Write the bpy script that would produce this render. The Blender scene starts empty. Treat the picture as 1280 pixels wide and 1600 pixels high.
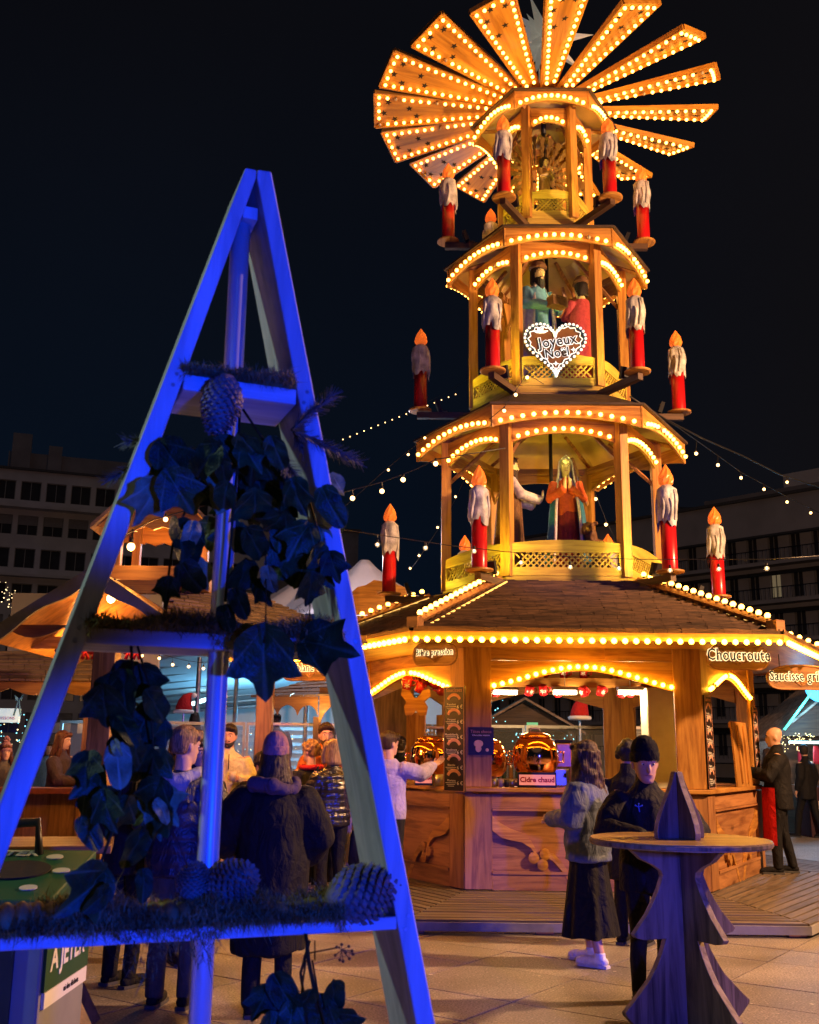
import bpy, bmesh, math, random
import numpy as np
from mathutils import Matrix, Vector

random.seed(7)
RNG = np.random.default_rng(11)
SC = bpy.context.scene
COL = SC.collection
PI = math.pi

# ------------------------------------------------------------------ camera, sky, lights, exposure
FPX, PITCH, ROLL = 1614.02, 0.2291, 0.0105
cd = bpy.data.cameras.new('camera')
cd.sensor_fit = 'HORIZONTAL'; cd.sensor_width = 36.0; cd.lens = 36.0 * FPX / 1280.0
cd.dof.use_dof = True; cd.dof.focus_distance = 13.0; cd.dof.aperture_fstop = 11.0
cd.clip_start = 0.05; cd.clip_end = 600
cam = bpy.data.objects.new('camera', cd); COL.objects.link(cam)
cam.matrix_world = Matrix.Translation((0, 0, 1.6)) @ Matrix.Rotation(PI / 2 + PITCH, 4, 'X') @ Matrix.Rotation(ROLL, 4, 'Z')
SC.camera = cam

world = bpy.data.worlds.new('World'); SC.world = world; world.use_nodes = True
wn, wl = world.node_tree.nodes, world.node_tree.links
wn.clear()
w_out = wn.new('ShaderNodeOutputWorld'); w_bg = wn.new('ShaderNodeBackground')
w_tc = wn.new('ShaderNodeTexCoord'); w_sep = wn.new('ShaderNodeSeparateXYZ')
w_rz = wn.new('ShaderNodeValToRGB'); w_rx = wn.new('ShaderNodeValToRGB'); w_mx = wn.new('ShaderNodeMix')
w_mx.data_type = 'RGBA'
w_nz = wn.new('ShaderNodeTexNoise'); w_nz.inputs['Scale'].default_value = 2.2; w_nz.inputs['Detail'].default_value = 5
w_n2 = wn.new('ShaderNodeMapRange'); w_n2.inputs[3].default_value = 0.7; w_n2.inputs[4].default_value = 1.35
w_mm = wn.new('ShaderNodeMix'); w_mm.data_type = 'RGBA'; w_mm.blend_type = 'MULTIPLY'; w_mm.inputs[0].default_value = 1
wl.new(w_tc.outputs['Generated'], w_sep.inputs[0]); wl.new(w_tc.outputs['Generated'], w_nz.inputs['Vector'])
wl.new(w_sep.outputs['Z'], w_rz.inputs[0]); wl.new(w_sep.outputs['X'], w_rx.inputs[0])
w_rz.color_ramp.elements[0].position = 0.05; w_rz.color_ramp.elements[0].color = (0.0016, 0.0052, 0.0130, 1)
w_rz.color_ramp.elements[1].position = 0.62; w_rz.color_ramp.elements[1].color = (0.0028, 0.0030, 0.0046, 1)
w_rx.color_ramp.elements[0].position = 0.0; w_rx.color_ramp.elements[0].color = (0, 0, 0, 1)
w_rx.color_ramp.elements[1].position = 0.40; w_rx.color_ramp.elements[1].color = (1, 1, 1, 1)
w_mx.inputs[7].default_value = (0.0046, 0.0041, 0.0050, 1)
wl.new(w_rx.outputs[0], w_mx.inputs[0]); wl.new(w_rz.outputs[0], w_mx.inputs[6])
wl.new(w_nz.outputs[0], w_n2.inputs[0]); wl.new(w_mx.outputs[2], w_mm.inputs[6]); wl.new(w_n2.outputs[0], w_mm.inputs[7])
wl.new(w_mm.outputs[2], w_bg.inputs[0]); wl.new(w_bg.outputs[0], w_out.inputs[0])
w_bg.inputs[1].default_value = 1.0

def look_at(o, tgt):
    d = Vector(tgt) - Vector(o.location)
    o.rotation_euler = d.to_track_quat('-Z', 'Y').to_euler()

def lamp(name, kind, loc, energy, col, tgt=None, size=0.05, cone=60, blend=0.3):
    l = bpy.data.lights.new(name, kind); l.energy = energy; l.color = col
    if kind == 'SPOT':
        l.spot_size = math.radians(cone); l.spot_blend = blend; l.shadow_soft_size = size
    elif kind == 'POINT': l.shadow_soft_size = size
    elif kind == 'SUN': l.angle = math.radians(size)
    o = bpy.data.objects.new(name, l); COL.objects.link(o); o.location = loc
    if tgt: look_at(o, tgt)
    return o
# city night glow, very weak
lamp('city_glow', 'SUN', (0, -10, 30), 0.05, (0.86, 0.88, 1.0), tgt=(0, 20, 0), size=60)
# assumed blue floodlights out of view, around the camera, plus added fills
BLUE = (0.0, 0.036, 1.0)
lamp('assumed_blue_flood_plaza', 'SPOT', (4.6, -1.5, 2.2), 2300, (0.02, 0.04, 1.0), tgt=(1.75, 8.6, 0.1), size=0.12, cone=23, blend=0.4)
lamp('blue_fill_couple', 'SPOT', (0.55, -1.6, 2.0), 1500, (0.02, 0.05, 1.0), tgt=(1.30, 8.7, 0.62), size=0.1, cone=9.5, blend=0.5)  # narrow spot added to keep blue on the woman's jacket and shoes
lamp('assumed_blue_flood_left', 'SPOT', (2.0, -1.2, 2.0), 1500, (0.01, 0.045, 1.0), tgt=(-1.1, 9.0, 0.9), size=0.12, cone=19, blend=0.5)
lamp('assumed_blue_flood_tower', 'SPOT', (2.2, -1.5, 2.4), 1300, (0.08, 0.08, 1.0), tgt=(2.05, 13.0, 5.3), size=0.15, cone=16, blend=0.6)
lamp('assumed_blue_flood_arch_high', 'SPOT', (1.3, -1.3, 1.45), 1050, BLUE, tgt=(0.05, 2.15, 3.74), size=0.08, cone=52, blend=0.12)  # assumed pair of spots, cones parted to leave a dim band on the legs
lamp('assumed_blue_flood_arch_low', 'SPOT', (1.3, -1.3, 1.35), 1050, BLUE, tgt=(0.05, 2.15, 0.70), size=0.08, cone=37.5, blend=0.12)
lamp('assumed_green_fill_left', 'SPOT', (-6.5, 2.5, 5.2), 560, (0.74, 1.0, 0.86), tgt=(-0.2, 2.3, 1.7), size=0.15, cone=52, blend=0.4)  # assumed greenish lamp out of view, aimed to lighten the frame's right leg
lamp('warm_fill_right', 'POINT', (9.2, 8.2, 6.4), 8200, (1.0, 0.52, 0.24), size=0.2)  # added warm fill out of view, brightens the paving and kiosk

SC.view_settings.view_transform = 'Standard'; SC.view_settings.look = 'None'
SC.view_settings.exposure = 0.0; SC.view_settings.gamma = 1.0; SC.view_settings.use_curve_mapping = False
SC.render.engine = 'CYCLES'
SC.cycles.use_denoising = True
SC.cycles.max_bounces = 6; SC.cycles.diffuse_bounces = 3; SC.cycles.glossy_bounces = 3
SC.cycles.transmission_bounces = 4; SC.cycles.transparent_max_bounces = 6
SC.cycles.caustics_reflective = False; SC.cycles.caustics_refractive = False
SC.cycles.sample_clamp_indirect = 3.0; SC.cycles.use_light_tree = True

# ------------------------------------------------------------------ helpers
def ray(px, py):
    u, v = px - 640, py - 800
    c, s = math.cos(ROLL), math.sin(ROLL)
    u, v = c * u + s * v, -s * u + c * v
    cp, sp = math.cos(PITCH), math.sin(PITCH)
    x, dn = u / FPX, v / FPX
    return Vector((x, cp + dn * sp, sp - dn * cp))
EYE = Vector((0, 0, 1.6))
def at(px, py, Y):
    r = ray(px, py); return EYE + r * (Y / r.y)
def atZ(px, py, Z):
    r = ray(px, py); return EYE + r * ((Z - 1.6) / r.z)

def T(x, y, z): return Matrix.Translation((x, y, z))
def RX(a): return Matrix.Rotation(a, 4, 'X')
def RY(a): return Matrix.Rotation(a, 4, 'Y')
def RZ(a): return Matrix.Rotation(a, 4, 'Z')
def SCL(x, y, z): return Matrix.Diagonal((x, y, z, 1))
ID = Matrix.Identity(4)

class MB:
    def __init__(s): s.v = []; s.f = []; s.m = []
    def add(s, vs, fs, mi=0, M=None):
        b = len(s.v)
        if M is not None: vs = [M @ Vector(v) for v in vs]
        s.v += [tuple(v) for v in vs]; s.f += [tuple(i + b for i in f) for f in fs]; s.m += [mi] * len(fs)
        return s
    def box(s, c, d, mi=0, M=None):
        x, y, z = c; a, b, h = d[0] / 2, d[1] / 2, d[2] / 2
        vs = [(x - a, y - b, z - h), (x + a, y - b, z - h), (x + a, y + b, z - h), (x - a, y + b, z - h),
              (x - a, y - b, z + h), (x + a, y - b, z + h), (x + a, y + b, z + h), (x - a, y + b, z + h)]
        return s.add(vs, [(0, 3, 2, 1), (4, 5, 6, 7), (0, 1, 5, 4), (1, 2, 6, 5), (2, 3, 7, 6), (3, 0, 4, 7)], mi, M)
    def prism(s, poly, y0, y1, mi=0, M=None, ms=None):           # polygon in x,z (counter-clockwise seen from -y), y0 < y1
        n = len(poly)
        vs = [(p[0], y0, p[1]) for p in poly] + [(p[0], y1, p[1]) for p in poly]
        fs = [tuple(range(n)), tuple(range(2 * n - 1, n - 1, -1))]
        fs += [(i, i + n, (i + 1) % n + n, (i + 1) % n) for i in range(n)]
        s.add(vs, fs, mi, M)
        if ms is not None: s.m[-n:] = [ms] * n
        return s
    def slab(s, poly, z0, z1, mi=0, M=None):            # polygon in x,y (ccw from above)
        n = len(poly)
        vs = [(p[0], p[1], z0) for p in poly] + [(p[0], p[1], z1) for p in poly]
        fs = [tuple(range(n - 1, -1, -1)), tuple(range(n, 2 * n))]
        fs += [(i, (i + 1) % n, (i + 1) % n + n, i + n) for i in range(n)]
        return s.add(vs, fs, mi, M)
    def strip(s, top, bot, y0, y1, mi=0, M=None):       # board between two x-ordered z curves; quads only
        n = len(top); vs = []
        for y in (y0, y1):
            vs += [(p[0], y, p[1]) for p in top] + [(p[0], y, p[1]) for p in bot]
        fs = []; o = 2 * n
        for i in range(n - 1):
            fs += [(n + i, n + i + 1, i + 1, i), (o + i, o + i + 1, o + n + i + 1, o + n + i),
                   (i, i + 1, o + i + 1, o + i), (n + i + 1, n + i, o + n + i, o + n + i + 1)]
        fs += [(0, o, o + n, n), (n - 1, 2 * n - 1, o + 2 * n - 1, o + n - 1)]
        return s.add(vs, fs, mi, M)
    def tube(s, pts, rad, n=8, mi=0, M=None, round_end=0.0):
        pts = [Vector(p) for p in pts]
        rad = list(rad) if hasattr(rad, '__len__') else [rad] * len(pts)
        if round_end:
            a, b = (pts[1] - pts[0]).normalized(), (pts[-1] - pts[-2]).normalized()
            def rr(r, k): return (r[0] * k, r[1] * k) if isinstance(r, tuple) else r * k
            def mx(r): return min(r) if isinstance(r, tuple) else r
            pts = [pts[0] - a * mx(rad[0]) * round_end * .95, pts[0] - a * mx(rad[0]) * round_end * .6] + pts + [pts[-1] + b * mx(rad[-1]) * round_end * .6, pts[-1] + b * mx(rad[-1]) * round_end * .95]
            rad = [rr(rad[0], .3), rr(rad[0], .8)] + rad + [rr(rad[-1], .8), rr(rad[-1], .3)]
        vs = []; up = None; k = len(pts)
        for i, p in enumerate(pts):
            t = (pts[min(i + 1, k - 1)] - pts[max(i - 1, 0)])
            t = t.normalized() if t.length > 1e-9 else Vector((0, 0, 1))
            if up is None:
                up = Vector((0, 1, 0)) if abs(t.y) < .9 else Vector((1, 0, 0))
            side = t.cross(up)
            if side.length < 1e-6: side = t.orthogonal()
            side.normalize(); up = side.cross(t).normalized()
            r = rad[i]; ra, rb = r if isinstance(r, tuple) else (r, r)
            for j in range(n):
                a = 2 * PI * j / n
                vs.append(p + side * (ra * math.cos(a)) + up * (rb * math.sin(a)))
        fs = [(i * n + j, i * n + (j + 1) % n, (i + 1) * n + (j + 1) % n, (i + 1) * n + j) for i in range(k - 1) for j in range(n)]
        fs += [tuple(range(n - 1, -1, -1)), tuple((k - 1) * n + j for j in range(n))]
        return s.add(vs, fs, mi, M)
    def rings(s, rg, n=16, mi=0, M=None):               # rings (z, rx, ry, x, y) bottom to top, closed
        vs = []
        for r in rg:
            z, rx, ry = r[:3]; x = r[3] if len(r) > 3 else 0; y = r[4] if len(r) > 4 else 0
            for j in range(n):
                a = 2 * PI * j / n; vs.append((x + rx * math.cos(a), y + ry * math.sin(a), z))
        k = len(rg)
        fs = [(i * n + j, i * n + (j + 1) % n, (i + 1) * n + (j + 1) % n, (i + 1) * n + j) for i in range(k - 1) for j in range(n)]
        fs += [tuple(range(n - 1, -1, -1)), tuple((k - 1) * n + j for j in range(n))]
        return s.add(vs, fs, mi, M)
    def lathe(s, prof, n=16, mi=0, M=None): return s.rings([(z, r, r) for r, z in prof], n, mi, M)
    def ball(s, c, r, n=8, m=5, mi=0, M=None):
        r = r if isinstance(r, tuple) else (r, r, r)
        rg = [(c[2] - r[2] * math.cos(PI * (i + .35) / (m - .3)), r[0] * math.sin(PI * (i + .35) / (m - .3)), r[1] * math.sin(PI * (i + .35) / (m - .3)), c[0], c[1]) for i in range(m)]
        return s.rings(rg, n, mi, M)
    def mesh(s, name, mats, smooth=False):
        me = bpy.data.meshes.new(name); me.from_pydata(s.v, [], s.f)
        for m in (mats if isinstance(mats, (list, tuple)) else [mats]): me.materials.append(m)
        if any(s.m): me.polygons.foreach_set('material_index', s.m)
        if smooth: me.polygons.foreach_set('use_smooth', [True] * len(s.f))
        me.update(); return me
    def build(s, name, mats, parent=None, smooth=False, M=None, bevel=0, kind=None):
        return put(name, s.mesh(name, mats, smooth), parent, M, bevel, kind)

def put(name, me, parent=None, M=None, bevel=0, kind=None):
    o = bpy.data.objects.new(name, me); COL.objects.link(o)
    if parent is not None: o.parent = parent
    if M is not None: o.matrix_local = M
    if bevel:
        b = o.modifiers.new('bevel', 'BEVEL'); b.width = bevel; b.segments = 2; b.limit_method = 'ANGLE'; b.angle_limit = 0.7
    if kind: o['kind'] = kind
    return o

def thing(name, label, cat, loc=(0, 0, 0), rz=0.0, group=None):
    o = bpy.data.objects.new(name, None); COL.objects.link(o)
    o.empty_display_size = .1
    o.location = loc; o.rotation_euler = (0, 0, rz); o['label'] = label; o['category'] = cat
    if group: o['group'] = group
    return o
def tag(o, label, cat, group=None):
    o['label'] = label; o['category'] = cat
    if group: o['group'] = group
    return o
def struct(o): o['kind'] = 'structure'; return o

def text_mesh(body, size, extrude=.004, bold=0.0, shear=0.0, spacing=1.0, align='CENTER', sx=1.0):
    c = bpy.data.curves.new('lettering', 'FONT'); c.body = body; c.size = size; c.extrude = extrude
    c.offset = bold; c.shear = shear; c.align_x = align; c.align_y = 'CENTER'; c.space_character = spacing
    c.resolution_u = 2
    o = bpy.data.objects.new('lettering', c)
    me = bpy.data.meshes.new_from_object(o)
    bpy.data.objects.remove(o); bpy.data.curves.remove(c)
    if sx != 1.0: me.transform(SCL(sx, 1, 1))
    return me
UP = RX(PI / 2)                                          # text plane -> facing -y, upright
def text(body, size, m, parent, M, name='lettering', **k):
    me = text_mesh(body, size, **k); me.materials.clear(); me.materials.append(m); me.name = name
    return put(name, me, parent, M @ UP)

# ------------------------------------------------------------------ materials
def base_mat(name):
    m = bpy.data.materials.new(name); m.use_nodes = True
    nt = m.node_tree; return m, nt, nt.nodes['Principled BSDF']
def node(nt, t, **k):
    n = nt.nodes.new(t)
    for a, v in k.items():
        if a.startswith('i_'): n.inputs[a[2:].replace('_', ' ')].default_value = v
        else: setattr(n, a, v)
    return n
def obj_coords(nt, scale=(1, 1, 1), rnd=True):
    tc = node(nt, 'ShaderNodeTexCoord'); mp = node(nt, 'ShaderNodeMapping'); mp.inputs['Scale'].default_value = scale
    nt.links.new(tc.outputs['Object'], mp.inputs[0])
    if rnd:
        oi = node(nt, 'ShaderNodeObjectInfo'); mu = node(nt, 'ShaderNodeMath', operation='MULTIPLY'); mu.inputs[1].default_value = 37.0
        nt.links.new(oi.outputs['Random'], mu.inputs[0]); nt.links.new(mu.outputs[0], mp.inputs['Location'])
    return mp.outputs[0]
def mat(name, col, rough=.6, var=.18, scale=9, bump=.15, metal=0.0, emit=None, estr=0.0, spec=.4, alpha=1, trans=0, coat=0, detail=5, stretch=(1, 1, 1), wrinkle=0):
    m, nt, b = base_mat(name)
    v = obj_coords(nt, stretch)
    nz = node(nt, 'ShaderNodeTexNoise'); nz.inputs['Scale'].default_value = scale; nz.inputs['Detail'].default_value = detail
    nt.links.new(v, nz.inputs['Vector'])
    rp = node(nt, 'ShaderNodeValToRGB')
    rp.color_ramp.elements[0].position = .3; rp.color_ramp.elements[1].position = .7
    rp.color_ramp.elements[0].color = tuple(c * (1 - var) for c in col) + (1,)
    rp.color_ramp.elements[1].color = tuple(min(1, c * (1 + var)) for c in col) + (1,)
    nt.links.new(nz.outputs[0], rp.inputs[0]); nt.links.new(rp.outputs[0], b.inputs['Base Color'])
    b.inputs['Roughness'].default_value = rough; b.inputs['Metallic'].default_value = metal
    b.inputs['Specular IOR Level'].default_value = spec
    if coat: b.inputs['Coat Weight'].default_value = coat; b.inputs['Coat Roughness'].default_value = .15
    if trans: b.inputs['Transmission Weight'].default_value = trans
    if alpha < 1: b.inputs['Alpha'].default_value = alpha
    if emit: b.inputs['Emission Color'].default_value = emit + (1,); b.inputs['Emission Strength'].default_value = estr
    if wrinkle:
        wv = obj_coords(nt, (1, 1, .6)); n3 = node(nt, 'ShaderNodeTexNoise'); n3.inputs['Scale'].default_value = 9; n3.inputs['Detail'].default_value = 3; n3.inputs['Distortion'].default_value = 1.6; nt.links.new(wv, n3.inputs['Vector'])
        b3 = node(nt, 'ShaderNodeBump'); b3.inputs['Strength'].default_value = wrinkle; b3.inputs['Distance'].default_value = .05; nt.links.new(n3.outputs[0], b3.inputs['Height'])
    if bump:
        n2 = node(nt, 'ShaderNodeTexNoise'); n2.inputs['Scale'].default_value = scale * 5; n2.inputs['Detail'].default_value = 4
        nt.links.new(v, n2.inputs['Vector'])
        bp = node(nt, 'ShaderNodeBump'); bp.inputs['Strength'].default_value = bump; bp.inputs['Distance'].default_value = .01
        if wrinkle: nt.links.new(b3.outputs[0], bp.inputs['Normal'])
        nt.links.new(n2.outputs[0], bp.inputs['Height']); nt.links.new(bp.outputs[0], b.inputs['Normal'])
    return m
def emis(name, col, s):
    m, nt, b = base_mat(name)
    b.inputs['Base Color'].default_value = tuple(min(c, .8) for c in col) + (1,)
    b.inputs['Emission Color'].default_value = col + (1,); b.inputs['Emission Strength'].default_value = s
    return m
def wood(name, light, dark, axis='x', rough=.45, knots=True, coat=.15, grain=1.0):
    m, nt, b = base_mat(name); L = nt.links
    sc = {'x': (1.2, 14, 14), 'z': (14, 14, 1.2), 'y': (14, 1.2, 14)}[axis]
    sc = tuple(x * grain for x in sc)
    v = obj_coords(nt, sc)
    nz = node(nt, 'ShaderNodeTexNoise'); nz.inputs['Scale'].default_value = 1.0; nz.inputs['Detail'].default_value = 7
    nz.inputs['Roughness'].default_value = .62; nz.inputs['Distortion'].default_value = .9
    L.new(v, nz.inputs['Vector'])
    rp = node(nt, 'ShaderNodeValToRGB'); e = rp.color_ramp.elements
    e[0].position = .36; e[0].color = tuple(c * .85 for c in dark) + (1,); e[1].position = .60; e[1].color = light + (1,)
    L.new(nz.outputs[0], rp.inputs[0])
    big = node(nt, 'ShaderNodeTexNoise'); big.inputs['Scale'].default_value = .22; L.new(v, big.inputs['Vector'])
    mr = node(nt, 'ShaderNodeMapRange'); mr.inputs[1].default_value = .3; mr.inputs[2].default_value = .7; mr.inputs[3].default_value = .72; mr.inputs[4].default_value = 1.12
    L.new(big.outputs[0], mr.inputs[0])
    mu = node(nt, 'ShaderNodeMix', data_type='RGBA', blend_type='MULTIPLY'); mu.inputs[0].default_value = 1
    L.new(rp.outputs[0], mu.inputs[6]); L.new(mr.outputs[0], mu.inputs[7])
    out = mu.outputs[2]
    if knots:
        ks = {'x': (2.0, 5.5, 5.5), 'z': (5.5, 5.5, 2.0), 'y': (5.5, 2.0, 5.5)}[axis]
        kv = obj_coords(nt, ks)
        vo = node(nt, 'ShaderNodeTexVoronoi'); vo.inputs['Scale'].default_value = .62; L.new(kv, vo.inputs['Vector'])
        kr = node(nt, 'ShaderNodeMapRange'); kr.inputs[1].default_value = .05; kr.inputs[2].default_value = .16; kr.inputs[3].default_value = .75; kr.inputs[4].default_value = 0
        L.new(vo.outputs['Distance'], kr.inputs[0])
        km = node(nt, 'ShaderNodeMix', data_type='RGBA'); L.new(kr.outputs[0], km.inputs[0])
        L.new(out, km.inputs[6]); km.inputs[7].default_value = tuple(c * .28 for c in dark) + (1,)
        out = km.outputs[2]
    L.new(out, b.inputs['Base Color'])
    b.inputs['Roughness'].default_value = rough; b.inputs['Coat Weight'].default_value = coat; b.inputs['Coat Roughness'].default_value = .3
    b.inputs['Specular IOR Level'].default_value = .35
    bp = node(nt, 'ShaderNodeBump'); bp.inputs['Strength'].default_value = .25; bp.inputs['Distance'].default_value = .006
    L.new(nz.outputs[0], bp.inputs['Height']); L.new(bp.outputs[0], b.inputs['Normal'])
    return m

M_PX = wood('pine along', (.54, .27, .06), (.33, .13, .026), 'x')
M_PZ = wood('pine upright', (.54, .27, .06), (.33, .13, .026), 'z')
M_PXd = wood('pine stained', (.42, .20, .075), (.25, .105, .040), 'x')
M_PZd = wood('pine stained upright', (.42, .20, .075), (.25, .105, .040), 'z')
M_RAIL = wood('pale gallery pine', (.58, .42, .085), (.42, .27, .05), 'x', knots=True)
M_RAILZ = wood('pale gallery pine upright', (.58, .42, .085), (.42, .27, .05), 'z')
M_PLY = mat('plywood ceiling', (.42, .30, .14), .6, .2, 3)
M_ARM = wood('dark arm beam', (.13, .075, .045), (.07, .04, .025), 'y', knots=False)
M_BLADE = wood('blade board', (.60, .28, .032), (.43, .175, .018), 'x')
M_BROWN = mat('brown roof felt', (.055, .035, .022), .7, .3, 6)
M_BULB = emis('bulb glow', (1.0, .42, .058), 16.0)
M_BULBF = emis('fan bulb glow', (1.0, .42, .065), 13.5)
M_BULBK = emis('kiosk bulb glow', (1.0, .42, .022), 42.0)
M_BULBE = emis('eave bulb glow', (1.0, .42, .020), 50.0)
M_SOCK = mat('bulb socket', (.22, .12, .04), .4, .1)
M_RED = mat('red candle paint', (.52, .008, .012), .32, .12, 4, .05, coat=.3)
M_WAX = mat('painted wax', (.47, .46, .44), .45, .5, 8, .7)
M_FLAME = mat('candle flame lamp', (.85, .22, .03), .4, .2, 6, .05, emit=(1.0, .16, .018), estr=.55)
M_BLACK = mat('black metal', (.015, .015, .017), .4, .2, 8, .05)
M_STEEL = mat('brushed steel', (.5, .5, .52), .35, .1, 8, .05, metal=1)
M_STAR = mat('pale star plastic', (.55, .55, .52), .5, .1, emit=(1.0, .92, .72), estr=.13)
M_DARK = mat('dark cut-out', (.012, .009, .006), .8, .1)
M_WHITE = mat('white paint', (.74, .74, .72), .55, .06, 6, .1)
M_LET = emis('lit lettering', (1.0, .76, .40), 1.6)
M_LETW = emis('lit white tubing', (.95, 1.0, .92), .95)
M_GREYL = wood('painted timber', (.64, .65, .66), (.46, .47, .49), 'z', rough=.5, knots=False, coat=.05)
M_GREYX = wood('painted shelf', (.64, .65, .66), (.46, .47, .49), 'x', rough=.5, knots=False, coat=.05)
# ------------------------------------------------------------------ the Christmas pyramid
ORD = ['first', 'second', 'third', 'fourth', 'fifth', 'sixth', 'seventh', 'eighth', 'ninth', 'tenth']
AX, AY, ROT = 2.05, 14.48, math.radians(-0.6)
def hexR(k): return RZ(ROT + k * PI / 3)
A866 = math.cos(PI / 6)
SIDE = ['front', 'right front', 'right rear', 'rear', 'left rear', 'left front']

bulb_mb = MB()
bulb_mb.ball((0, -.040, 0), .0285, 10, 6)
bulb_mb.rings([(0, .019, .019), (.018, .017, .017)], 8, 1, RX(PI / 2))
BULB = bulb_mb.mesh('light_bulb', [M_BULB, M_SOCK], True); BULBF = bulb_mb.mesh('light_bulb', [M_BULBF, M_SOCK], True); BULBK = bulb_mb.mesh('light_bulb', [M_BULBK, M_SOCK], True); BULBE = bulb_mb.mesh('light_bulb', [M_BULBE, M_SOCK], True)
DEADB = bulb_mb.mesh('light_bulb', [mat('unlit bulb', (.45, .36, .22), .15, .1, 4, 0, spec=.7), M_SOCK], True)
BRND = random.Random(99)
def bulbs(parent, pts, scale=1.0, me=None):
    for p in pts: put('light_bulb', DEADB if BRND.random() < .022 else (me or BULB), parent, T(*p) @ SCL(scale, scale, scale))

def arc(x0, x1, zend, zmid, n=14):
    return [(x0 + (x1 - x0) * i / n, zend + (zmid - zend) * (1 - (2 * i / n - 1) ** 2)) for i in range(n + 1)]
def flat(x0, x1, z, n=14): return [(x0 + (x1 - x0) * i / n, z) for i in range(n + 1)]

# candle meshes shared by all candles
def candle_meshes():
    red = MB(); red.lathe([(.094, 0), (.096, .02), (.096, .66)], 20)
    wax = MB(); n, k = 28, 16; vs = []
    for i in range(k):
        t = i / (k - 1); z = .60 + t * .45
        for j in range(n):
            a = 2 * PI * j / n
            drip = .030 * math.sin(3 * a + 5 * t) + .022 * math.sin(5 * a - 8 * t + 1) + .016 * math.sin(9 * a + 3)
            r = .112 + .010 * math.sin(t * PI) + drip * (1 - .6 * t) * .42
            if t > .9: r = .104 - (t - .9) * .5
            zz = z - (.085 * max(0, math.sin(3 * a + .6)) ** 2 + .07 * max(0, math.sin(5 * a + 2.1)) ** 3) * max(0, 1 - t * 4)
            vs.append((r * math.cos(a), r * math.sin(a), zz))
    fs = [(i * n + j, i * n + (j + 1) % n, (i + 1) * n + (j + 1) % n, (i + 1) * n + j) for i in range(k - 1) for j in range(n)]
    fs.append(tuple((k - 1) * n + j for j in range(n)))
    wax.add(vs, fs)
    for a0, z0, l in ((.5, .9, .3), (2.2, .95, .42), (3.6, .88, .25), (4.9, .97, .36), (-1.2, .98, .22), (-1.9, .86, .26)):
        pts = [((.122 + .008 * math.sin(s * 3)) * math.cos(a0 + .12 * math.sin(s * 4)), (.122 + .008 * math.sin(s * 3)) * math.sin(a0 + .12 * math.sin(s * 4)), z0 - l * s) for s in (0, .2, .4, .6, .8, 1)]
        wax.tube(pts, [.008, .015, .018, .018, .022, .014], 8, round_end=1)
    fl = MB(); n = 8; prof = [(.05, 1.04), (.082, 1.07), (.094, 1.11), (.086, 1.16), (.060, 1.22), (.030, 1.27), (.008, 1.31)]
    vs = []
    for r, z in prof:
        for j in range(16):
            a = 2 * PI * j / 16 + (z - 1.04) * 2.2; rr = r * (1 + .10 * math.cos(8 * a / 1))
            vs.append((rr * math.cos(a), rr * math.sin(a), z))
    fs = [(i * 16 + j, i * 16 + (j + 1) % 16, (i + 1) * 16 + (j + 1) % 16, (i + 1) * 16 + j) for i in range(len(prof) - 1) for j in range(16)]
    fs.append(tuple((len(prof) - 1) * 16 + j for j in range(16)))
    fl.add(vs, fs)
    return red.mesh('candle_stick', M_RED, True), wax.mesh('melted_wax', M_WAX, True), fl.mesh('flame', M_FLAME, False)
CANDLE = candle_meshes()
CORNER = ['far right', 'rear right', 'rear left', 'far left', 'front left', 'front right']   # angles 0,60,120,180,240,300
def candle(gal, where, loc, rz):
    t = thing('candle', 'red candle with dripping wax at the %s corner of the %s gallery' % (where, gal), 'candle', loc, rz, 'big candles on the pyramid arms')
    k_ = random.uniform(.965, 1.03)
    for n_, m_ in zip(('candle_stick', 'melted_wax', 'flame'), CANDLE): put(n_, m_, t, SCL(1, 1, k_) @ RZ(random.uniform(-.3, .3)))

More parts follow.
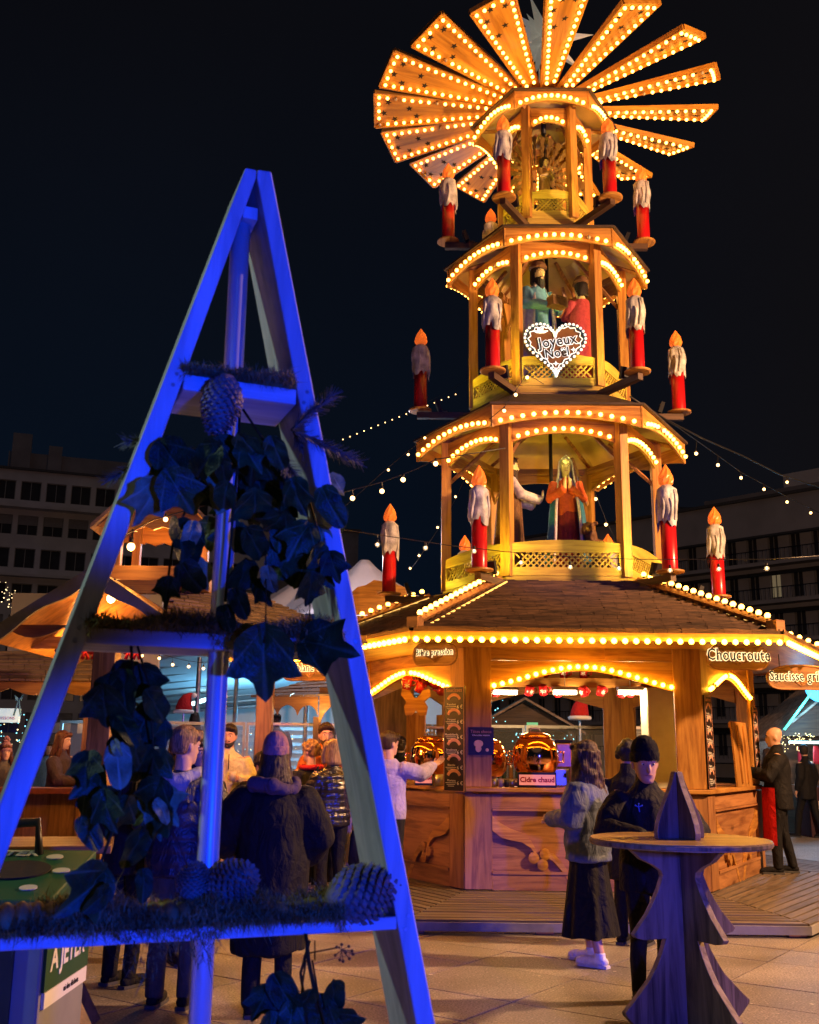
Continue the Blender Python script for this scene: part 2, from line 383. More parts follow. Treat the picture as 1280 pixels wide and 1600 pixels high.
def gallery(gal, zb, Rr, Rp, Rf, zt, fh_e, fh_m, inner_e, inner_m, rail, pw, plateR, plateZ, nb, nbi, ztop, hide):
    """zb rail bottom, Rr rail radius, Rp post radius, Rf fascia radius, zt fascia top; rail = (rail bottom, lattice bottom, lattice top, end top, mid top) above zb"""
    G = thing('pyramid_gallery', '%s hexagonal wooden gallery of the tall Christmas pyramid, rows of bulbs along its eaves' % gal, 'pyramid storey', (AX, AY, zb), 0, 'storeys of the Christmas pyramid')
    # floor
    MB().slab([(Rr * .97 * math.cos(PI / 3 * i), Rr * .97 * math.sin(PI / 3 * i)) for i in range(6)], -.06, .06).build('floor_board', M_PLY, G, M=hexR(0))
    # rails
    a, h = Rr * A866, Rr / 2 - .005
    rb, lb, lt, re, rm = rail
    base = MB(); base.box((0, -a + .025, (rb) / 2), (2 * h, .05, rb - .008))
    low = MB(); low.box((0, -a + .02, (rb + lb) / 2), (2 * h, .045, lb - rb - .002))
    st = pw * .75
    low.box((-h + st / 2, -a + .02, (lb + lt) / 2), (st, .045, lt - lb)); low.box((h - st / 2, -a + .02, (lb + lt) / 2), (st, .045, lt - lb))
    top = MB(); top.strip(arc(-h, h, re, rm), flat(-h, h, lt), -a - .004, -a + .042)
    mb_, ml_, mt_ = base.mesh('skirting_board', M_RAIL), low.mesh('rail_frame', M_RAIL), top.mesh('top_rail', M_RAIL)
    w = 2 * (h - st); hh = lt - lb; ns = max(4, int(round(w / .085))); sl = MB()
    L = math.hypot(hh, hh)
    sl.box((0, 0, 0), (.020, .010, L * .98), 0, RY(PI / 4)); SL = sl.mesh('lattice_slat', M_RAILZ)
    sr = MB(); sr.box((0, 0, 0), (.020, .010, L * .98), 0, RY(-PI / 4)); SR = sr.mesh('lattice_slat', M_RAILZ)
    for k in range(6):
        put('skirting_board', mb_, G, hexR(k)); put('top_rail', mt_, G, hexR(k)); fr = put('rail_frame', ml_, G, hexR(k))
        if k in (0, 1, 5):
            for i in range(ns):
                x = -w / 2 + hh / 2 + (w - hh) * i / (ns - 1)
                put('lattice_slat', SL, fr, T(x, -a + .012, (lb + lt) / 2)); put('lattice_slat', SR, fr, T(x, -a + .024, (lb + lt) / 2))
    # posts at the corners
    pz1 = zt - zb - .03
    pm = MB(); pm.box((0, -Rp, pz1 / 2 + .05), (pw, pw, pz1 - .1)); PM = pm.mesh('post', M_PZ)
    for k in range(6): put('post', PM, G, hexR(k) @ RZ(PI / 6), bevel=.006)
    # outer fascia, inner arch, both with bulbs
    af, hf = Rf * A866, Rf / 2 + .01
    ft = zt - zb
    fm = MB(); fm.strip(flat(-hf, hf, ft), arc(-hf, hf, ft - fh_e, ft - fh_m), -af, -af + .03); FM = fm.mesh('fascia', M_PX)
    edge = MB(); edge.box((0, -af - .012, ft + .012), (2 * hf + .03, .07, .028)); EM = edge.mesh('drip_edge', M_BROWN)
    ai, hi = Rp * A866 + .0, Rp / 2 - pw * .55
    im = MB(); im.strip(flat(-hi, hi, ft - .05), arc(-hi, hi, inner_e - zb, inner_m - zb), -ai - .02, -ai + .02); IM = im.mesh('arch_board', M_PX)
    beam = MB(); beam.box((0, -ai + .05, ft - .10), (2 * hi, .09, .09)); BM = beam.mesh('ring_beam', M_PXd)
    for k in range(6):
        f = put('fascia', FM, G, hexR(k)); put('drip_edge', EM, G, hexR(k)); ib = put('arch_board', IM, G, hexR(k)); put('ring_beam', BM, G, hexR(k))
        pts = []
        for i in range(nb):
            u = -1 + 2 * (i + .5) / nb
            pts.append((u * (hf - .05), -af, ft - fh_e + .055 + (fh_e - fh_m) * (1 - u * u)))
        bulbs(f, pts)
        pts = []
        for i in range(nbi):
            u = -1 + 2 * (i + .5) / nbi
            pts.append((u * (hi - .02), -ai - .02, inner_e - zb + .048 + (inner_m - inner_e) * (1 - u * u)))
        bulbs(ib, pts)
    # roof skin above and boarded ceiling below with rafters
    r2 = Rr * .55 if gal == 'topmost' else ztop[0]
    z2 = ztop[1] - zb
    for k in range(6):
        c0, s0 = math.cos(-PI / 2 - PI / 6), math.sin(-PI / 2 - PI / 6)
        c1, s1 = math.cos(-PI / 2 + PI / 6), math.sin(-PI / 2 + PI / 6)
        rs = MB()
        up_ = [(Rf * c0, Rf * s0, ft + .02), (Rf * c1, Rf * s1, ft + .02), (r2 * c1, r2 * s1, z2), (r2 * c0, r2 * s0, z2)]
        dn_ = [(p[0] * .985, p[1] * .985, p[2] - .045) for p in up_]
        rs.add(up_ + dn_, [(0, 1, 2, 3), (7, 6, 5, 4), (0, 4, 5, 1), (1, 5, 6, 2), (2, 6, 7, 3), (3, 7, 4, 0)])
        rs.m = [0, 1, 0, 0, 0, 0]
        rs.build('roof_panel', [M_BROWN, M_PLY], G, M=hexR(k))
        rf = MB(); rf.tube([(0, -Rf * .97, ft - .075), (0, -r2 * .5, z2 - .14)], (.035), 4)
        rf.build('rafter', M_PXd, G, M=hexR(k) @ RZ(PI / 6))
        br = MB(); br.tube([(0, -Rp + .05, ft - .62), (0, -Rp * .55, ft - .02)], .03, 4)
        br.build('corner_brace', M_PXd, G, M=hexR(k) @ RZ(PI / 6))
    cap = MB(); cap.slab([(r2 * math.cos(PI / 3 * i), r2 * math.sin(PI / 3 * i)) for i in range(6)], z2 - .05, z2)
    cap.build('roof_cap', [M_PLY], G, M=hexR(0))
    MB().tube([(0, 0, .05), (0, 0, z2 - .06)], .028, 10).build('drive_shaft', M_BLACK, G, True)
    # arms, plates, floodlights, candles
    az = plateZ - zb - .035
    am = MB(); am.box((0, -(Rp - .12 + plateR + .05) / 2, az - .055), (.085, plateR + .05 - Rp + .12, .09)); AMm = am.mesh('candle_arm', M_ARM)
    pl = MB(); pl.lathe([(.155, -.03), (.172, -.022), (.172, -.004), (.165, 0)], 28); PLm = pl.mesh('candle_plate', M_PX, False)
    fb = MB(); fb.box((0, 0, .10), (.15, .055, .17), 0, RX(.35)); fb.box((0, .05, .02), (.02, .1, .02)); fb.box((0, 0, .0), (.03, .04, .08)); FB = fb.mesh('floodlight', M_BLACK)
    for j in range(6):
        R_ = hexR(0) @ RZ(j * PI / 3 + PI / 2)        # local -y turned to corner angle j*60
        if j in hide: continue
        put('candle_arm', AMm, G, R_); put('candle_plate', PLm, G, R_ @ T(0, -plateR, plateZ - zb))
        put('floodlight', FB, G, R_ @ T(.02, -plateR + .30, az - .005) @ RX(.0))
        w_ = (R_ @ T(0, -plateR, 0)).to_translation()
        candle(gal, CORNER[j], (AX + w_.x, AY + w_.y, plateZ), ROT + j * 1.3)
        lp = (R_ @ T(.0, -plateR + .24, 0)).to_translation(); tp = (R_ @ T(0, -Rp * .35, 0)).to_translation()
        lamp('floodlight_beam', 'SPOT', (AX + lp.x, AY + lp.y, plateZ + .17), 40 * Rr, (1.0, .76, .04), (AX + tp.x, AY + tp.y, plateZ + 1.15), .04, 125, 1.0)
    if gal != 'topmost':
        sp_ = MB().tube([(0, 0, .05), (0, -.05, -.05)], [.03, .045], 10).build('added_figure_spot', M_BLACK, G, M=T(.0, -Rp * A866 + .14, ft - .17))  # small fixture added under the eave for the extra figure light
        lamp('figure_fill', 'SPOT', (AX, AY - Rp * A866 + .16, zb + ft - .24), 9 * Rp, (1.0, .84, .24), (AX + .1, AY - .2, zb + 1.35), .03, 100, .8)  # added light that brightens the painted faces from above
    return G

G2 = gallery('lower', 3.725, 1.57, 1.52, 1.953, 6.035, .30, .165, 5.64, 5.77, (.115, .225, .42, .53, .585), .14, 2.33, 3.80, 13, 11, (1.22, 6.42), ())
G3 = gallery('middle', 6.45, 1.17, 1.12, 1.5136, 8.775, .29, .175, 8.40, 8.50, (.10, .215, .40, .50, .565), .13, 1.906, 6.53, 12, 9, (.75, 9.20), (1, 2))
G4 = gallery('topmost', 9.226, .69, .67, 1.0996, 11.205, .30, .155, 10.82, 10.93, (.085, .215, .41, .50, .565), .125, 1.4985, 9.26, 11, 6, (.36, 11.33), (1,))

# ------------------------------------------------------------------ fan rotor with sixteen lit blades and the star above
RT = thing('pyramid_fan', 'big fan wheel of sixteen wooden blades outlined in bulbs on top of the pyramid', 'fan', (AX, AY, 11.51))
MB().lathe([(.30, -.10), (.34, -.05), (.34, .08), (.24, .12)], 24).build('hub', M_PXd, RT, True)
MB().tube([(0, 0, -.4), (0, 0, 1.15)], .04, 10).build('shaft', M_BLACK, RT, True)
bl = MB()
NBL = 16; R0, R1, W0, W1 = .30, 2.66, .13, .63
bl.slab([(R0, -W0 / 2), (R1, -W1 / 2), (R1, W1 / 2), (R0, W0 / 2)], 0, .022)
BLM = bl.mesh('blade', M_BLADE)
rim = MB()
for s in (-1, 1):
    p0, p1 = Vector((R0, s * W0 / 2, 0)), Vector((R1, s * W1 / 2, 0)); d = (p1 - p0); n_ = Vector((-d.y, d.x, 0)).normalized() * s
    q = [p0, p1, p1 + n_ * .022, p0 + n_ * .022]
    if s < 0: q = q[::-1]
    rim.slab([(v.x, v.y) for v in (q if s > 0 else q)], -.03, .045)
rim.slab([(R1, -W1 / 2), (R1 + .022, -W1 / 2), (R1 + .022, W1 / 2), (R1, W1 / 2)], -.03, .045)
RIM = rim.mesh('blade_rim', M_BLADE)
arm = MB(); arm.slab([(.1, -.05), (1.2, -.05), (1.2, .05), (.1, .05)], .024, .08); ARMM = arm.mesh('blade_arm', M_PXd)
star = MB(); sp = []
for i in range(10):
    r = .055 if i % 2 == 0 else .024; sp.append((r * math.cos(PI * i / 5), r * math.sin(PI * i / 5)))
star.slab(sp, -.004, -.001); STAR = star.mesh('cut_out_star', M_DARK)
bpts = []
for s in (-1, 1):
    for i in range(15):
        r = .78 + (R1 - .07 - .78) * i / 14; bpts.append((r, s * (W0 / 2 + (W1 - W0) / 2 * (r - R0) / (R1 - R0) - .055)))
for i in range(1, 4): bpts.append((R1 - .06, -W1 / 2 + .05 + (W1 - .1) * i / 4))
rest = MB(); rest_blades = []
BS = .90
for b in range(NBL):
    az = 2 * PI * b / NBL - PI / 2 + PI          # one blade straight back
    M = RZ(az) @ RX(math.radians(18))
    o = put('blade', BLM, RT, M); put('blade_rim', RIM, o); put('blade_arm', ARMM, o)
    for (r, y) in ((2.45, .14), (2.35, -.17), (2.12, .03), (2.0, -.11), (2.52, -.06)): put('cut_out_star', STAR, o, T(r, y, 0) @ RZ(r * 9))
    ca, sa = math.cos(az), math.sin(az)
    if sa < -.3 or ca < -.6:
        for (r, y) in bpts: put('light_bulb', DEADB if BRND.random() < .02 else BULBF, o, T(r, y, 0) @ RX(PI / 2) @ SCL(BS, BS, BS))
    else:
        q = MB()
        for (r, y) in bpts:
            for v in [None]:
                Mb = T(r, y, 0) @ RX(PI / 2) @ SCL(BS, BS, BS)
                q.add(bulb_mb.v, bulb_mb.f, 0, Mb); q.m[-len(bulb_mb.f):] = bulb_mb.m
        put('light_bulbs', q.mesh('light_bulbs', [M_BULBF, M_SOCK], True), o, kind='stuff')

ST = thing('moravian_star', 'large pale many-pointed star behind the top fan blades', 'star', (AX + .06, AY, 12.82))
MB().ball((0, 0, 0), .17, 14, 9).build('star_core', M_STAR, ST, True)
spk = MB(); spk.add([(.085, .085, 0), (-.085, .085, 0), (-.085, -.085, 0), (.085, -.085, 0), (0, 0, .66)], [(0, 1, 4), (1, 2, 4), (2, 3, 4), (3, 0, 4), (3, 2, 1, 0)])
SPK = spk.mesh('star_spike', M_STAR)
for i in range(26):
    z = 1 - 2 * (i + .5) / 26; th = i * 2.39996; r = math.sqrt(1 - z * z)
    d = Vector((r * math.cos(th), r * math.sin(th), z))
    put('star_spike', SPK, ST, (d.to_track_quat('Z', 'Y').to_matrix().to_4x4()) @ T(0, 0, .11) @ SCL(1, 1, 1 if i % 2 else .72))

# ------------------------------------------------------------------ kiosk at the pyramid's foot
RB = 2.745; ZD = .12; ZC = 1.185
K = thing('market_kiosk', 'hexagonal wooden drinks kiosk forming the foot of the Christmas pyramid', 'kiosk', (AX, AY, 0))
ab, hb = RB * A866, RB / 2
def ornament():
    """carved scroll bracket, S curve of two arms, flat board 35 mm thick: from upper left to lower right"""
    m = MB()
    ctr = [(0, .60), (.10, .52), (.22, .47), (.34, .44), (.44, .37), (.50, .27)]
    wd = [.10, .095, .075, .065, .055, .04]
    m.strip([(x, z + w * .6) for (x, z), w in zip(ctr, wd)], [(x, z - w) for (x, z), w in zip(ctr, wd)], -.035, 0)
    ctr = [(.60, .26), (.70, .22), (.80, .12), (.86, .02), (.96, -.10), (1.04, -.17)]
    wd = [.03, .05, .06, .06, .065, .02]
    m.strip([(x, z + w * .7) for (x, z), w in zip(ctr, wd)], [(x, z - w) for (x, z), w in zip(ctr, wd)], -.035, 0)
    for c in ((.47, .21), (.57, .14), (.60, .25)):
        m.lathe([(.062, 0), (.062, .04), (.03, .045)], 14, 0, T(c[0], 0, c[1]) @ RX(PI / 2))
    return m
OM = ornament()
orn_mesh = OM.mesh('carved_scroll', M_PX)
cnt = MB(); cnt.box((0, -ab + .05, (ZD + ZC) / 2), (2 * hb - .06, .04, ZC - ZD - .06)); CNT = cnt.mesh('counter_panel', M_PXd)
bw = .31
lb_ = MB(); lb_.box((-hb + bw / 2 + .004, -ab + .012, (ZD + ZC) / 2 - .01), (bw, .034, ZC - ZD - .04)); LBM = lb_.mesh('corner_board', M_PZd)
rb_ = MB(); rb_.box((hb - bw / 2 - .004, -ab + .012, (ZD + ZC) / 2 - .01), (bw, .034, ZC - ZD - .04)); RBM = rb_.mesh('corner_board', M_PZd)
tr_ = MB(); tr_.box((0, -ab + .014, ZC - .115), (2 * (hb - bw) - .008, .036, .14)); tr_.box((0, -ab + .002, ZC - .20), (2 * (hb - bw) - .02, .03, .022)); TRM = tr_.mesh('top_board', M_PXd)
br_ = MB(); br_.box((0, -ab + .014, ZD + .10), (2 * (hb - bw) - .008, .036, .19)); br_.box((0, -ab + .000, ZD + .19), (2 * (hb - bw) - .01, .03, .03)); BRM = br_.mesh('bottom_board', M_PXd)
RC = 2.80; ac, hc = RC * A866, RC / 2
ct = MB(); ct.slab([(-hc, -ac), (hc, -ac), (hc - .37, -ac + .64), (-hc + .37, -ac + .64)], ZC - .008, ZC + .042); CTM = ct.mesh('counter_top', M_PX)
# upper storey of the kiosk: corner posts, arch boards
RU = 2.74; au, hu = RU * A866, RU / 2; ZE = 2.93
up1 = MB(); up1.box((-hu + bw / 2 + .004, -au + .02, (ZC + .045 + ZE) / 2), (bw, .045, ZE - ZC - .045)); U1 = up1.mesh('corner_post', M_PZ)
up2 = MB(); up2.box((hu - bw / 2 - .004, -au + .02, (ZC + .045 + ZE) / 2), (bw, .045, ZE - ZC - .045)); U2 = up2.mesh('corner_post', M_PZ)
ha = hu - bw - .005
ar = MB(); ar.strip(flat(-ha, ha, 2.66, 20), [(x, 2.325 + .225 * (.5 * (math.cos(min(1, abs(x) / ha) * PI) * .5 + .5) + .5 * (1 - (x / ha) ** 2))) for x, _ in flat(-ha, ha, 0, 20)], -au + .022, -au + .055); ARM_ = ar.mesh('arch_board', M_PX)
ub = MB(); ub.box((0, -au + .045, (2.664 + ZE) / 2), (2 * ha, .03, ZE - 2.668)); ub.box((.35, -au + .024, (2.664 + ZE) / 2), (.15, .02, ZE - 2.67)); UBM = ub.mesh('upper_wall', M_PX)
# eaves
RE = 3.98; ae, he = RE * A866, RE / 2; ZEV = 2.86
ev = MB(); ev.box((0, -ae + .02, ZEV - .030), (2 * he, .04, .085)); EVM = ev.mesh('eave_board', M_PX)
so = MB(); so.slab([(-he + .02, -ae + .045), (he - .02, -ae + .045), (hu, -au - .004), (-hu, -au - .004)], ZEV - .05, ZEV - .02); SOM = so.mesh('soffit', M_PX)
# tiled roof slope: courses
RTOP, ZTOP = 1.60, 3.74
def course_mesh(n=19):
    m = MB()
    for i in range(n):
        t0, t1 = i / n, (i + 1) / n
        def P(t): return RE * (1 - t) + RTOP * t, ZEV * (1 - t) + ZTOP * t
        ra, za = P(t0); rb2, zb2 = P(t1 + .35 / n)
        h0, h1 = ra / 2 * .985, rb2 / 2 * .985; y0, y1 = -ra * A866, -rb2 * A866
        nt_ = max(6, int(2 * h0 / .15)); off = (i % 2) * .5
        xs = [-1.0] + [(-1 + 2 * (j + off) / nt_) for j in range(1 if not off else 0, nt_ + 1) if -1 < -1 + 2 * (j + off) / nt_ < 1] + [1.0]
        for j in range(len(xs) - 1):
            g = .0008; dz = random.uniform(-.006, .008); a_, b_ = xs[j] + g, xs[j + 1] - g
            jt = random.uniform(0, .003)
            vs = [(a_ * h0, y0 + jt, za + .062 + dz), (b_ * h0, y0 + jt, za + .062 + dz), (b_ * h1, y1, zb2 + .016), (a_ * h1, y1, zb2 + .016), (a_ * h0, y0 + jt, za + .004), (b_ * h0, y0 + jt, za + .004)]
            m.add(vs, [(0, 1, 2, 3), (4, 5, 1, 0)])
    return m
M_SHING = wood('roof shingles', (.15, .08, .045), (.05, .028, .017), 'x', rough=.5, knots=False, coat=.25, grain=2.0)
SHM = course_mesh().mesh('roof_shingles', M_SHING)
und = MB(); und.add([(-he, -ae, ZEV), (he, -ae, ZEV), (RTOP / 2, -RTOP * A866, ZTOP), (-RTOP / 2, -RTOP * A866, ZTOP)], [(0, 1, 2, 3)]); UNM = und.mesh('roof_deck', M_BROWN)
rg = MB(); rg.tube([(0, -RE + .10, ZEV + .12), (0, -RTOP - .14, ZTOP + .02)], .045, 4); rg.box((0, -RE + .10, ZEV + .11), (.13, .14, .12)); RGM = rg.mesh('hip_batten', M_PXd)
led = MB(); led.tube([(.10, -RE + .22, ZEV + .095), (.10, -RTOP - .16, ZTOP - .02)], .012, 5); 
M_STRIP = emis('led strip glow', (1.0, .56, .14), 1.3)
LEDM = led.mesh('light_strip', M_STRIP)
for k in range(6):
    H = hexR(k)
    p = put('counter_panel', CNT, K, H); put('corner_board', LBM, K, H, .005); put('corner_board', RBM, K, H, .005)
    put('top_board', TRM, K, H); put('bottom_board', BRM, K, H); put('counter_top', CTM, K, H, .008)
    if k in (0, 1, 5):
        s_ = .93
        put('carved_scroll', orn_mesh, p, T(-hb + bw + .005, -ab + .027, .26) @ SCL(.98, 1, 1.0))
        put('carved_scroll', orn_mesh, p, T(hb - bw - .005, -ab + .0265, .26) @ SCL(-.98, 1, 1.0))
    put('corner_post', U1, K, H, .006); put('corner_post', U2, K, H, .006)
    arb = put('arch_board', ARM_, K, H); put('upper_wall', UBM, K, H)
    e = put('eave_board', EVM, K, H); put('soffit', SOM, K, H); put('roof_deck', UNM, K, H)
    rs = put('roof_shingles', SHM, K, H, kind='stuff')
    hbn = put('hip_batten', RGM, K, H @ RZ(PI / 6))
    if k in (0, 1, 5):
        bulbs(e, [(-he + .06 + (2 * he - .12) * i / 33, -ae + .006, ZEV - .078) for i in range(34)], 1.08, BULBE)
        bulbs(arb, [(-ha + .03 + (2 * ha - .06) * i / 21, -au + .02, 2.325 + .045 + .225 * (.5 * (math.cos(abs(-1 + 2 * i / 21) * PI) * .5 + .5) + .5 * (1 - (-1 + 2 * i / 21) ** 2))) for i in range(22)], .95, BULBK)
    if k in (0, 1, 5, 4):
        put('light_strip', LEDM, hbn)
        for i in range(17):
            t = (i + .5) / 17
            put('light_bulb', BULB, hbn, T(0, -(RE - .14) * (1 - t) - (RTOP + .2) * t, (ZEV + .165) * (1 - t) + (ZTOP + .06) * t) @ RX(-PI / 2) @ SCL(1.15, 1.15, 1.15))
# inside the kiosk
MB().slab([(RB * .96 * math.cos(PI / 3 * i), RB * .96 * math.sin(PI / 3 * i)) for i in range(6)], .13, .16).build('kiosk_floor', M_PXd, K, M=hexR(0))
MB().slab([(RU * .99 * math.cos(PI / 3 * i), RU * .99 * math.sin(PI / 3 * i)) for i in range(6)], 2.80, 2.835).build('kiosk_ceiling', M_PX, K, M=hexR(0))
MB().box((.32, .02, 2.60), (2.95, .26, .05)).box((.32, -.1, 2.55), (2.95, .03, .10)).build('mug_shelf', M_PX, K)
for x in (-1.1, -.2, .8, 1.75): MB().box((x, .02, 2.71), (.06, .2, .17)).build('shelf_bracket', M_PZ, K)
M_TUBE = emis('ceiling lamp', (1.0, .76, .42), 40.0)
for (px, py) in ((790, 1082), (883, 1082), (985, 1082)):
    q = at(px, py, AY - .35)
    lt_ = MB().box((0, 0, 0), (.30, .10, .05)).build('ceiling_lamp', M_TUBE, K, M=T(q.x - AX, q.y - AY, q.z))
    MB().box((0, 0, .05), (.34, .14, .05)).build('lamp_housing', M_STEEL, lt_)
    MB().tube([(0, 0, .07), (0, 0, 2.80 - q.z)], .008, 6).build('lamp_rod', M_STEEL, lt_)
    lamp('ceiling_lamp_light', 'POINT', (q.x, q.y, q.z - .10), 34, (1.0, .60, .24), size=.08)
M_BOT = mat('dark glass bottle', (.03, .05, .02), .1, .1, 4, 0, spec=.7); M_BOTC = mat('amber glass bottle', (.22, .09, .015), .1, .1, 4, 0, spec=.7); M_KRAFT = mat('kraft paper cup', (.42, .28, .16), .7)
bo = MB(); bo.lathe([(.035, 0), (.038, .02), (.038, .18), (.014, .24), (.014, .30), (.017, .30), (.017, .32)], 12); BO1, BO2 = bo.mesh('bottle', M_BOT, True), bo.mesh('bottle', M_BOTC, True)
for i in range(9):
    x = AX - .75 + i * .105; tag(put('bottle', BO1 if i % 3 else BO2, None, T(x, AY + 2.05, 1.228)), ('dark' if i % 3 else 'amber') + ' glass bottle on the rear kiosk counter, %s from the left' % ORD[i], 'bottle', 'bottles on the rear kiosk counter')
cs_ = MB(); [cs_.lathe([(.034, z * .016), (.043, z * .016 + .10), (.040, z * .016 + .10)], 14) for z in range(9)]; CSM = cs_.mesh('cup_stack', M_KRAFT, True)
for i, (px, Y) in enumerate(((895, 12.75), (908, 12.85), (744, 13.3), (752, 12.9))):
    q = at(px, 1200, Y); tag(put('cup_stack', CSM, None, T(q.x, Y, 1.228)), ['stack of paper cups right of the big kettle', 'second stack of paper cups right of the big kettle', 'stack of paper cups behind the small kettle', 'stack of paper cups beside the kiosk corner post'][i], 'cup stack', 'paper cup stacks on the counter')
CM = thing('drink_dispenser', 'steel drink dispenser with a clear tank right of the big kettle', 'dispenser', (*at(880, 1200, 13.0).to_tuple()[:2], 1.228))
MB().box((0, 0, .10), (.24, .26, .20)).build('base', M_STEEL, CM, bevel=.01); MB().box((0, 0, .36), (.20, .22, .30)).build('tank', mat('orange juice tank', (.55, .25, .05), .15, .1, 3, 0, spec=.6), CM, bevel=.02); MB().box((0, 0, .53), (.22, .24, .04)).build('lid', M_BLACK, CM, bevel=.01); MB().tube([(0, -.13, .14), (0, -.18, .14), (0, -.18, .10)], .012, 6).build('tap', M_BLACK, CM)
ST_ = thing('shelf_unit', 'wooden shelf unit with crates inside the kiosk left of the back window', 'shelf unit', (AX - 1.7, AY + .9, .16), math.radians(60))
for z in (.02, .9, 1.35, 1.8): MB().box((0, 0, z), (.9, .3, .03)).build('shelf', M_PX, ST_)
for x in (-.45, .45): MB().box((x, 0, 1.0), (.03, .3, 2.0)).build('side_panel', M_PZ, ST_)
c0, c1 = at(1010, 1075, 13.9), at(1064, 1190, 13.9)
cabm = mat('cream cabinet door', (.62, .64, .55), .45, .06)
CB = thing('wall_cabinet', 'tall pale cabinet standing inside the kiosk behind the man in a black beanie', 'cabinet', ((c0.x + c1.x) / 2, 14.1, .16))
MB().box((0, 0, 1.17), (c1.x - c0.x, .4, 2.30)).build('cabinet_body', cabm, CB, bevel=.01)
MB().box((-.02, -.215, 1.2), (c1.x - c0.x - .05, .02, 2.2)).build('cabinet_door', cabm, CB, bevel=.006)
MB().box((.18, -.25, 1.2), (.02, .03, .3)).build('handle', M_STEEL, CB)
# hanging red mugs under and on the shelf
M_MUG = mat('red glazed mug', (.50, .012, .02), .18, .2, 20, 0, coat=.6)
mg = MB(); mg.lathe([(.030, 0), (.042, .005), (.045, .10), (.041, .10), (.038, .012)], 14)
mg.tube([(.043, 0, .08), (.075, 0, .075), (.08, 0, .045), (.043, 0, .025)], .008, 6)
MUGB = mg.mesh('mug', M_MUG, True)
snow = MB()
for a in range(3): snow.box((0, -.0455, .05), (.006, .003, .05), 0, T(0, 0, .05) @ RY(a * PI / 3) @ T(0, 0, -.05))
SNOW = snow.mesh('snowflake_print', M_WHITE)
def mug(label, loc, tilt, rz, s=1.0):
    t = thing('mug', label, 'mug', loc, 0, 'red snowflake mugs in the kiosk'); 
    b_ = put('mug_body', MUGB, t, RZ(rz) @ RX(tilt) @ SCL(s, s, s)); put('snowflake_print', SNOW, b_)
for i, px in enumerate((824, 850, 881, 912, 968, 998)):
    q = at(px, 1066, AY); mug('red mug with white snowflake standing on the kiosk shelf, %s from the left' % ORD[i], (q.x, AY - .02, 2.627), 0, random.uniform(-.6, .6), 1.35)
for i, px in enumerate((775, 826, 849, 872, 914, 937, 969, 984, 1002)):
    q = at(px, 1085, AY - .12); mug('red mug hanging by its handle under the kiosk shelf, %s from the left' % ORD[i], (q.x, AY - .14, 2.37 + .01 * (i % 3)), .35, random.uniform(-.9, .9), 1.35)
for i, (px, py) in enumerate(((636, 1070), (654, 1076), (676, 1068), (690, 1078), (664, 1066))):
    q = at(px, py, 13.3); mug('shiny red mug under the left kiosk arch, %s from the left' % ORD[[0, 1, 3, 4, 2][i]], (q.x, q.y, q.z - .05), .5, i, 1.5)
# copper kettles
M_COP = mat('polished copper', (.95, .42, .17), .10, .08, 3, .02, metal=1)
def kettle(label, px, py, Y, s):
    q = at(px, py, Y); t = thing('copper_kettle', label, 'kettle', (q.x, Y, 1.228), 0, 'copper drink kettles on the counter')
    MB().lathe([(.10, .10), (.19, .12), (.25, .20), (.275, .32), (.265, .44), (.22, .53), (.18, .56)], 32).build('pot', M_COP, t, True, SCL(s, s, s))
    MB().lathe([(.19, .56), (.195, .575), (.17, .60), (.09, .625), (.02, .635)], 32).build('lid', M_COP, t, True, SCL(s, s, s))
    MB().tube([(-.06, 0, .625), (-.05, 0, .67), (.05, 0, .67), (.06, 0, .625)], .010, 8).build('lid_handle', M_STEEL, t, True, SCL(s, s, s))
    MB().tube([(-.275, 0, .40), (-.33, 0, .40), (-.33, 0, .28), (-.27, 0, .28)], .012, 8).tube([(.275, 0, .40), (.33, 0, .40), (.33, 0, .28), (.27, 0, .28)], .012, 8).build('side_handles', M_COP, t, True, SCL(s, s, s))
    MB().lathe([(.13, 0), (.13, .09), (.11, .12)], 24).build('burner', M_STEEL, t, True, SCL(s, s, s))
    MB().tube([(0, -.27, .24), (0, -.33, .24), (0, -.335, .19)], .014, 8).build('tap', M_STEEL, t, True, SCL(s, s, s))
kettle('round polished copper kettle behind the red cider sign', 837, 1185, 12.62, 1.0)
kettle('copper kettle partly hidden by the kiosk corner post and sweet advert', 763, 1190, 13.05, .88)
kettle('copper kettle at the left kiosk counter beside the tall menu board', 673, 1185, 12.95, .92)
M_SIGNR = mat('red sign face', (.45, .02, .015), .4, .05)
M_PINK = emis('lit pink sign', (1.0, .32, .26), .55)
def counter_sign(label, px0, px1, py, Y, body, size):
    a_, b_ = at(px0, py, Y), at(px1, py, Y); w_ = b_.x - a_.x
    t = thing('counter_sign', label, 'sign', ((a_.x + b_.x) / 2, Y, 1.228))
    MB().box((0, .02, .085), (w_, .05, .17)).build('sign_case', M_BLACK, t, bevel=.006)
    MB().box((0, -.008, .085), (w_ * .92, .006, .115)).build('sign_face', M_PINK, t)
    text(body, size, M_SIGNR, t, T(0, -.013, .085), bold=.003, extrude=.001)
counter_sign('lit counter sign reading Cidre chaud in front of the copper kettle', 809, 870, 1222, 12.2, 'Cidre chaud', .080)
counter_sign('small lit drink sign on the left kiosk counter before the kettle', 648, 676, 1217, 12.55, 'vin chaud', .05)
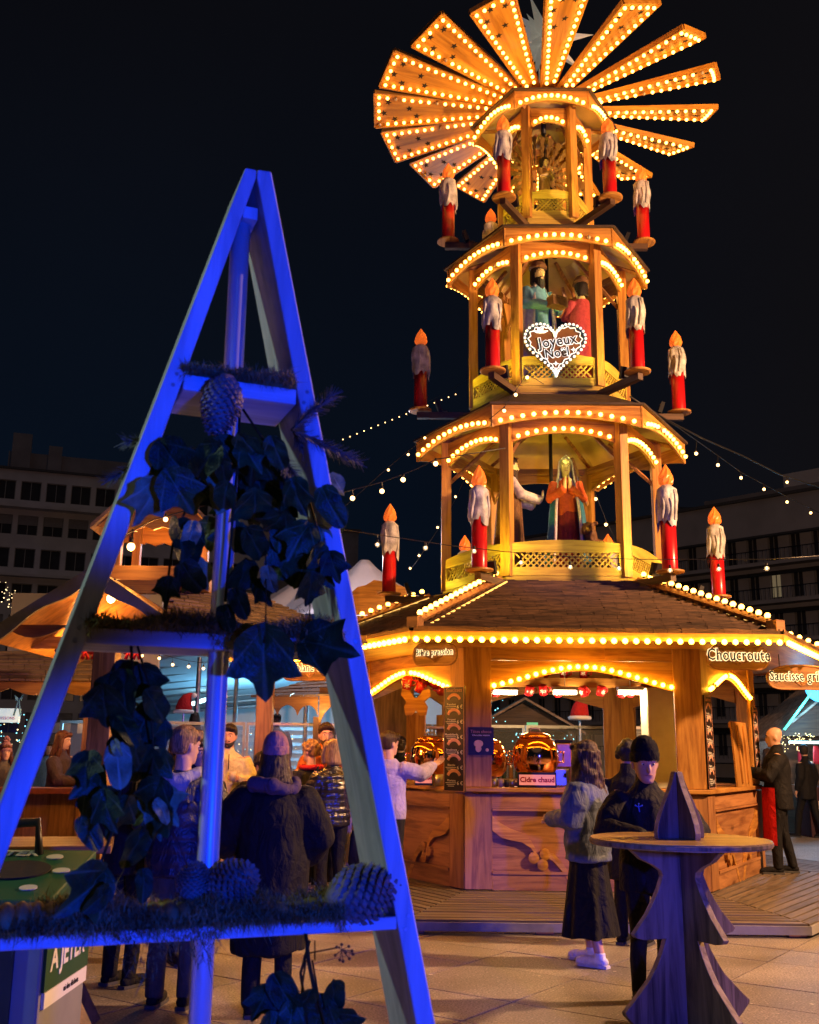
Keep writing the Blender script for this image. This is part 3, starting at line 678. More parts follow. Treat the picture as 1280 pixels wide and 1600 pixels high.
# small clutter on the counter
M_CUP = mat('waxed cup', (.55, .50, .42), .5)
for i, (px, d) in enumerate(((772, 0), (783, .05), (792, -.03), (800, .03), (760, .06))):
    q = at(px, 1228, 12.25 + d); c_ = MB().lathe([(.026, 0), (.034, .085), (.031, .085), (.023, .006)], 12).build('cup', [M_STEEL, M_CUP, M_BLACK][i % 3], None, True, T(q.x, q.y, 1.228))
    tag(c_, ['steel cup', 'pale waxed cup', 'black cup', 'shiny steel mug', 'cream paper cup'][i] + ' among the clutter on the counter left of the cider sign', 'cup', 'cups on the kiosk counter')
cy = MB().lathe([(.055, 0), (.055, .13), (.05, .13)], 16).build('steel_canister', M_STEEL, None, True, T(*at(686, 1228, 12.55).to_tuple()[:2], 1.228))
tag(cy, 'small steel canister lit blue on the left kiosk counter', 'canister')
# hanging signs of cut wood with lit letters
M_SIGNW = wood('sign wood', (.34, .17, .06), (.2, .09, .03), 'x', knots=False)
def sign_shape(w, h, n=40):
    pts = []
    for i in range(n):
        a = 2 * PI * i / n; c, s = math.cos(a), math.sin(a)
        x = w / 2 * math.copysign(abs(c) ** .75, c); z = h / 2 * math.copysign(abs(s) ** .8, s)
        z *= 1 + .13 * math.cos(3 * a + PI / 2) * (1 if s < 0 else .3)
        pts.append((x, z))
    return pts
def hang_sign(label, loc, rz, w, h, body, size, drop, spacing=1.06, bulb=True):
    t = thing('hanging_sign', label, 'sign', loc, rz)
    poly = sign_shape(w, h)
    b_ = MB().prism(poly, 0, .035).build('sign_board', M_SIGNW, t)
    MB().tube([(p[0] * .985, -.002, p[1] * .98) for p in poly + [poly[0]]], .012, 6).build('sign_rim', M_PXd, b_)
    for s in (-1, 1): MB().tube([(s * w * .3, .017, h * .42), (s * w * .3, .017, h * .5 + drop)], .006, 6).build('chain', M_BLACK, t)
    text(body, size, M_LET, t, T(0, -.006, .02), extrude=.003, bold=size * .055, spacing=spacing, sx=.76)
    text(body, size, M_DARK, t, T(0, -.016, .02), extrude=.003, bold=size * .008, spacing=spacing, sx=.76, name='lettering_face')
    fan = MB()
    for i in range(5):
        a = -PI / 2 + (i - 2) * .42; fan.tube([(0, -.004, -h * .40 + .02), (.11 * math.cos(a), -.004, -h * .38 + .075 + .05 * math.sin(a) + .04)], [.004, .009], 5, round_end=1)
    fan.build('carved_fan', M_PXd, t)
    return t
q = at(1154, 1027, 11.62); hang_sign('wooden hanging sign with lit letters reading Choucroute', q, .10, .72, .31, 'Choucroute', .185, .07)
q = at(1252, 1060, 12.6); hang_sign('wooden hanging sign with lit letters reading Saucisse grillée at the right edge', q, .12, .86, .30, 'Saucisse grillée', .165, .14)
q = at(679, 1022, 11.60); hang_sign('wooden hanging sign with lit letters reading Bière pression', q, -.55, .56, .28, 'Bière pression', .102, .05)
q = at(484, 1046, 13.6); hang_sign('wooden hanging sign with lit letters reading Vin blanc chaud behind the blue frame', q, -.25, .80, .32, 'Vin blanc chaud', .145, .06)
# menu boards
M_MENU = mat('printed menu black', (.02, .012, .012), .35, .1, 5, 0)
M_SAUS = mat('printed sausage', (.62, .30, .20), .6, .2)
M_TXT = mat('printed chalk white', (.75, .73, .68), .6, .1)
def menu(label, M, w, h, n):
    t = thing('menu_board', label, 'menu board'); t.matrix_local = M
    MB().box((0, -.01, 0), (w, .02, h)).build('board', M_MENU, t)
    fr = MB(); 
    for s in (-1, 1): fr.box((s * (w / 2 - .008), -.0215, 0), (.006, .003, h - .02)); fr.box((0, -.0215, s * (h / 2 - .008)), (w - .02, .003, .006))
    fr.build('frame_print', M_SAUS, t)
    text('Saucisses', w * .21, M_SAUS, t, T(0, -.0215, h / 2 - .045), extrude=.0008)
    nm = ['Francfort', 'Merguez', 'Montbéliarde', 'Strasbourg', 'Blanche', 'Morteau', 'Toulouse']
    for i in range(n):
        z = h / 2 - .13 - (h - .16) * i / n
        s = MB(); s.tube([(w * .30 * math.cos(a), -.022, z - .05 + .085 * math.sin(a)) for a in [PI * (.12 + .76 * u / 8) for u in range(9)]], [(.018, .003)] * 9, 8, round_end=.8)
        s.build('sausage_print', M_SAUS, t, True)
        text(nm[i % 7], w * .115, M_TXT, t, T(-w * .12, -.0215, z - .075), extrude=.0006)
        text('6 €', w * .20, M_TXT, t, T(w * .28, -.0215, z - .105), extrude=.0006)
        ln = MB()
        for j in range(3): ln.box((-w * .14, -.0215, z - .100 - j * .018), (w * .5 - .03 * j, .002, .005))
        ln.build('text_lines', M_TXT, t)
    return t
H5, H1, H2_ = T(AX, AY, 0) @ hexR(5), T(AX, AY, 0) @ hexR(1), T(AX, AY, 0) @ hexR(2)
menu('tall black sausage menu board on the left front corner of the kiosk', T(*at(711, 1154, 12.0)) @ RZ(-.62), .285, 1.17, 6)
menu('tall black sausage menu board on the right front corner of the kiosk', H1 @ T(-hu + .17, -au - .005, 1.76), .30, 1.05, 6)
menu('black sausage menu board on the far right corner post behind the bald man', H1 @ T(hu - .16, -au - .005, 1.78), .26, .95, 5)
AD = thing('advert_panel', 'small black sweet advert with a pink meringue on the kiosk corner post', 'advert'); AD.matrix_local = T(AX, AY, 0) @ hexR(0) @ T(-hu + .19, -au - .004, 1.74)
MB().box((0, -.01, 0), (.29, .02, .31)).build('board', M_MENU, AD)
text('Têtes choco', .048, M_SAUS, AD, T(0, -.022, .105), extrude=.0008); text('Chocolats maison', .028, M_TXT, AD, T(0, -.022, .065), extrude=.0008)
MB().ball((-.03, -.022, -.03), (.055, .004, .042), 14, 8).ball((-.03, -.022, -.085), (.035, .004, .04), 14, 8).ball((.07, -.022, -.10), (.02, .004, .02), 10, 6).build('meringue_print', mat('pale pink print', (.70, .46, .42), .6), AD, True)
# wooden shutter leaning on the right counter
SH = thing('wooden_shutter', 'orange pine shutter board standing on the right kiosk counter', 'shutter'); SH.matrix_local = T(AX, AY, 0) @ hexR(1) @ T(.34, -ac + .02, ZC + .045) @ RX(-.05)
for i in range(4): MB().box((-.30 + i * .20, 0, .40), (.196, .022, .80)).build('plank', M_PZ, SH)
for x in (-.16, .17): MB().box((x, -.024, .40), (.05, .025, .72)).build('batten', M_PZ, SH, bevel=.004)
MB().box((0, .02, .75), (.78, .02, .06)).build('cross_rail', M_PX, SH)

# wooden butterfly hanging under the left arch
poly = [(0, -.10), (.05, -.16), (.13, -.15), (.15, -.05), (.11, .01), (.19, .09), (.17, .17), (.08, .15), (.02, .06), (-.02, .06), (-.08, .15), (-.17, .17), (-.19, .09), (-.11, .01), (-.15, -.05), (-.13, -.15), (-.05, -.16)]
q = at(650, 1098, 13.0); bt = MB().prism(poly, 0, .03).build('wooden_butterfly', M_PX, None, M=T(*q)); tag(bt, 'plain cut-out wooden butterfly hanging under the left kiosk arch', 'decoration')

# ------------------------------------------------------------------ heart sign
HS = thing('heart_sign', 'gingerbread heart sign with a lit white edge reading Joyeux Noël', 'sign', at(868, 543, 13.18))
hp = []
for i in range(56):
    t_ = 2 * PI * i / 56; hp.append((.415 * math.sin(t_) ** 3, .026 * (13 * math.cos(t_) - 5 * math.cos(2 * t_) - 2 * math.cos(3 * t_) - math.cos(4 * t_)) + .03))
hp = hp[::-1]
M_GING = mat('gingerbread brown', (.17, .075, .02), .6, .2)
MB().prism(hp, 0, .05).build('heart_board', M_GING, HS)
loop = hp + [hp[0]]
bd = MB()
for i, p in enumerate(hp): bd.ball((p[0], -.008, p[1]), (.021, .016, .021), 8, 5)
bd.build('light_border', M_LETW, HS, True)
zz = []; 
for i, p in enumerate(loop):
    k = .90 if i % 2 else .82; zz.append((p[0] * k, -.010, (p[1] - .03) * k + .03))
MB().tube(zz, .008, 5).build('zigzag_icing', M_LETW, HS)
mid = [(p[0] * .94, -.004, (p[1] - .03) * .94 + .03) for p in loop]
MB().tube(mid, .012, 5).build('blue_border', mat('dark teal icing', (.015, .05, .07), .5), HS)
text('Joyeux', .205, M_LETW, HS, T(.03, -.012, .085) @ RY(-.16), extrude=.004, bold=.013, sx=.88, spacing=1.08); text('Joyeux', .205, M_DARK, HS, T(.03, -.020, .085) @ RY(-.16), extrude=.004, bold=.003, sx=.88, spacing=1.08, name='lettering_face')
text('Noël', .175, M_LETW, HS, T(.02, -.012, -.085) @ RY(-.14), extrude=.004, bold=.012, sx=.9, spacing=1.08); text('Noël', .175, M_DARK, HS, T(.02, -.020, -.085) @ RY(-.14), extrude=.004, bold=.003, sx=.9, spacing=1.08, name='lettering_face')
lf = MB()
for a in (.35, 1.2, 2.0, 2.8):
    lf.tube([(-.20, -.01, .205), (-.20 + .055 * math.cos(a), -.01, .205 + .055 * math.sin(a)), (-.20 + .11 * math.cos(a), -.01, .205 + .10 * math.sin(a))], [.006, .020, .006], 6)
lf.build('icing_leaf', M_LETW, HS)
for (x, z, s) in ((.245, -.03, .04), (0, -.235, .04)):
    st_ = MB(); st_.prism([(0, s), (-s * .25, s * .25), (-s, 0), (-s * .25, -s * .25), (0, -s), (s * .25, -s * .25), (s, 0), (s * .25, s * .25)][::1], -.012, 0); st_.build('icing_star', M_LETW, HS, M=T(x, -.004, z))
for s in (-1, 1): MB().tube([(s * .3, .03, .0), (s * .3, .14, .0)], .012, 6).build('bracket', M_BLACK, HS)

# ------------------------------------------------------------------ deck
DK = struct(thing('timber_deck', 'low timber deck around the kiosk', 'deck')); 
del DK['category']; del DK['label']
M_DECK = wood('deck plank', (.17, .135, .105), (.10, .078, .06), 'x', rough=.6, knots=False, coat=.0)
M_EDGE = mat('grey deck edge', (.26, .25, .25), .6, .15, 8)
Cc = [Vector(((AX + 2.66 * math.cos(a)), (AY + 2.66 * math.sin(a)))) for a in [ROT + PI / 3 * i - 2 * PI / 3 for i in range(6)]]     # FL, FR, R, BR, BL, L
Oc = [Vector((-.02, 9.98)), Vector((3.68, 9.95)), Vector((6.9, 14.3)), Vector((4.5, 19.0)), Vector((-.4, 19.0)), Vector((-3.2, 14.6))]
for k in range(6):
    a0, a1, b0, b1 = Cc[k], Cc[(k + 1) % 6], Oc[k], Oc[(k + 1) % 6]
    n_ = 13
    for i in range(n_):
        t0, t1 = i / n_, (i + 1) / n_ - .035 / 1.9
        q = [a0.lerp(b0, t0), a1.lerp(b1, t0), a1.lerp(b1, t1), a0.lerp(b0, t1)]
        q = [q[0].lerp(q[1], .003), q[1].lerp(q[0], .003), q[2].lerp(q[3], .003), q[3].lerp(q[2], .003)]
        ctr = sum(q, Vector((0, 0))) / 4; d = (q[1] - q[0]); an = math.atan2(d.y, d.x)
        Rm = Matrix.Rotation(-an, 2); loc = [Rm @ (p - ctr) for p in q]
        MB().slab([(p.x, p.y) for p in loc][::-1], -.03, 0).build('plank', M_DECK, DK, M=T(ctr.x, ctr.y, ZD + random.uniform(-.002, .002)) @ RZ(an))
    d = (b1 - b0); an = math.atan2(d.y, d.x)
    e_ = MB(); e_.box((d.length / 2, .012, -.045), (d.length, .025, .075)); e_.build('edge_board', M_EDGE, DK, M=T(b0.x, b0.y, ZD - .008) @ RZ(an))
    for t_ in (.03, .35, .68, .97):
        p = b0.lerp(b1, t_); MB().box((0, .12, .015), (.16, .14, .03)).build('deck_foot', M_PXd, DK, M=T(p.x, p.y, 0) @ RZ(an))
# ------------------------------------------------------------------ the blue lit A-shaped shelf frame in front
EX = Vector((.93, .368, 0)).normalized(); QO = at(330, 1150, 2.15); LANG = math.atan2(EX.y, EX.x)
LF = T(QO.x, QO.y, 0) @ RZ(LANG)                       # local x along the frame, y away from the photographer, z up
FR = thing('a_frame', 'tall white painted A-shaped shelf frame lit blue, moss and pine cones on its shelves', 'display frame', (QO.x, QO.y, 0), LANG)
DEP = .185
def lx_out(z): return .010 - (2.918 - z) * .282
def rx_out(z): return .072 + (2.922 - z) * .2285
lw, rw = .036, .038
ZT = 2.92; xm = .038
leg = MB(); leg.prism([(lx_out(0), 0), (-.765, 0), (-.377, 1.381), (-.152, 2.193), (xm - .001, 2.90), (xm - .001, ZT), (lx_out(ZT), ZT)], 0, DEP); leg.build('leg', M_GREYL, FR, bevel=.004)
leg = MB(); leg.prism([(.695, 0), (rx_out(0), 0), (rx_out(ZT), ZT + .004), (xm + .001, ZT + .002), (xm + .001, 2.90)], 0, DEP); leg.build('leg', M_GREYL, FR, bevel=.004)
SHZ = [(2.397, .036), (1.838, .033), (1.265, .026), (.62, .03)]
for z, h in SHZ:
    MB().box(((lx_out(z) + lw + rx_out(z) - rw) / 2, DEP / 2 + .001, z - h / 2), (rx_out(z) - rw - lx_out(z) - lw - .002, DEP - .006, h)).build('shelf', M_GREYX, FR, bevel=.003)
for z, h in SHZ:
    for x in (lx_out(z) + lw * .5, rx_out(z) - rw * .5):
        for dz in (-.012, .014): MB().rings([(0, .0045, .0045), (.0015, .004, .004)], 10, 0, T(x + dz * .25, -.0005, z - h / 2 + dz) @ RX(PI / 2)).build('screw', M_STEEL, FR)
M_POLE = mat('galvanised pole', (.60, .61, .62), .42, .05, 4, .02, metal=.35)
pole = MB(); pole.tube([(.022, DEP * .42, 0), (.022, DEP * .42, 2.82)], .0225, 20); pole.build('pole', M_POLE, FR, True)
MB().box((xm - .004, DEP * .5, 2.825), (.034, .12, .03)).build('top_block', M_GREYL, FR)

# moss on the shelves: countless tiny blades
M_MOSS = mat('dry moss', (.23, .18, .06), .9, .6, 14, 0, spec=.1)
def moss(name, label, z, x0, x1, n, hmax, hang=.25, thick=.03):
    vs = np.zeros((n, 5, 3)); r = np.random.default_rng(int(z * 1000))
    x = r.uniform(x0, x1, n); y = r.uniform(-.030, DEP * .8, n)
    nz_ = .5 + .28 * np.sin(x * 23 + z * 5) + .22 * np.sin(x * 57 + y * 40 + z) + .16 * np.sin(x * 121 + y * 90)
    prof = np.clip(nz_, .10, 1.2)
    z0 = z + r.random(n) ** .8 * thick * prof * 1.25
    down = (y < .012) & (r.random(n) < hang)
    y = np.where(down, r.uniform(-.045, -.008, n), y)
    clump = np.clip(np.sin(x * 13 + z * 7) + .45 * np.sin(x * 47 + 1), 0, 1.2)
    z0 = np.where(down, z + .01 - r.random(n) ** 1.5 * .08 * clump, z0)
    L = hmax * .62 * (.5 + .5 * prof) * r.uniform(.4, 1.3, n)
    th = r.uniform(0, 2 * PI, n); el = np.where(down, r.uniform(-1.5, .9, n), r.uniform(-.6, 1.5, n))
    d = np.stack([np.cos(th) * np.cos(el), np.sin(th) * np.cos(el), np.sin(el)], 1)
    s = np.stack([-np.sin(th), np.cos(th), np.zeros(n)], 1) * r.uniform(.0005, .0013, n)[:, None]
    b = np.stack([x, y, z0], 1); bend = np.stack([r.normal(0, .6, n), r.normal(0, .6, n), r.normal(-.1, .5, n)], 1)
    mid = b + d * L[:, None] * .55; tip = b + (d + bend) * L[:, None]
    vs[:, 0] = b - s; vs[:, 1] = b + s; vs[:, 2] = mid + s; vs[:, 3] = mid - s; vs[:, 4] = tip
    me = bpy.data.meshes.new(name)
    idx = np.arange(n)[:, None] * 5
    q = np.concatenate([idx + 0, idx + 1, idx + 2, idx + 3], 1); t = np.concatenate([idx + 3, idx + 2, idx + 4], 1)
    me.from_pydata(vs.reshape(-1, 3).tolist(), [], q.tolist() + t.tolist()); me.materials.append(M_MOSS)
    o = put(name, me, None, LF, kind='stuff'); o['label'] = label; o['category'] = 'moss'
    # matted core under the blades
    c = MB(); m_ = 26
    for i in range(m_):
        xx = x0 + (x1 - x0) * (i + .5) / m_; hh = thick * (.5 + .5 * abs(math.sin(xx * 9 + 1.3)))
        c.ball((xx, DEP * .4, z + hh * .3), ((x1 - x0) / m_ * .9, DEP * .47, hh * .7), 8, 5)
    c.build('moss_mat', M_MOSS, o, True, kind='stuff')
moss('moss', 'thin dry moss along the top shelf of the blue frame', 2.397, lx_out(2.4) + .03, rx_out(2.4) - .05, 12000, .030, .22, .022)
moss('moss', 'green and brown moss along the middle shelf of the blue frame', 1.838, lx_out(1.84) + .03, rx_out(1.84) - .05, 24000, .034, .25, .034)
moss('moss', 'thick moss bed along the lowest shelf of the blue frame', 1.265, lx_out(1.265) + .03, rx_out(1.265) - .16, 36000, .038, .30, .050)

# pine cones
M_CONE = mat('pine cone scale', (.20, .15, .11), .75, .35, 20, .2)
def pine_cone(label, loc, rot, L, R, seed):
    r = random.Random(seed); t = thing('pine_cone', label, 'pine cone', loc, 0, 'pine cones on the blue frame'); t.rotation_euler = rot
    def pf(u): return R * max(.10, math.sin(PI * (.10 + .87 * u ** .8)) ** .75)
    MB().rings([(-L / 2 + L * k / 10, pf(k / 10) * .84, pf(k / 10) * .84) for k in range(11)], 16).build('core', M_CONE, t, True)
    m = MB(); n = 190
    for i in range(n):
        u = (i + .5) / n; a = i * 2.39996; z = -L * .49 + u * L * .97
        pr = pf(u) * r.uniform(.95, 1.05); w = (.24 + .20 * pr / R) * R * .8; l = R * .36
        M = RZ(a) @ T(pr * .80, 0, z) @ RY(-.95 + 1.1 * u if u < .9 else -.2)
        m.add([(0, -w * .35, 0), (0, w * .35, 0), (l * .8, w * .5, .1 * l), (l * 1.05, 0, .22 * l), (l * .8, -w * .5, .1 * l), (l * .75, 0, -.22 * l)],
              [(0, 1, 2, 3, 4), (5, 4, 3), (5, 3, 2), (0, 4, 5), (1, 5, 2), (0, 5, 1)], 0, M)
    m.build('scales', M_CONE, t, kind='stuff')
def fpt(px, py, off=0.0):                               # point on a plane parallel to the frame, off metres behind its front
    r = ray(px, py); n = Vector((-EX.y, EX.x, 0)); tt = ((QO - EYE).dot(n) + off) / r.dot(n); return EYE + r * tt
pine_cone('long pine cone hanging under the top shelf of the blue frame', fpt(346, 633, -.03), (PI + .12, .12, .4), .135, .042, 1)
pine_cone('round blue lit pine cone on the lowest shelf right of the metal pole', fpt(362, 1384, .04), (.5, .9, .2), .105, .050, 2)
pine_cone('large pine cone lying at the right end of the lowest shelf', fpt(566, 1397, .03), (PI / 2 - .25, .10, PI / 2 + LANG), .158, .058, 3)
pine_cone('small blue pine cone left of the metal pole on the lowest shelf', fpt(303, 1378, .05), (.3, .2, 0), .07, .035, 4)

# leaves
def leaf_mat(name, col, vein, rough, spec):
    m = mat(name, col, rough, .55, 5, .3, spec=spec); nt = m.node_tree; L = nt.links; b = nt.nodes['Principled BSDF']
    tc = node(nt, 'ShaderNodeTexCoord'); sp = node(nt, 'ShaderNodeSeparateXYZ'); L.new(tc.outputs['Object'], sp.inputs[0])
    ad = node(nt, 'ShaderNodeMath', operation='ADD'); ad.inputs[1].default_value = .26; L.new(sp.outputs['Y'], ad.inputs[0])
    at_ = node(nt, 'ShaderNodeMath', operation='ARCTAN2'); L.new(sp.outputs['X'], at_.inputs[0]); L.new(ad.outputs[0], at_.inputs[1])
    mu = node(nt, 'ShaderNodeMath', operation='MULTIPLY'); mu.inputs[1].default_value = 9.0; L.new(at_.outputs[0], mu.inputs[0])
    co = node(nt, 'ShaderNodeMath', operation='COSINE'); L.new(mu.outputs[0], co.inputs[0])
    mr = node(nt, 'ShaderNodeMapRange'); mr.inputs[1].default_value = .90; mr.inputs[2].default_value = .995; L.new(co.outputs[0], mr.inputs[0])
    mx = node(nt, 'ShaderNodeMix', data_type='RGBA'); mx.inputs[7].default_value = vein + (1,); src = b.inputs['Base Color'].links[0].from_socket
    L.new(mr.outputs[0], mx.inputs[0]); L.new(src, mx.inputs[6]); L.new(mx.outputs[2], b.inputs['Base Color'])
    return m
M_LEAF = leaf_mat('ivy leaf', (.026, .060, .011), (.09, .13, .045), .45, .28)
M_LEAFD = leaf_mat('dark ivy leaf', (.015, .036, .006), (.05, .075, .022), .5, .20)
M_LEAFP = leaf_mat('pale leaf underside', (.20, .24, .09), (.34, .36, .16), .6, .3)
M_STEM = mat('vine stem', (.05, .035, .008), .8, .3, spec=.1)
def leaf_mesh(kind, seed):
    r = random.Random(seed); n = 36; out = []
    for i in range(n):
        a = -PI / 2 + 2 * PI * i / n
        if kind == 'lobed':
            b = 0
            for la, ll, lwid in ((PI / 2, 1.0, .36), (PI / 2 + 1.05, .88, .34), (PI / 2 - 1.05, .88, .34), (PI / 2 + 2.0, .66, .38), (PI / 2 - 2.0, .66, .38)):
                d = abs((a - la + PI) % (2 * PI) - PI); b = max(b, ll * max(0, 1 - (d / (lwid * 2.1)) ** 1.25))
            rr = max(.60, b) * r.uniform(.97, 1.03)
        else:
            rr = .62 + .38 * max(0, math.sin(a)) ** 3 - .10 * max(0, -math.sin(a)) ** 6
            rr *= r.uniform(.97, 1.03)
        out.append((rr * math.cos(a) * (1 if kind == 'lobed' else .72), rr * math.sin(a)))
    vs = [(0, 0, 0)]; fs = []; rings = (.35, .7, 1.0)
    cu, cv, ph = r.uniform(-.45, .1), r.uniform(-.4, .35), r.uniform(0, 6)
    for k in rings:
        for x, y in out:
            x2, y2 = x * k, y * k
            z = cu * x2 * x2 + cv * y2 * y2 + .07 * math.sin(5 * x2 + ph) * k + .05 * math.sin(7 * y2 + ph) * k - .10 * math.exp(-(x2 / .06) ** 2) * (k > .2)
            vs.append((x2 * .5, y2 * .5, z * .5))
    for j in range(n): fs.append((0, 1 + j, 1 + (j + 1) % n))
    for k in range(2):
        for j in range(n): fs.append((1 + k * n + j, 1 + (k + 1) * n + j, 1 + (k + 1) * n + (j + 1) % n, 1 + k * n + (j + 1) % n))
    return vs, fs
LEAVES = {}
for kd in ('lobed', 'oval'):
    for s in range(5):
        for mi, mm in enumerate((M_LEAF, M_LEAFD, M_LEAFP)):
            vs, fs = leaf_mesh(kd, s); LEAVES[(kd, s, mi)] = MB().add(vs, fs).mesh('leaf', mm, True)
def put_leaf(parent, p, size, rot, kd, s, mi):
    d = (p - EYE).normalized(); B = (-d).to_track_quat('Z', 'Y').to_matrix().to_4x4()     # facing out towards the square
    R_ = B @ RZ(rot[2]) @ RX(rot[0]) @ RY(rot[1])
    Mw = T(*p) @ R_ @ SCL(size, size, size)
    put('leaf', LEAVES[(kd, s, mi)], parent, parent.matrix_basis.inverted() @ Mw)
def garland(label, loc, leaves, vines, seed):
    t = thing('ivy_garland', label, 'ivy garland', loc, 0, 'ivy garlands on the blue frame'); t.matrix_basis = T(*loc)
    r = random.Random(seed); v = MB()
    for pts, rad in vines:
        q = [fpt(*p) for p in pts]; v.tube([x - Vector(loc) for x in q], rad, 6)
    v.build('vine', M_STEM, t, True)
    for (px, py, sz, kd, mi, off) in leaves:
        p = fpt(px, py, off); m_ = sz / FPX * (p - EYE).length
        put_leaf(t, p, m_, (r.uniform(-.75, .55), r.uniform(-.7, .7), PI + r.uniform(-.8, .8)), kd, r.randrange(5), mi)
r = random.Random(5)
def cloud(boxes, lo, hi):
    out = []
    for (x0, y0, x1, y1, n) in boxes:
        for i in range(n): out.append((r.uniform(x0, x1), r.uniform(y0, y1), r.uniform(lo, hi), r.choice(('lobed', 'oval', 'lobed')), r.choice((0, 1, 1, 0, 0, 1, 2)), r.uniform(-.09, .15)))
    return out
g1 = cloud([(235, 690, 330, 800, 8), (300, 670, 460, 760, 10), (340, 740, 540, 850, 11), (250, 790, 420, 900, 7), (430, 800, 530, 900, 8), (360, 850, 500, 930, 5)], 62, 108)
g1 += [(430, 700, 80, 'oval', 0, -.10), (384, 692, 88, 'oval', 0, -.1), (352, 770, 80, 'oval', 0, -.11), (512, 782, 95, 'oval', 0, -.1), (462, 770, 85, 'lobed', 0, -.11), (275, 760, 105, 'lobed', 0, -.1), (486, 915, 80, 'lobed', 1, -.05), (262, 918, 62, 'lobed', 1, -.05), (300, 832, 70, 'oval', 2, -.08), (420, 900, 66, 'oval', 2, -.03), (520, 880, 70, 'lobed', 1, -.06), (372, 935, 70, 'oval', 1, -.05)]
garland('dense ivy garland hanging between the top and middle shelves of the blue frame', fpt(390, 800), g1,
        [([(370, 640, 0), (340, 700, -.04), (300, 770, -.03), (270, 850, 0), (262, 910, 0)], .0028), ([(380, 640, 0), (420, 700, -.04), (480, 770, -.03), (500, 840, 0), (486, 910, 0)], .0028), ([(375, 640, .03), (370, 740, -.02), (360, 850, 0), (352, 940, 0)], .003), ([(486, 880, 0), (484, 950, -.02), (483, 990, -.03)], .0015), ([(415, 860, 0), (416, 930, -.03), (415, 985, -.05)], .0015)], 21)
g2 = [(412, 1028, 128, 'lobed', 0, -.09), (498, 1008, 118, 'lobed', 1, -.06)]
t2 = thing('ivy_leaves', 'two very large lobed leaves hanging from the right half of the middle shelf', 'leaves', fpt(455, 1010)); t2.matrix_basis = T(*fpt(455, 1010))
put_leaf(t2, fpt(412, 1022, -.09), 150 / FPX * 2.2, (-.15, .12, PI + .05), 'lobed', 0, 0)
put_leaf(t2, fpt(500, 1006, -.06), 128 / FPX * 2.2, (.35, -.25, PI + 1.35), 'lobed', 1, 1)
put_leaf(t2, fpt(352, 960, -.03), 62 / FPX * 2.2, (.35, -.25, PI + .35), 'oval', 2, 1)
MB().tube([fpt(415, 975, -.08) - Vector(t2.location), fpt(413, 1005, -.09) - Vector(t2.location)], .002, 6).build('leaf_stalk', M_STEM, t2)
g3 = cloud([(160, 1050, 240, 1120, 6), (150, 1110, 255, 1200, 9), (130, 1180, 230, 1300, 9), (190, 1220, 260, 1330, 6)], 60, 100)
g3 += [(240, 1095, 92, 'oval', 1, -.04), (192, 1130, 82, 'oval', 1, -.08), (165, 1260, 85, 'lobed', 0, -.08), (145, 1385, 122, 'lobed', 0, -.07), (160, 1400, 64, 'oval', 1, -.09), (225, 1375, 62, 'oval', 1, -.04), (252, 1262, 58, 'oval', 2, -.08), (180, 1165, 38, 'oval', 2, -.10)]
garland('long ivy garland hanging below the left half of the middle shelf', fpt(200, 1180), g3,
        [([(205, 1010, 0), (210, 1100, -.03), (195, 1200, -.03), (175, 1300, -.02), (150, 1370, -.03)], .003), ([(215, 1010, 0), (235, 1080, -.02), (240, 1180, 0), (225, 1300, 0)], .0025)], 33)
g4 = [(440, 1545, 92, 'oval', 1, -.04), (412, 1560, 72, 'lobed', 1, -.02), (522, 1550, 78, 'oval', 1, -.02), (455, 1590, 80, 'oval', 0, -.05), (500, 1585, 90, 'lobed', 1, -.01), (480, 1560, 70, 'oval', 1, -.05), (535, 1600, 80, 'lobed', 1, -.01), (425, 1610, 84, 'lobed', 0, -.04)]
garland('small ivy garland with dried flower heads hanging below the lowest shelf', fpt(480, 1540), g4,
        [([(478, 1460, 0), (482, 1500, -.02), (490, 1540, -.02), (500, 1600, 0)], .004), ([(484, 1470, 0), (470, 1520, -.02), (480, 1600, 0)], .003), ([(480, 1490, 0), (500, 1486, -.03), (532, 1480, -.04)], .0016), ([(492, 1500, 0), (492, 1470, -.03)], .0016), ([(488, 1500, -.02), (498, 1560, -.03), (510, 1610, -.02)], .002), ([(478, 1500, -.02), (470, 1560, -.03), (472, 1610, -.02)], .002)], 44)
# dried umbel
um = thing('dried_flower', 'dried dark flower umbel sticking out below the lowest shelf', 'dried flower', fpt(534, 1484, -.04)); ub_ = MB(); c0 = fpt(534, 1482, -.04)
for (px, py) in ((526, 1478), (534, 1474), (545, 1477), (550, 1484), (552, 1489), (546, 1496), (536, 1500), (531, 1498), (524, 1491), (540, 1487)):
    p = fpt(px, py, -.045); ub_.tube([c0 - c0, p - c0], .0008, 5); ub_.ball(tuple(p - c0), .0032, 8, 5)
ub_.build('umbel', mat('dried seed head', (.03, .022, .015), .8), um)

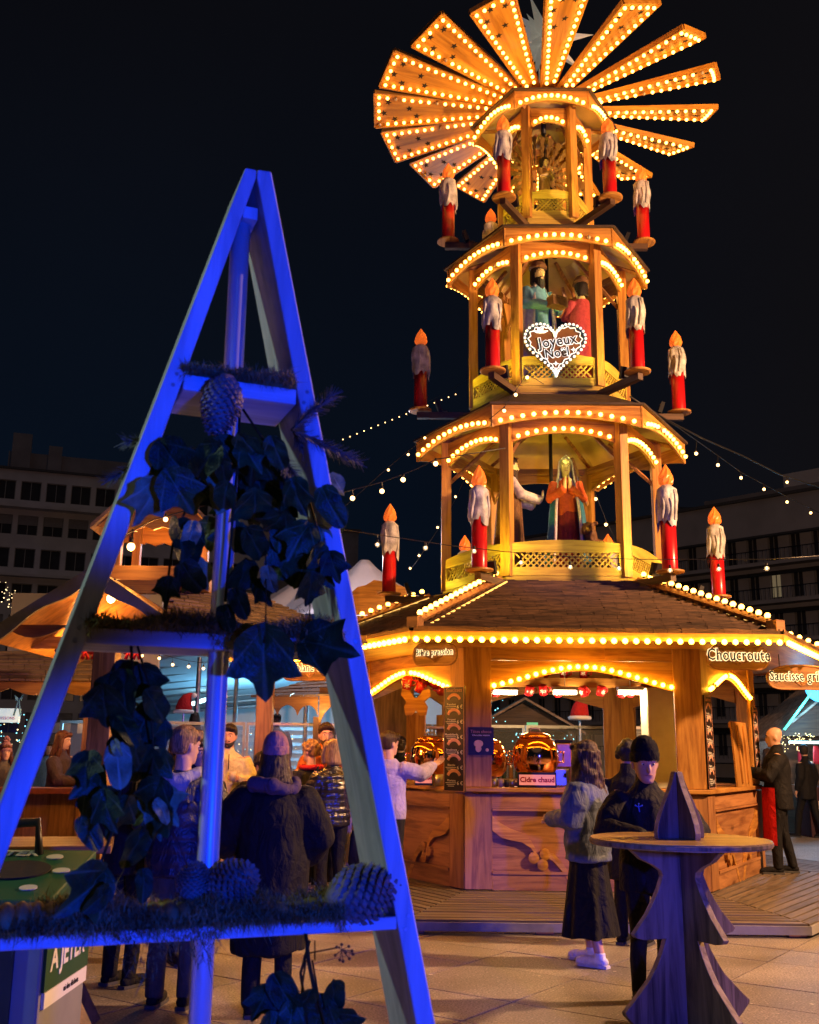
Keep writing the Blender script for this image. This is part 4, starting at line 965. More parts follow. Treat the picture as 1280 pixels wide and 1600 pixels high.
# fir sprigs
M_NEED = mat('fir needles', (.10, .10, .075), .6, .4, 30, 0)
def sprig(label, a_, b_, n, nl):
    t = thing('fir_sprig', label, 'fir sprig', a_, 0, 'fir sprigs on the blue frame'); d = b_ - a_; L = d.length
    MB().tube([(0, 0, 0), d * .5 + Vector((0, 0, .008)), d], [.0025, .002, .001], 6).build('twig', M_STEM, t)
    m = MB(); rr = random.Random(int(L * 1e5)); u_ = d.normalized(); s1 = u_.orthogonal().normalized(); s2 = u_.cross(s1)
    for i in range(n):
        tt = rr.uniform(.05, 1); a = rr.uniform(0, 2 * PI); o_ = s1 * math.cos(a) + s2 * math.sin(a)
        p = d * tt; dir_ = (u_ * rr.uniform(.5, .9) + o_ * .8).normalized() * nl * rr.uniform(.7, 1.1); w = u_.cross(o_) * .0011
        m.add([p - w, p + w, p + dir_ + w * .5, p + dir_ - w * .5], [(0, 1, 2, 3)])
    m.build('needles', M_NEED, t, kind='stuff')
for i, (lb, a_, b_, n) in enumerate((('fir sprig pointing up right beside the right leg of the blue frame', (455, 672, -.02), (520, 618, -.02), 230), ('fir sprig pointing down right past the right leg of the blue frame', (455, 672, -.02), (562, 722, .0), 300),
        ('fir sprig hanging across the pale inner side of the right leg', (458, 675, .03), (505, 760, .05), 200), ('fir sprig crossing behind the left leg of the blue frame', (262, 700, .05), (168, 752, .06), 230),
        ('short fir sprig under the top shelf left of the hanging cone', (372, 690, -.01), (290, 716, -.03), 200), ('thin fir sprig above the left leg sprig', (250, 690, .08), (196, 690, .08), 120), ('fir sprig in the middle of the upper garland', (420, 690, -.04), (462, 745, -.07), 200))):
    sprig(lb, fpt(*a_), fpt(*b_), n, .030)

# ------------------------------------------------------------------ tall fir-tree shaped table
TX, TY = 1.66, 6.55
TB = thing('bar_table', 'tall round wooden table with crossed fir-tree shaped boards as its leg', 'table', (TX, TY, 0), math.radians(24))
M_TW = wood('weathered table board', (.23, .165, .115), (.055, .038, .028), 'z', rough=.55, knots=True, coat=.05)
M_TT = wood('table top board', (.38, .24, .085), (.20, .12, .04), 'x', rough=.4, knots=True, coat=.2)
M_TWE = wood('sawn board edge', (.36, .27, .16), (.20, .14, .075), 'x', rough=.7, knots=False, coat=0); M_TWS = [M_TW, M_TWE]
def silhouette(): 
    r_ = [(.30, 0), (.32, .05), (.385, .10), (.445, .155), (.45, .175), (.40, .215), (.34, .27), (.27, .335), (.222, .40), (.180, .47), (.152, .535), (.145, .552), (.30, .552), (.355, .565), (.372, .585), (.33, .63), (.272, .69), (.222, .76), (.180, .83), (.150, .90), (.160, .93), (.215, .965), (.30, 1.0), (.37, 1.055), (.375, 1.072)]
    return r_
half = silhouette(); poly = [(-x, z) for x, z in half][::-1]
full = half + poly
topp = [(.172, 1.113), (.175, 1.15), (.165, 1.20), (.14, 1.26), (.105, 1.33), (.072, 1.39), (.045, 1.45), (.028, 1.505)]
topp = topp + [(-x, z) for x, z in topp][::-1]
th = .042
def halves(pts, side): 
    return pts
for ax, rz in (('a', 0), ('b', PI / 2)):
    for s in ((-1, 1) if ax == 'b' else (0,)):
        if ax == 'a':
            MB().prism(full, -th / 2, th / 2, ms=1).build('tree_board', M_TWS, TB, M=RZ(rz), bevel=.004); MB().prism(topp, -th / 2, th / 2, ms=1).build('top_board', M_TWS, TB, M=RZ(rz), bevel=.004)
        else:
            h_ = [(th / 2 + .001, 0)] + half + [(th / 2 + .001, 1.072)]; t_ = [(th / 2 + .001, 1.113)] + topp[:8] + [(th / 2 + .001, 1.505)]
            R_ = RZ(PI / 2 if s > 0 else -PI / 2)
            MB().prism(h_, -th / 2, th / 2, ms=1).build('tree_board', M_TWS, TB, M=R_, bevel=.004); MB().prism(t_, -th / 2, th / 2, ms=1).build('top_board', M_TWS, TB, M=R_, bevel=.004)
RAD = .535; nb_ = 8
for i in range(nb_):
    y0, y1 = -RAD + 2 * RAD * i / nb_, -RAD + 2 * RAD * (i + 1) / nb_ - .0025
    pts = []
    ys = [y0 + (y1 - y0) * j / 6 for j in range(7)]
    xs = [math.sqrt(max(0, RAD ** 2 - y * y)) for y in ys]
    pts = [(x, y) for x, y in zip(xs, ys)] + [(-x, y) for x, y in zip(xs[::-1], ys[::-1])]
    MB().slab(pts, 1.075, 1.112).build('top_plank', M_TT, TB, M=T(0, 0, 0) @ RZ(-.45), bevel=.002)
ringm = MB(); ringm.lathe([(RAD + .001, 1.082), (RAD + .006, 1.084), (RAD + .006, 1.102), (RAD + .001, 1.104)], 64); ringm.build('edge_band', M_TW, TB)

# ------------------------------------------------------------------ recycling bin at lower left
BN = thing('recycling_bin', 'grey recycling bin with a green sloping lid reading À JETER in the lower left corner', 'bin', (-1.578, 4.27, .06), 0)
M_GRN = mat('green panel', (.015, .075, .03), .45, .1, 4, .02); M_BING = mat('bin grey', (.24, .245, .235), .5, .1, 6, .05); M_BIND = mat('bin dark grey', (.03, .032, .032), .5)
M_PRINT = mat('cream print', (.42, .42, .30), .6, .05)
MB().slab([(-.62, -.27), (.27, -.27), (.27, .27), (-.62, .27)], .02, 1.00).build('bin_body', M_BING, BN, bevel=.012)
MB().box((-.20, -.278, .5), (.74, .012, .93)).build('dark_panel', M_BIND, BN)
lid = MB(); lid.add([(-.63, -.28, 1.002), (.28, -.28, 1.002), (.28, .28, 1.13), (-.63, .28, 1.13), (-.63, -.28, .97), (.28, -.28, .97), (.28, .28, .97), (-.63, .28, .97)], [(0, 1, 2, 3), (4, 5, 1, 0), (5, 6, 2, 1), (6, 7, 3, 2), (7, 4, 0, 3)])
ld = lid.build('lid', M_GRN, BN, bevel=.008)
sl_ = math.atan2(.128, .56)
LM = T(0, 0, 1.068) @ RX(sl_)
MB().rings([(0, .135, .105), (.006, .135, .105)], 28, 0, LM @ T(.04, .02, 0)).build('throw_hole', M_DARK, ld)
for (x, y) in ((-.17, .10), (-.18, -.02), (-.13, -.14), (.0, -.19), (.16, -.17), (.22, .02), (.14, .18)): MB().rings([(0, .034, .028), (.004, .034, .028)], 18, 0, LM @ T(x, y, 0)).build('sticker', M_PRINT, ld)
me = text_mesh('À JETER', .085, extrude=.001, bold=.002); me.materials.clear(); me.materials.append(M_PRINT); put('lettering', me, ld, LM @ T(-.08, .215, .003))
MB().tube([(-.28, .20, 1.08), (-.27, .24, 1.22), (.03, .26, 1.24), (.06, .22, 1.10)], .020, 8).build('handle', M_BLACK, BN, True)
# right side panel with the wording
RS = RZ(PI / 2)
MB().box((0, 0, 0), (.52, .012, .20), 0, T(.276, 0, .785) @ RS).build('label_panel', M_GRN, BN)
text('À JETER', .118, M_WHITE, BN, T(.2835, -.01, .785) @ RS, extrude=.001, bold=.003)
MB().box((0, 0, 0), (.50, .012, .055), 0, T(.2765, 0, .655) @ RS).build('label_strip', M_WHITE, BN)
text('tri des déchets', .03, M_DARK, BN, T(.2845, .05, .655) @ RS, extrude=.001)
# picnic style high table behind the bin
PT = thing('high_table', 'rough wooden high table with slanted legs beside the bin', 'table', (-2.42, 6.35, 0), math.radians(14))
M_RW = wood('rough table wood', (.30, .17, .075), (.17, .09, .04), 'x', rough=.6)
for i in range(4): MB().box((.1, -.27 + i * .18, 1.045), (1.15, .174, .045)).build('top_plank', M_RW, PT, bevel=.004)
for y in (-.20, .22):
    for q_ in (-1, 1): MB().tube([(q_ * .62, y, 0), (q_ * .06, y, 1.02)], .06, 4).build('leg', M_RW, PT)
    MB().box((.0, y, .64), (.62, .045, .10)).build('cross_beam', M_RW, PT)
MB().box((.04, 0, .55), (.05, .40, .10)).build('stretcher', M_RW, PT)
# ------------------------------------------------------------------ people
TMP = bpy.data.scenes.new('remesh')
def remesh(mb, voxel, smooth_it=2):
    """one continuous skin from overlapping closed volumes -> (verts, faces)"""
    me = mb.mesh('tmp', [])
    o = bpy.data.objects.new('tmp', me); TMP.collection.objects.link(o)
    m = o.modifiers.new('r', 'REMESH'); m.mode = 'VOXEL'; m.voxel_size = voxel; m.use_smooth_shade = True
    if smooth_it:
        s = o.modifiers.new('s', 'SMOOTH'); s.iterations = smooth_it; s.factor = .5
    with bpy.context.temp_override(scene=TMP, view_layer=TMP.view_layers[0]):
        dg = bpy.context.evaluated_depsgraph_get(); dg.update()
        e = o.evaluated_get(dg); em = e.to_mesh()
        n = len(em.vertices); v = np.empty(n * 3); em.vertices.foreach_get('co', v); v = v.reshape(-1, 3)
        nr = np.empty(n * 3); em.vertices.foreach_get('normal', nr); nr = nr.reshape(-1, 3)
        f = [tuple(p.vertices) for p in em.polygons]
        e.to_mesh_clear()
    bpy.data.objects.remove(o); bpy.data.meshes.remove(me)
    return v, nr, f
_K = RNG.normal(0, 1, (14, 3)); _P = RNG.uniform(0, 6.28, 14)
def noise3(v, freq):
    s = np.zeros(len(v))
    for k, p in zip(_K, _P): s += np.sin(v @ (k * freq) + p)
    return s / 5.0
def skin(name, mb, m, parent, M, voxel=.012, folds=0.0, freq=14, quilt=None, strand=None, smooth_it=2, extra=None, rough=0):
    v, nr, f = remesh(mb, voxel, smooth_it)
    if folds:
        w = v.copy(); w[:, 2] *= .45
        v = v + nr * (folds * (noise3(w, freq) + .5 * noise3(v, freq * 2.3)))[:, None]
    if quilt:
        amp, per = quilt
        v = v + nr * (amp * (np.abs(np.sin(v[:, 2] * PI / per + .25 * noise3(v, 7))) ** .6 - .6))[:, None]
    if strand:
        amp, fr = strand
        a = np.arctan2(v[:, 1] - .02, v[:, 0])
        v = v + nr * (amp * np.sin(a * fr + 2.5 * noise3(v, 6) + v[:, 2] * 7))[:, None]
    if rough: v = v + nr * (rough * noise3(v, 55))[:, None]
    o_ = MB(); o_.v = [tuple(x) for x in v]; o_.f = f; o_.m = [0] * len(f)
    if extra: o_.add(extra.v, extra.f)
    return o_.build(name, m, parent, True, M)

def cloth(name, col, rough=.85, bump=.3, var=.15, scale=24, spec=.2, coat=0): return mat('cloth ' + name, col, rough, var, scale, bump, spec=spec, coat=coat, wrinkle=.55)
M_SKIN = mat('skin', (.56, .33, .24), .5, .08, 12, .05)
M_SKIN2 = mat('skin deep', (.09, .045, .03), .5, .1, 12, .05)
M_EYE = mat('eye', (.02, .015, .012), .2, .1); M_EYEW = mat('eye white', (.7, .68, .65), .3, .03); M_LIP = mat('lip', (.42, .17, .14), .5)
HAIR = {k: mat('hair ' + k, c, .42, .65, 34, .6, stretch=(3.5, 3.5, .35)) for k, c in dict(brown=(.055, .028, .014), dark=(.014, .010, .009), auburn=(.11, .035, .018), blonde=(.34, .21, .085), sand=(.26, .15, .07), wave=(.085, .046, .024), grey=(.16, .15, .14)).items()}

def head_vol(m, c, yaw=0.0, nod=0.0, ears=True, female=False, hs=1.0):
    """c = chin-neck centre of the skull (x,y,z of head centre); faces -y"""
    H = T(*c) @ RZ(yaw) @ RX(nod) @ SCL(hs, hs, hs)
    k = .94 if female else 1.0
    m.rings([(-.118, .020, .020, 0, -.062), (-.112, .038 * k, .036, 0, -.055), (-.085, .054 * k, .066, 0, -.030), (-.045, .066 * k, .086, 0, -.012), (0, .073, .095, 0, -.002), (.045, .076, .099, 0, .004), (.082, .066, .086, 0, .010), (.108, .042, .054, 0, .012), (.119, .012, .016, 0, .012)], 18, 0, H)
    m.tube([(0, -.090, .012), (0, -.106, -.020), (0, -.112, -.034)], [.009, .012, .013], 8, 0, H, 1)        # nose
    m.tube([(-.022, -.090, -.062), (0, -.098, -.060), (.022, -.090, -.062)], [.006, .009, .006], 8, 0, H, 1)  # lips
    m.tube([(-.05, -.078, .022), (-.02, -.093, .026), (.02, -.093, .026), (.05, -.078, .022)], .009, 8, 0, H, 1)   # brow
    m.ball((0, -.085, -.098), (.022, .018, .016), 8, 6, 0, H)
    if ears:
        for s in (-1, 1): m.ball((s * .078, .012, -.010), (.010, .020, .032), 8, 6, 0, H)
    return H
def face(parent, H, M0, beard=None, lip=M_LIP):
    for s in (-1, 1):
        MB().ball((s * .031, -.0845, .004), (.013, .008, .0075), 10, 6).build('eye', M_EYEW, parent, True, H)
        MB().ball((s * .031, -.0915, .004), (.0062, .004, .0062), 8, 6).build('iris', M_EYE, parent, True, H)
        MB().tube([(s * .012, -.100, .026), (s * .032, -.097, .031), (s * .052, -.083, .025)], [.003, .0045, .003], 6, round_end=1).build('eyebrow', M_EYE if M0 is None else M0, parent, True, H)
    MB().tube([(-.021, -.0985, -.062), (0, -.1065, -.060), (.021, -.0985, -.062)], [.003, .0055, .003], 8, round_end=1).build('lips', lip, parent, True, H)

def hand_extra(m, wrist, d, side, curl=.35, r=1.0):
    """palm and five fingers; d direction from wrist, side = direction of the thumb"""
    d = Vector(d).normalized(); s = Vector(side); s = (s - d * s.dot(d)).normalized(); n = d.cross(s)
    w = Vector(wrist)
    m.tube([w - d * .01, w + d * .03, w + d * .085], [(.024, .017), (.036, .015), (.038, .013)], 10, round_end=.6)
    for i, L in enumerate((.070, .080, .075, .058)):
        o_ = w + d * .085 + s * (.028 - .019 * i); p1 = o_ + d * L * .45 + n * L * curl * .25; p2 = p1 + d * L * .3 * (1 - curl) + n * L * .35 * curl; p3 = p2 + d * L * .25 * (1 - 1.5 * curl) + n * L * .3 * curl
        m.tube([o_ - d * .02, p1, p2, p3], [.0095, .009, .0085, .0075], 8, round_end=.9)
    t0 = w + d * .03 + s * .03; m.tube([t0, t0 + d * .03 + s * .022, t0 + d * .058 + s * .028 + n * .01], [.013, .0105, .009], 8, round_end=.9)

def person(label, loc, yaw, h, top=None, legs=None, hair=None, shoe=None, hem=.78, arms=None, skin_m=None, head_yaw=0, nod=0, bulk=1.0, quilt=None, fur=None,
           hairstyle='short', vox=.013, skirt=None, collar=.0, feet=((-.10, 0), (.10, 0)), female=False, facing=True, beard=None, hands=True, top_name='jacket', hood=None, folds=.011, lean=0.0, hs=1.0):
    """stands with the feet on loc, faces local -y"""
    P = thing('person', label, 'person', loc, yaw); S = SCL(h / 1.75, h / 1.75, h / 1.75)
    sk = skin_m or M_SKIN; b = bulk
    ly = -lean
    hc = Vector((0, ly - .01, 1.632)); 
    shs = [Vector((s * .185 * (.92 if female else 1), ly * .8 + .01, 1.415)) for s in (-1, 1)]
    if arms is None: arms = [[(-.25, .04, 1.13), (-.24, -.06, .89)], [(.25, .04, 1.13), (.24, -.06, .89)]]
    body = MB(); H = head_vol(body, hc, head_yaw, nod, hairstyle not in ('long',), female, hs)
    body.tube([(0, ly * .9 + .015, 1.38), (0, ly + .005, 1.56)], [(.060, .060), (.054, .056)], 12)
    body.rings([(.90, .15, .10, 0, 0), (1.0, .155, .105, 0, ly * .2), (1.12, .135, .095, 0, ly * .4), (1.28, .155, .105, 0, ly * .7), (1.40, .165, .095, 0, ly * .85), (1.46, .08, .065, 0, ly * .9)], 16)
    fk = []
    for (fx, fy) in feet: fk.append(((fx, fy + .02, .09), (fx * .95, fy * .5 - .02, .49), (fx * .9, 0, .90)))
    for a_, k_, hp_ in fk: body.tube([hp_, k_, a_], [.085, .055, .04], 10)
    ex = MB()
    for s, (el, ha) in zip((0, 1), arms):
        body.tube([shs[s], el, ha], [.052, .042, .030], 10)
        el, ha = Vector(el), Vector(ha); d = (ha - el).normalized()
        if hands: hand_extra(ex, ha, d, (0.6 if s == 0 else -.6, -.6, .5), .4)
    skin('body', body, sk, P, S, vox, 0, smooth_it=1, extra=ex)
    if facing: face(P, S @ H, HAIR[hair] if hair else None)
    if top:
        j = MB(); t_ = .022 * b
        j.rings([(hem, (.168 + t_) * (1.04 if not female else 1.0), .125 + t_, 0, 0), (.95, .172 + t_, .128 + t_, 0, ly * .1), (1.10, .152 + t_ * 1.1, .118 + t_, 0, ly * .4), (1.26, .168 + t_, .125 + t_, 0, ly * .7), (1.38, .178 + t_ * .6, .112 + t_ * .7, 0, ly * .85), (1.445, .125, .088, 0, ly * .9), (1.48 + collar * .3, .075, .075, 0, ly * .95)], 20)
        if collar: j.rings([(1.44, .080, .080, 0, ly * .95 + .01), (1.50 + collar, .074, .078, 0, ly + .005), (1.51 + collar, .05, .055, 0, ly + .005)], 16)
        for s, (el, ha) in zip((0, 1), arms):
            el, ha = Vector(el), Vector(ha); w_ = ha + (el - ha) * .06
            j.tube([shs[s] * .96 + Vector((0, 0, .01)), shs[s] * .3 + el * .7, el, el * .5 + w_ * .5, w_], [.066 + t_ * .8, .056 + t_ * .9, .052 + t_ * .9, .048 + t_ * .8, .040 + t_ * .5], 12, round_end=.5)
        skin(top_name, j, top, P, S, vox, folds, 11, quilt)
    if hood:
        hd = MB(); hd.tube([(-.13, ly - .035, 1.475), (-.115, ly + .05, 1.46), (-.055, ly + .115, 1.42), (0, ly + .135, 1.40), (.055, ly + .115, 1.42), (.115, ly + .05, 1.46), (.13, ly - .035, 1.475)], [.028, .040, .050, .055, .050, .040, .028], 10, round_end=1)
        hd.rings([(1.24, .02, .015, 0, ly + .16), (1.30, .07, .035, 0, ly + .15), (1.38, .10, .05, 0, ly + .135), (1.45, .11, .06, 0, ly + .10)], 14)
        skin('hood', hd, hood, P, S, .012, .006, 14)
    if skirt:
        hm = skirt[1]; n, k = 64, 14; vs = []
        for i in range(k):
            t2 = i / (k - 1); z = 1.02 - (1.02 - hm) * t2
            for q in range(n):
                a = 2 * PI * q / n; pl = .016 * t2 * (math.sin(a * 9 + 1) + .6 * math.sin(a * 14 + 3 * t2))
                rx_, ry_ = .155 + .10 * t2 ** 1.2 + pl, .115 + .10 * t2 ** 1.1 + pl
                if t2 < .25: rx_, ry_ = rx_ + .012 * t2 * 4, ry_ + .012 * t2 * 4
                vs.append((rx_ * math.cos(a), ry_ * math.sin(a), z + (.008 * math.sin(a * 6) if i == k - 1 else 0)))
        fs = [(i * n + q, i * n + (q + 1) % n, (i + 1) * n + (q + 1) % n, (i + 1) * n + q) for i in range(k - 1) for q in range(n)]
        MB().add(vs, fs).build('skirt', skirt[0], P, True, S)
    if legs:
        l = MB()
        l.rings([(.82, .135, .105, 0, 0), (.92, .16, .118, 0, 0), (1.03, .155, .112, 0, 0)], 16)
        for a_, k_, hp_ in fk: l.tube([Vector(hp_) + Vector((0, 0, -.02)), Vector(hp_) * .5 + Vector(k_) * .5, k_, Vector(k_) * .4 + Vector(a_) * .6, Vector(a_) + Vector((0, 0, -.03))], [.102, .086, .068, .062, .055], 12)
        skin('trousers', l, legs, P, S, vox, .006, 13)
    if shoe:
        for a_, k_, hp_ in fk:
            x, y = a_[0], a_[1] - .02
            s_ = MB(); s_.tube([(x, y + .06, .045), (x, y - .02, .05), (x * 1.05, y - .12, .038), (x * 1.08, y - .175, .032)], [(.036, .04), (.040, .046), (.046, .034), (.034, .026)], 12, round_end=.8)
            s_.tube([(x, y + .02, .05), (x, y + .02, .115)], [.046, .043], 12)
            skin('shoe', s_, shoe, P, S, .008, 0, smooth_it=1)
            MB().slab([(x - .034, y + .09), (x - .044, y - .05), (x - .040 + x * .05, y - .16), (x + x * .06, y - .205), (x + .040 + x * .05, y - .16), (x + .044, y - .05), (x + .034, y + .09)], .002, .024).build('shoe_sole', M_SOLEW if shoe is C_WSH else M_SOLE, P, False, S)
    HS_ = S @ H; hm_ = HAIR.get(hair)
    if hairstyle in ('short', 'bun', 'long', 'curly', 'bob'):
        g = MB()
        g.rings([(-.06, .055, .050, 0, .045), (-.03, .074, .075, 0, .030), (.02, .083, .098, 0, .018), (.062, .085, .106, 0, .012), (.100, .070, .090, 0, .010), (.128, .038, .050, 0, .012), (.138, .012, .016, 0, .012)], 20)
        g.tube([(-.07, -.055, .055), (-.045, -.088, .088), (.01, -.098, .095), (.06, -.075, .075)], [.018, .022, .022, .018], 8, round_end=1)
        if hairstyle == 'bun': g.ball((0, .085, .10), (.045, .045, .045), 10, 7)
        if hairstyle == 'curly':
            rr = random.Random(int(loc[0] * 1e4))
            for _ in range(46):
                a, e_ = rr.uniform(0, 2 * PI), rr.uniform(-.5, 1.5); dv = Vector((math.cos(a) * math.cos(e_) * .088, math.sin(a) * math.cos(e_) * .10 + .015, math.sin(e_) * .11 + .015))
                if dv.y < -.05 and dv.z < .06: continue
                g.ball(tuple(dv), rr.uniform(.022, .034), 8, 6)
        if hairstyle == 'long':
            L = fur or .42
            g.rings([(-L, .085, .028, 0, .085), (-L * .8, .118, .046, 0, .088), (-L * .5, .122, .058, 0, .078), (-.12, .105, .070, 0, .055), (-.03, .090, .092, 0, .028), (.04, .086, .10, 0, .016)], 20)
            for s in (-1, 1): g.tube([(s * .074, -.03, .03), (s * .086, -.035, -.08), (s * .105, -.03, -.20), (s * .11, -.02, -L * .7)], [.022, .026, .032, .014], 8, round_end=1)
        if hair == 'wave':
            rr = random.Random(12)
            for k in range(22):
                a = -.35 + (PI + .7) * k / 21; ph = rr.uniform(0, 6); ln = rr.uniform(.30, .44)
                g.tube([((.098 + .030 * t + .012 * math.sin(t * 14 + ph)) * math.cos(a), .022 + (.094 + .02 * t + .012 * math.sin(t * 14 + ph + 1)) * math.sin(a), .03 - ln * t) for t in (0, .15, .3, .45, .6, .75, .9, 1)], [.020, .022, .022, .022, .020, .018, .014, .009], 8, round_end=1)
        if hairstyle == 'bob':
            g.rings([(-.145, .085, .075, 0, .035), (-.12, .104, .092, 0, .032), (-.05, .100, .098, 0, .026), (.03, .090, .102, 0, .016)], 20)
            for s in (-1, 1): g.tube([(s * .078, -.045, .05), (s * .092, -.05, -.03), (s * .094, -.045, -.11)], [.022, .028, .022], 8, round_end=1)
        skin('hair', g, hm_, P, HS_, .009, strand=(.0045, 38) if hairstyle != 'curly' else None, smooth_it=1, rough=.0012, folds=.010 if hair == 'wave' else 0, freq=24)
    if beard:
        g = MB(); g.rings([(-.126, .022, .02, 0, -.062), (-.112, .045, .044, 0, -.052), (-.085, .061, .072, 0, -.030), (-.05, .066, .082, 0, -.010), (-.035, .060, .07, 0, .0)], 16)
        g.tube([(-.03, -.094, -.052), (0, -.103, -.046), (.03, -.094, -.052)], .007, 6, round_end=1)
        skin('beard', g, HAIR[beard], P, HS_, .007, 0, rough=.0015, smooth_it=1)
    return P, HS_, S
M_SOLE = mat('rubber sole', (.06, .06, .06), .7); M_SOLEW = mat('white rubber sole', (.6, .6, .62), .7)
def beanie(P, HS_, m, band, pom=None, low=0.0):
    g = MB(); g.rings([(-.005 - low, .079, .102, 0, .012), (.045, .088, .112, 0, .010), (.09, .086, .108, 0, .012), (.13, .070, .090, 0, .016), (.160, .042, .056, 0, .018), (.172, .014, .020, 0, .018)], 28)
    skin('beanie', g, m, P, HS_, .007, strand=(.0022, 46), smooth_it=1, rough=.001)
    c_ = MB(); n = 48; vs = []
    for (z, k) in ((-.004, 1.0), (.006, 1.045), (.046, 1.045), (.056, 1.0)):
        for q in range(n):
            a = 2 * PI * q / n; rb_ = 1 + .012 * math.cos(24 * a); dz = -.016 * math.sin(a)
            vs.append((.087 * k * rb_ * math.cos(a), .011 + .110 * k * rb_ * math.sin(a), z - low + dz))
    c_.add(vs, [(i * n + q, i * n + (q + 1) % n, (i + 1) * n + (q + 1) % n, (i + 1) * n + q) for i in range(3) for q in range(n)])
    c_.build('beanie_cuff', band, P, True, HS_)
    if pom:
        g = MB(); rr = random.Random(3)
        for _ in range(40):
            a, e_ = rr.uniform(0, 2 * PI), rr.uniform(-1.2, 1.5); g.ball((math.cos(a) * math.cos(e_) * .045, .016 + math.sin(a) * math.cos(e_) * .045, .185 + math.sin(e_) * .045), .016, 6, 5)
        g.ball((0, .016, .185), .045, 10, 7); g.build('pompom', pom, P, True, HS_)

C_BLACK = cloth('black', (.008, .008, .010), .75); C_CHAR = cloth('charcoal', (.018, .018, .022)); C_JEAN = cloth('dark jeans', (.018, .022, .04))
C_DENIMG = cloth('greyblue puffer', (.10, .13, .19), .6, spec=.3); C_NAVY = cloth('navy puffer', (.012, .017, .045), .4, spec=.5); C_GLOSS = cloth('shiny black puffer', (.012, .012, .015), .22, .15, spec=.6, coat=.3)
C_GREYH = cloth('grey hood', (.34, .35, .40)); C_PINK = cloth('dusty pink', (.30, .15, .18)); C_CREAM = cloth('cream knit', (.60, .56, .36)); C_MAUVE = cloth('mauve wool', (.085, .06, .095))
C_LILAC = cloth('lilac jersey', (.36, .33, .58)); C_ORAN = cloth('orange jacket', (.55, .15, .025)); C_RED = cloth('red apron', (.50, .012, .012)); C_REDS = cloth('red scarf', (.45, .02, .02)); C_OLIVE = cloth('olive knit', (.06, .065, .045)); C_BEIGE = cloth('beige', (.12, .11, .10)); C_BLUEJ = cloth('blue jacket', (.05, .09, .17)); C_KHAKI = cloth('khaki trousers', (.075, .068, .055)); C_WSH = cloth('white trainers', (.72, .72, .75), .5)

def gnd(x, y, z=0): return (x, y, z)
# --- woman in the grey-blue jacket, seen from behind, turned to the left
P, HS_, S = person('woman with wavy brown hair, grey-blue padded jacket and long black skirt at the counter', gnd(1.46, 8.70), math.radians(180 + 52), 1.70, C_DENIMG, None, 'wave', C_WSH, .80,
    [[(-.24, -.02, 1.14), (-.10, -.30, 1.10)], [(.25, .0, 1.14), (.12, -.28, 1.12)]], None, -.15, .05, 2.7, (.009, .17), .36, 'long', .012, (C_BLACK, .22), .07, ((-.085, -.06), (.10, .12)), True)
MB().box((.205, .06, .98), (.012, .02, .03)).tube([(.20, .07, 1.02), (.205, .06, .99)], .003, 5).build('zip_pull', M_STEEL, P, False, S)
# --- person in black with a beanie behind the tall table
P, HS_, S = person('person in black beanie and black jacket standing behind the fir-tree shaped table', gnd(1.66, 7.42), math.radians(4), 1.66, C_BLACK, C_BLACK, 'dark', C_BLACK, .74,
    [[(-.34, -.10, 1.16), (-.13, -.40, 1.13)], [(.34, -.10, 1.16), (.16, -.40, 1.13)]], None, -.05, .13, 1.8, None, None, 'none', .010, None, .10, hs=1.16)
beanie(P, HS_, cloth('black knit', (.006, .006, .008), .9), cloth('black knit cuff', (.007, .007, .009), .9), None, -.010)
lg = MB()
for a in (.5, 1.57, 2.6): lg.tube([(-.10, -.146, 1.325), (-.10 + .028 * math.cos(a), -.150, 1.325 + .024 * math.sin(a))], [.003, .006], 5, round_end=1)
lg.tube([(-.10, -.148, 1.325), (-.095, -.148, 1.295)], .005, 5, round_end=1); lg.build('logo_print', mat('logo print', (.05, .12, .45), .5), P, False, S)
# --- dark curly head between them
person('person with dark curly hair standing behind the person in the black beanie', gnd(1.98, 9.55), math.radians(150), 1.72, C_CHAR, C_BLACK, 'dark', C_BLACK, .55, None, None, .5, 0, 1.6, None, None, 'curly', .014, None, .06)
# --- bald man with the red apron
P, HS_, S = person('bald man in a black jacket and long red apron at the right kiosk counter', gnd(4.93, 14.15, .12), math.radians(-104), 1.86, C_BLACK, C_BLACK, None, C_BLACK, .76,
    [[(-.29, -.12, 1.16), (-.12, -.36, 1.20)], [(.29, -.12, 1.16), (.10, -.38, 1.22)]], None, -.1, .10, 1.8, None, None, 'bald', .013, None, .05, ((-.12, .10), (.12, -.10)))
n = 18; vs = []
for z in (.34, .60, .85, 1.02):
    for i in range(n):
        a = PI * 1.08 + PI * .84 * (i / (n - 1)); w_ = 1 + .10 * (1.02 - z); vs.append((.205 * w_ * math.cos(a) , -.02 + .185 * w_ * math.sin(a) + .012 * math.sin(i * 1.7) * (1.02 - z), z))
MB().add(vs, [(i * n + j, i * n + j + 1, (i + 1) * n + j + 1, (i + 1) * n + j) for i in range(3) for j in range(n - 1)]).build('apron', C_RED, P, True, S)
MB().box((-.16, -.15, .96), (.02, .03, .05)).build('apron_tag', M_WHITE, P, False, S)
# --- right background walkers
person('person in black with a black beanie walking away at the far right edge', gnd(8.25, 22.0), math.radians(215), 1.84, C_BLACK, C_BLACK, 'dark', C_BLACK, .72, None, None, -.9, 0, 1.5, None, None, 'short', .018, None, .05, ((-.10, .22), (.12, -.22)))
person('person in a blue jacket in the light behind the bald man', gnd(6.95, 20.4), math.radians(20), 1.74, C_BLUEJ, C_JEAN, 'brown', C_BLACK, .74, None, None, 0, 0, 1.5, None, None, 'long', .02, None, .05, female=True)
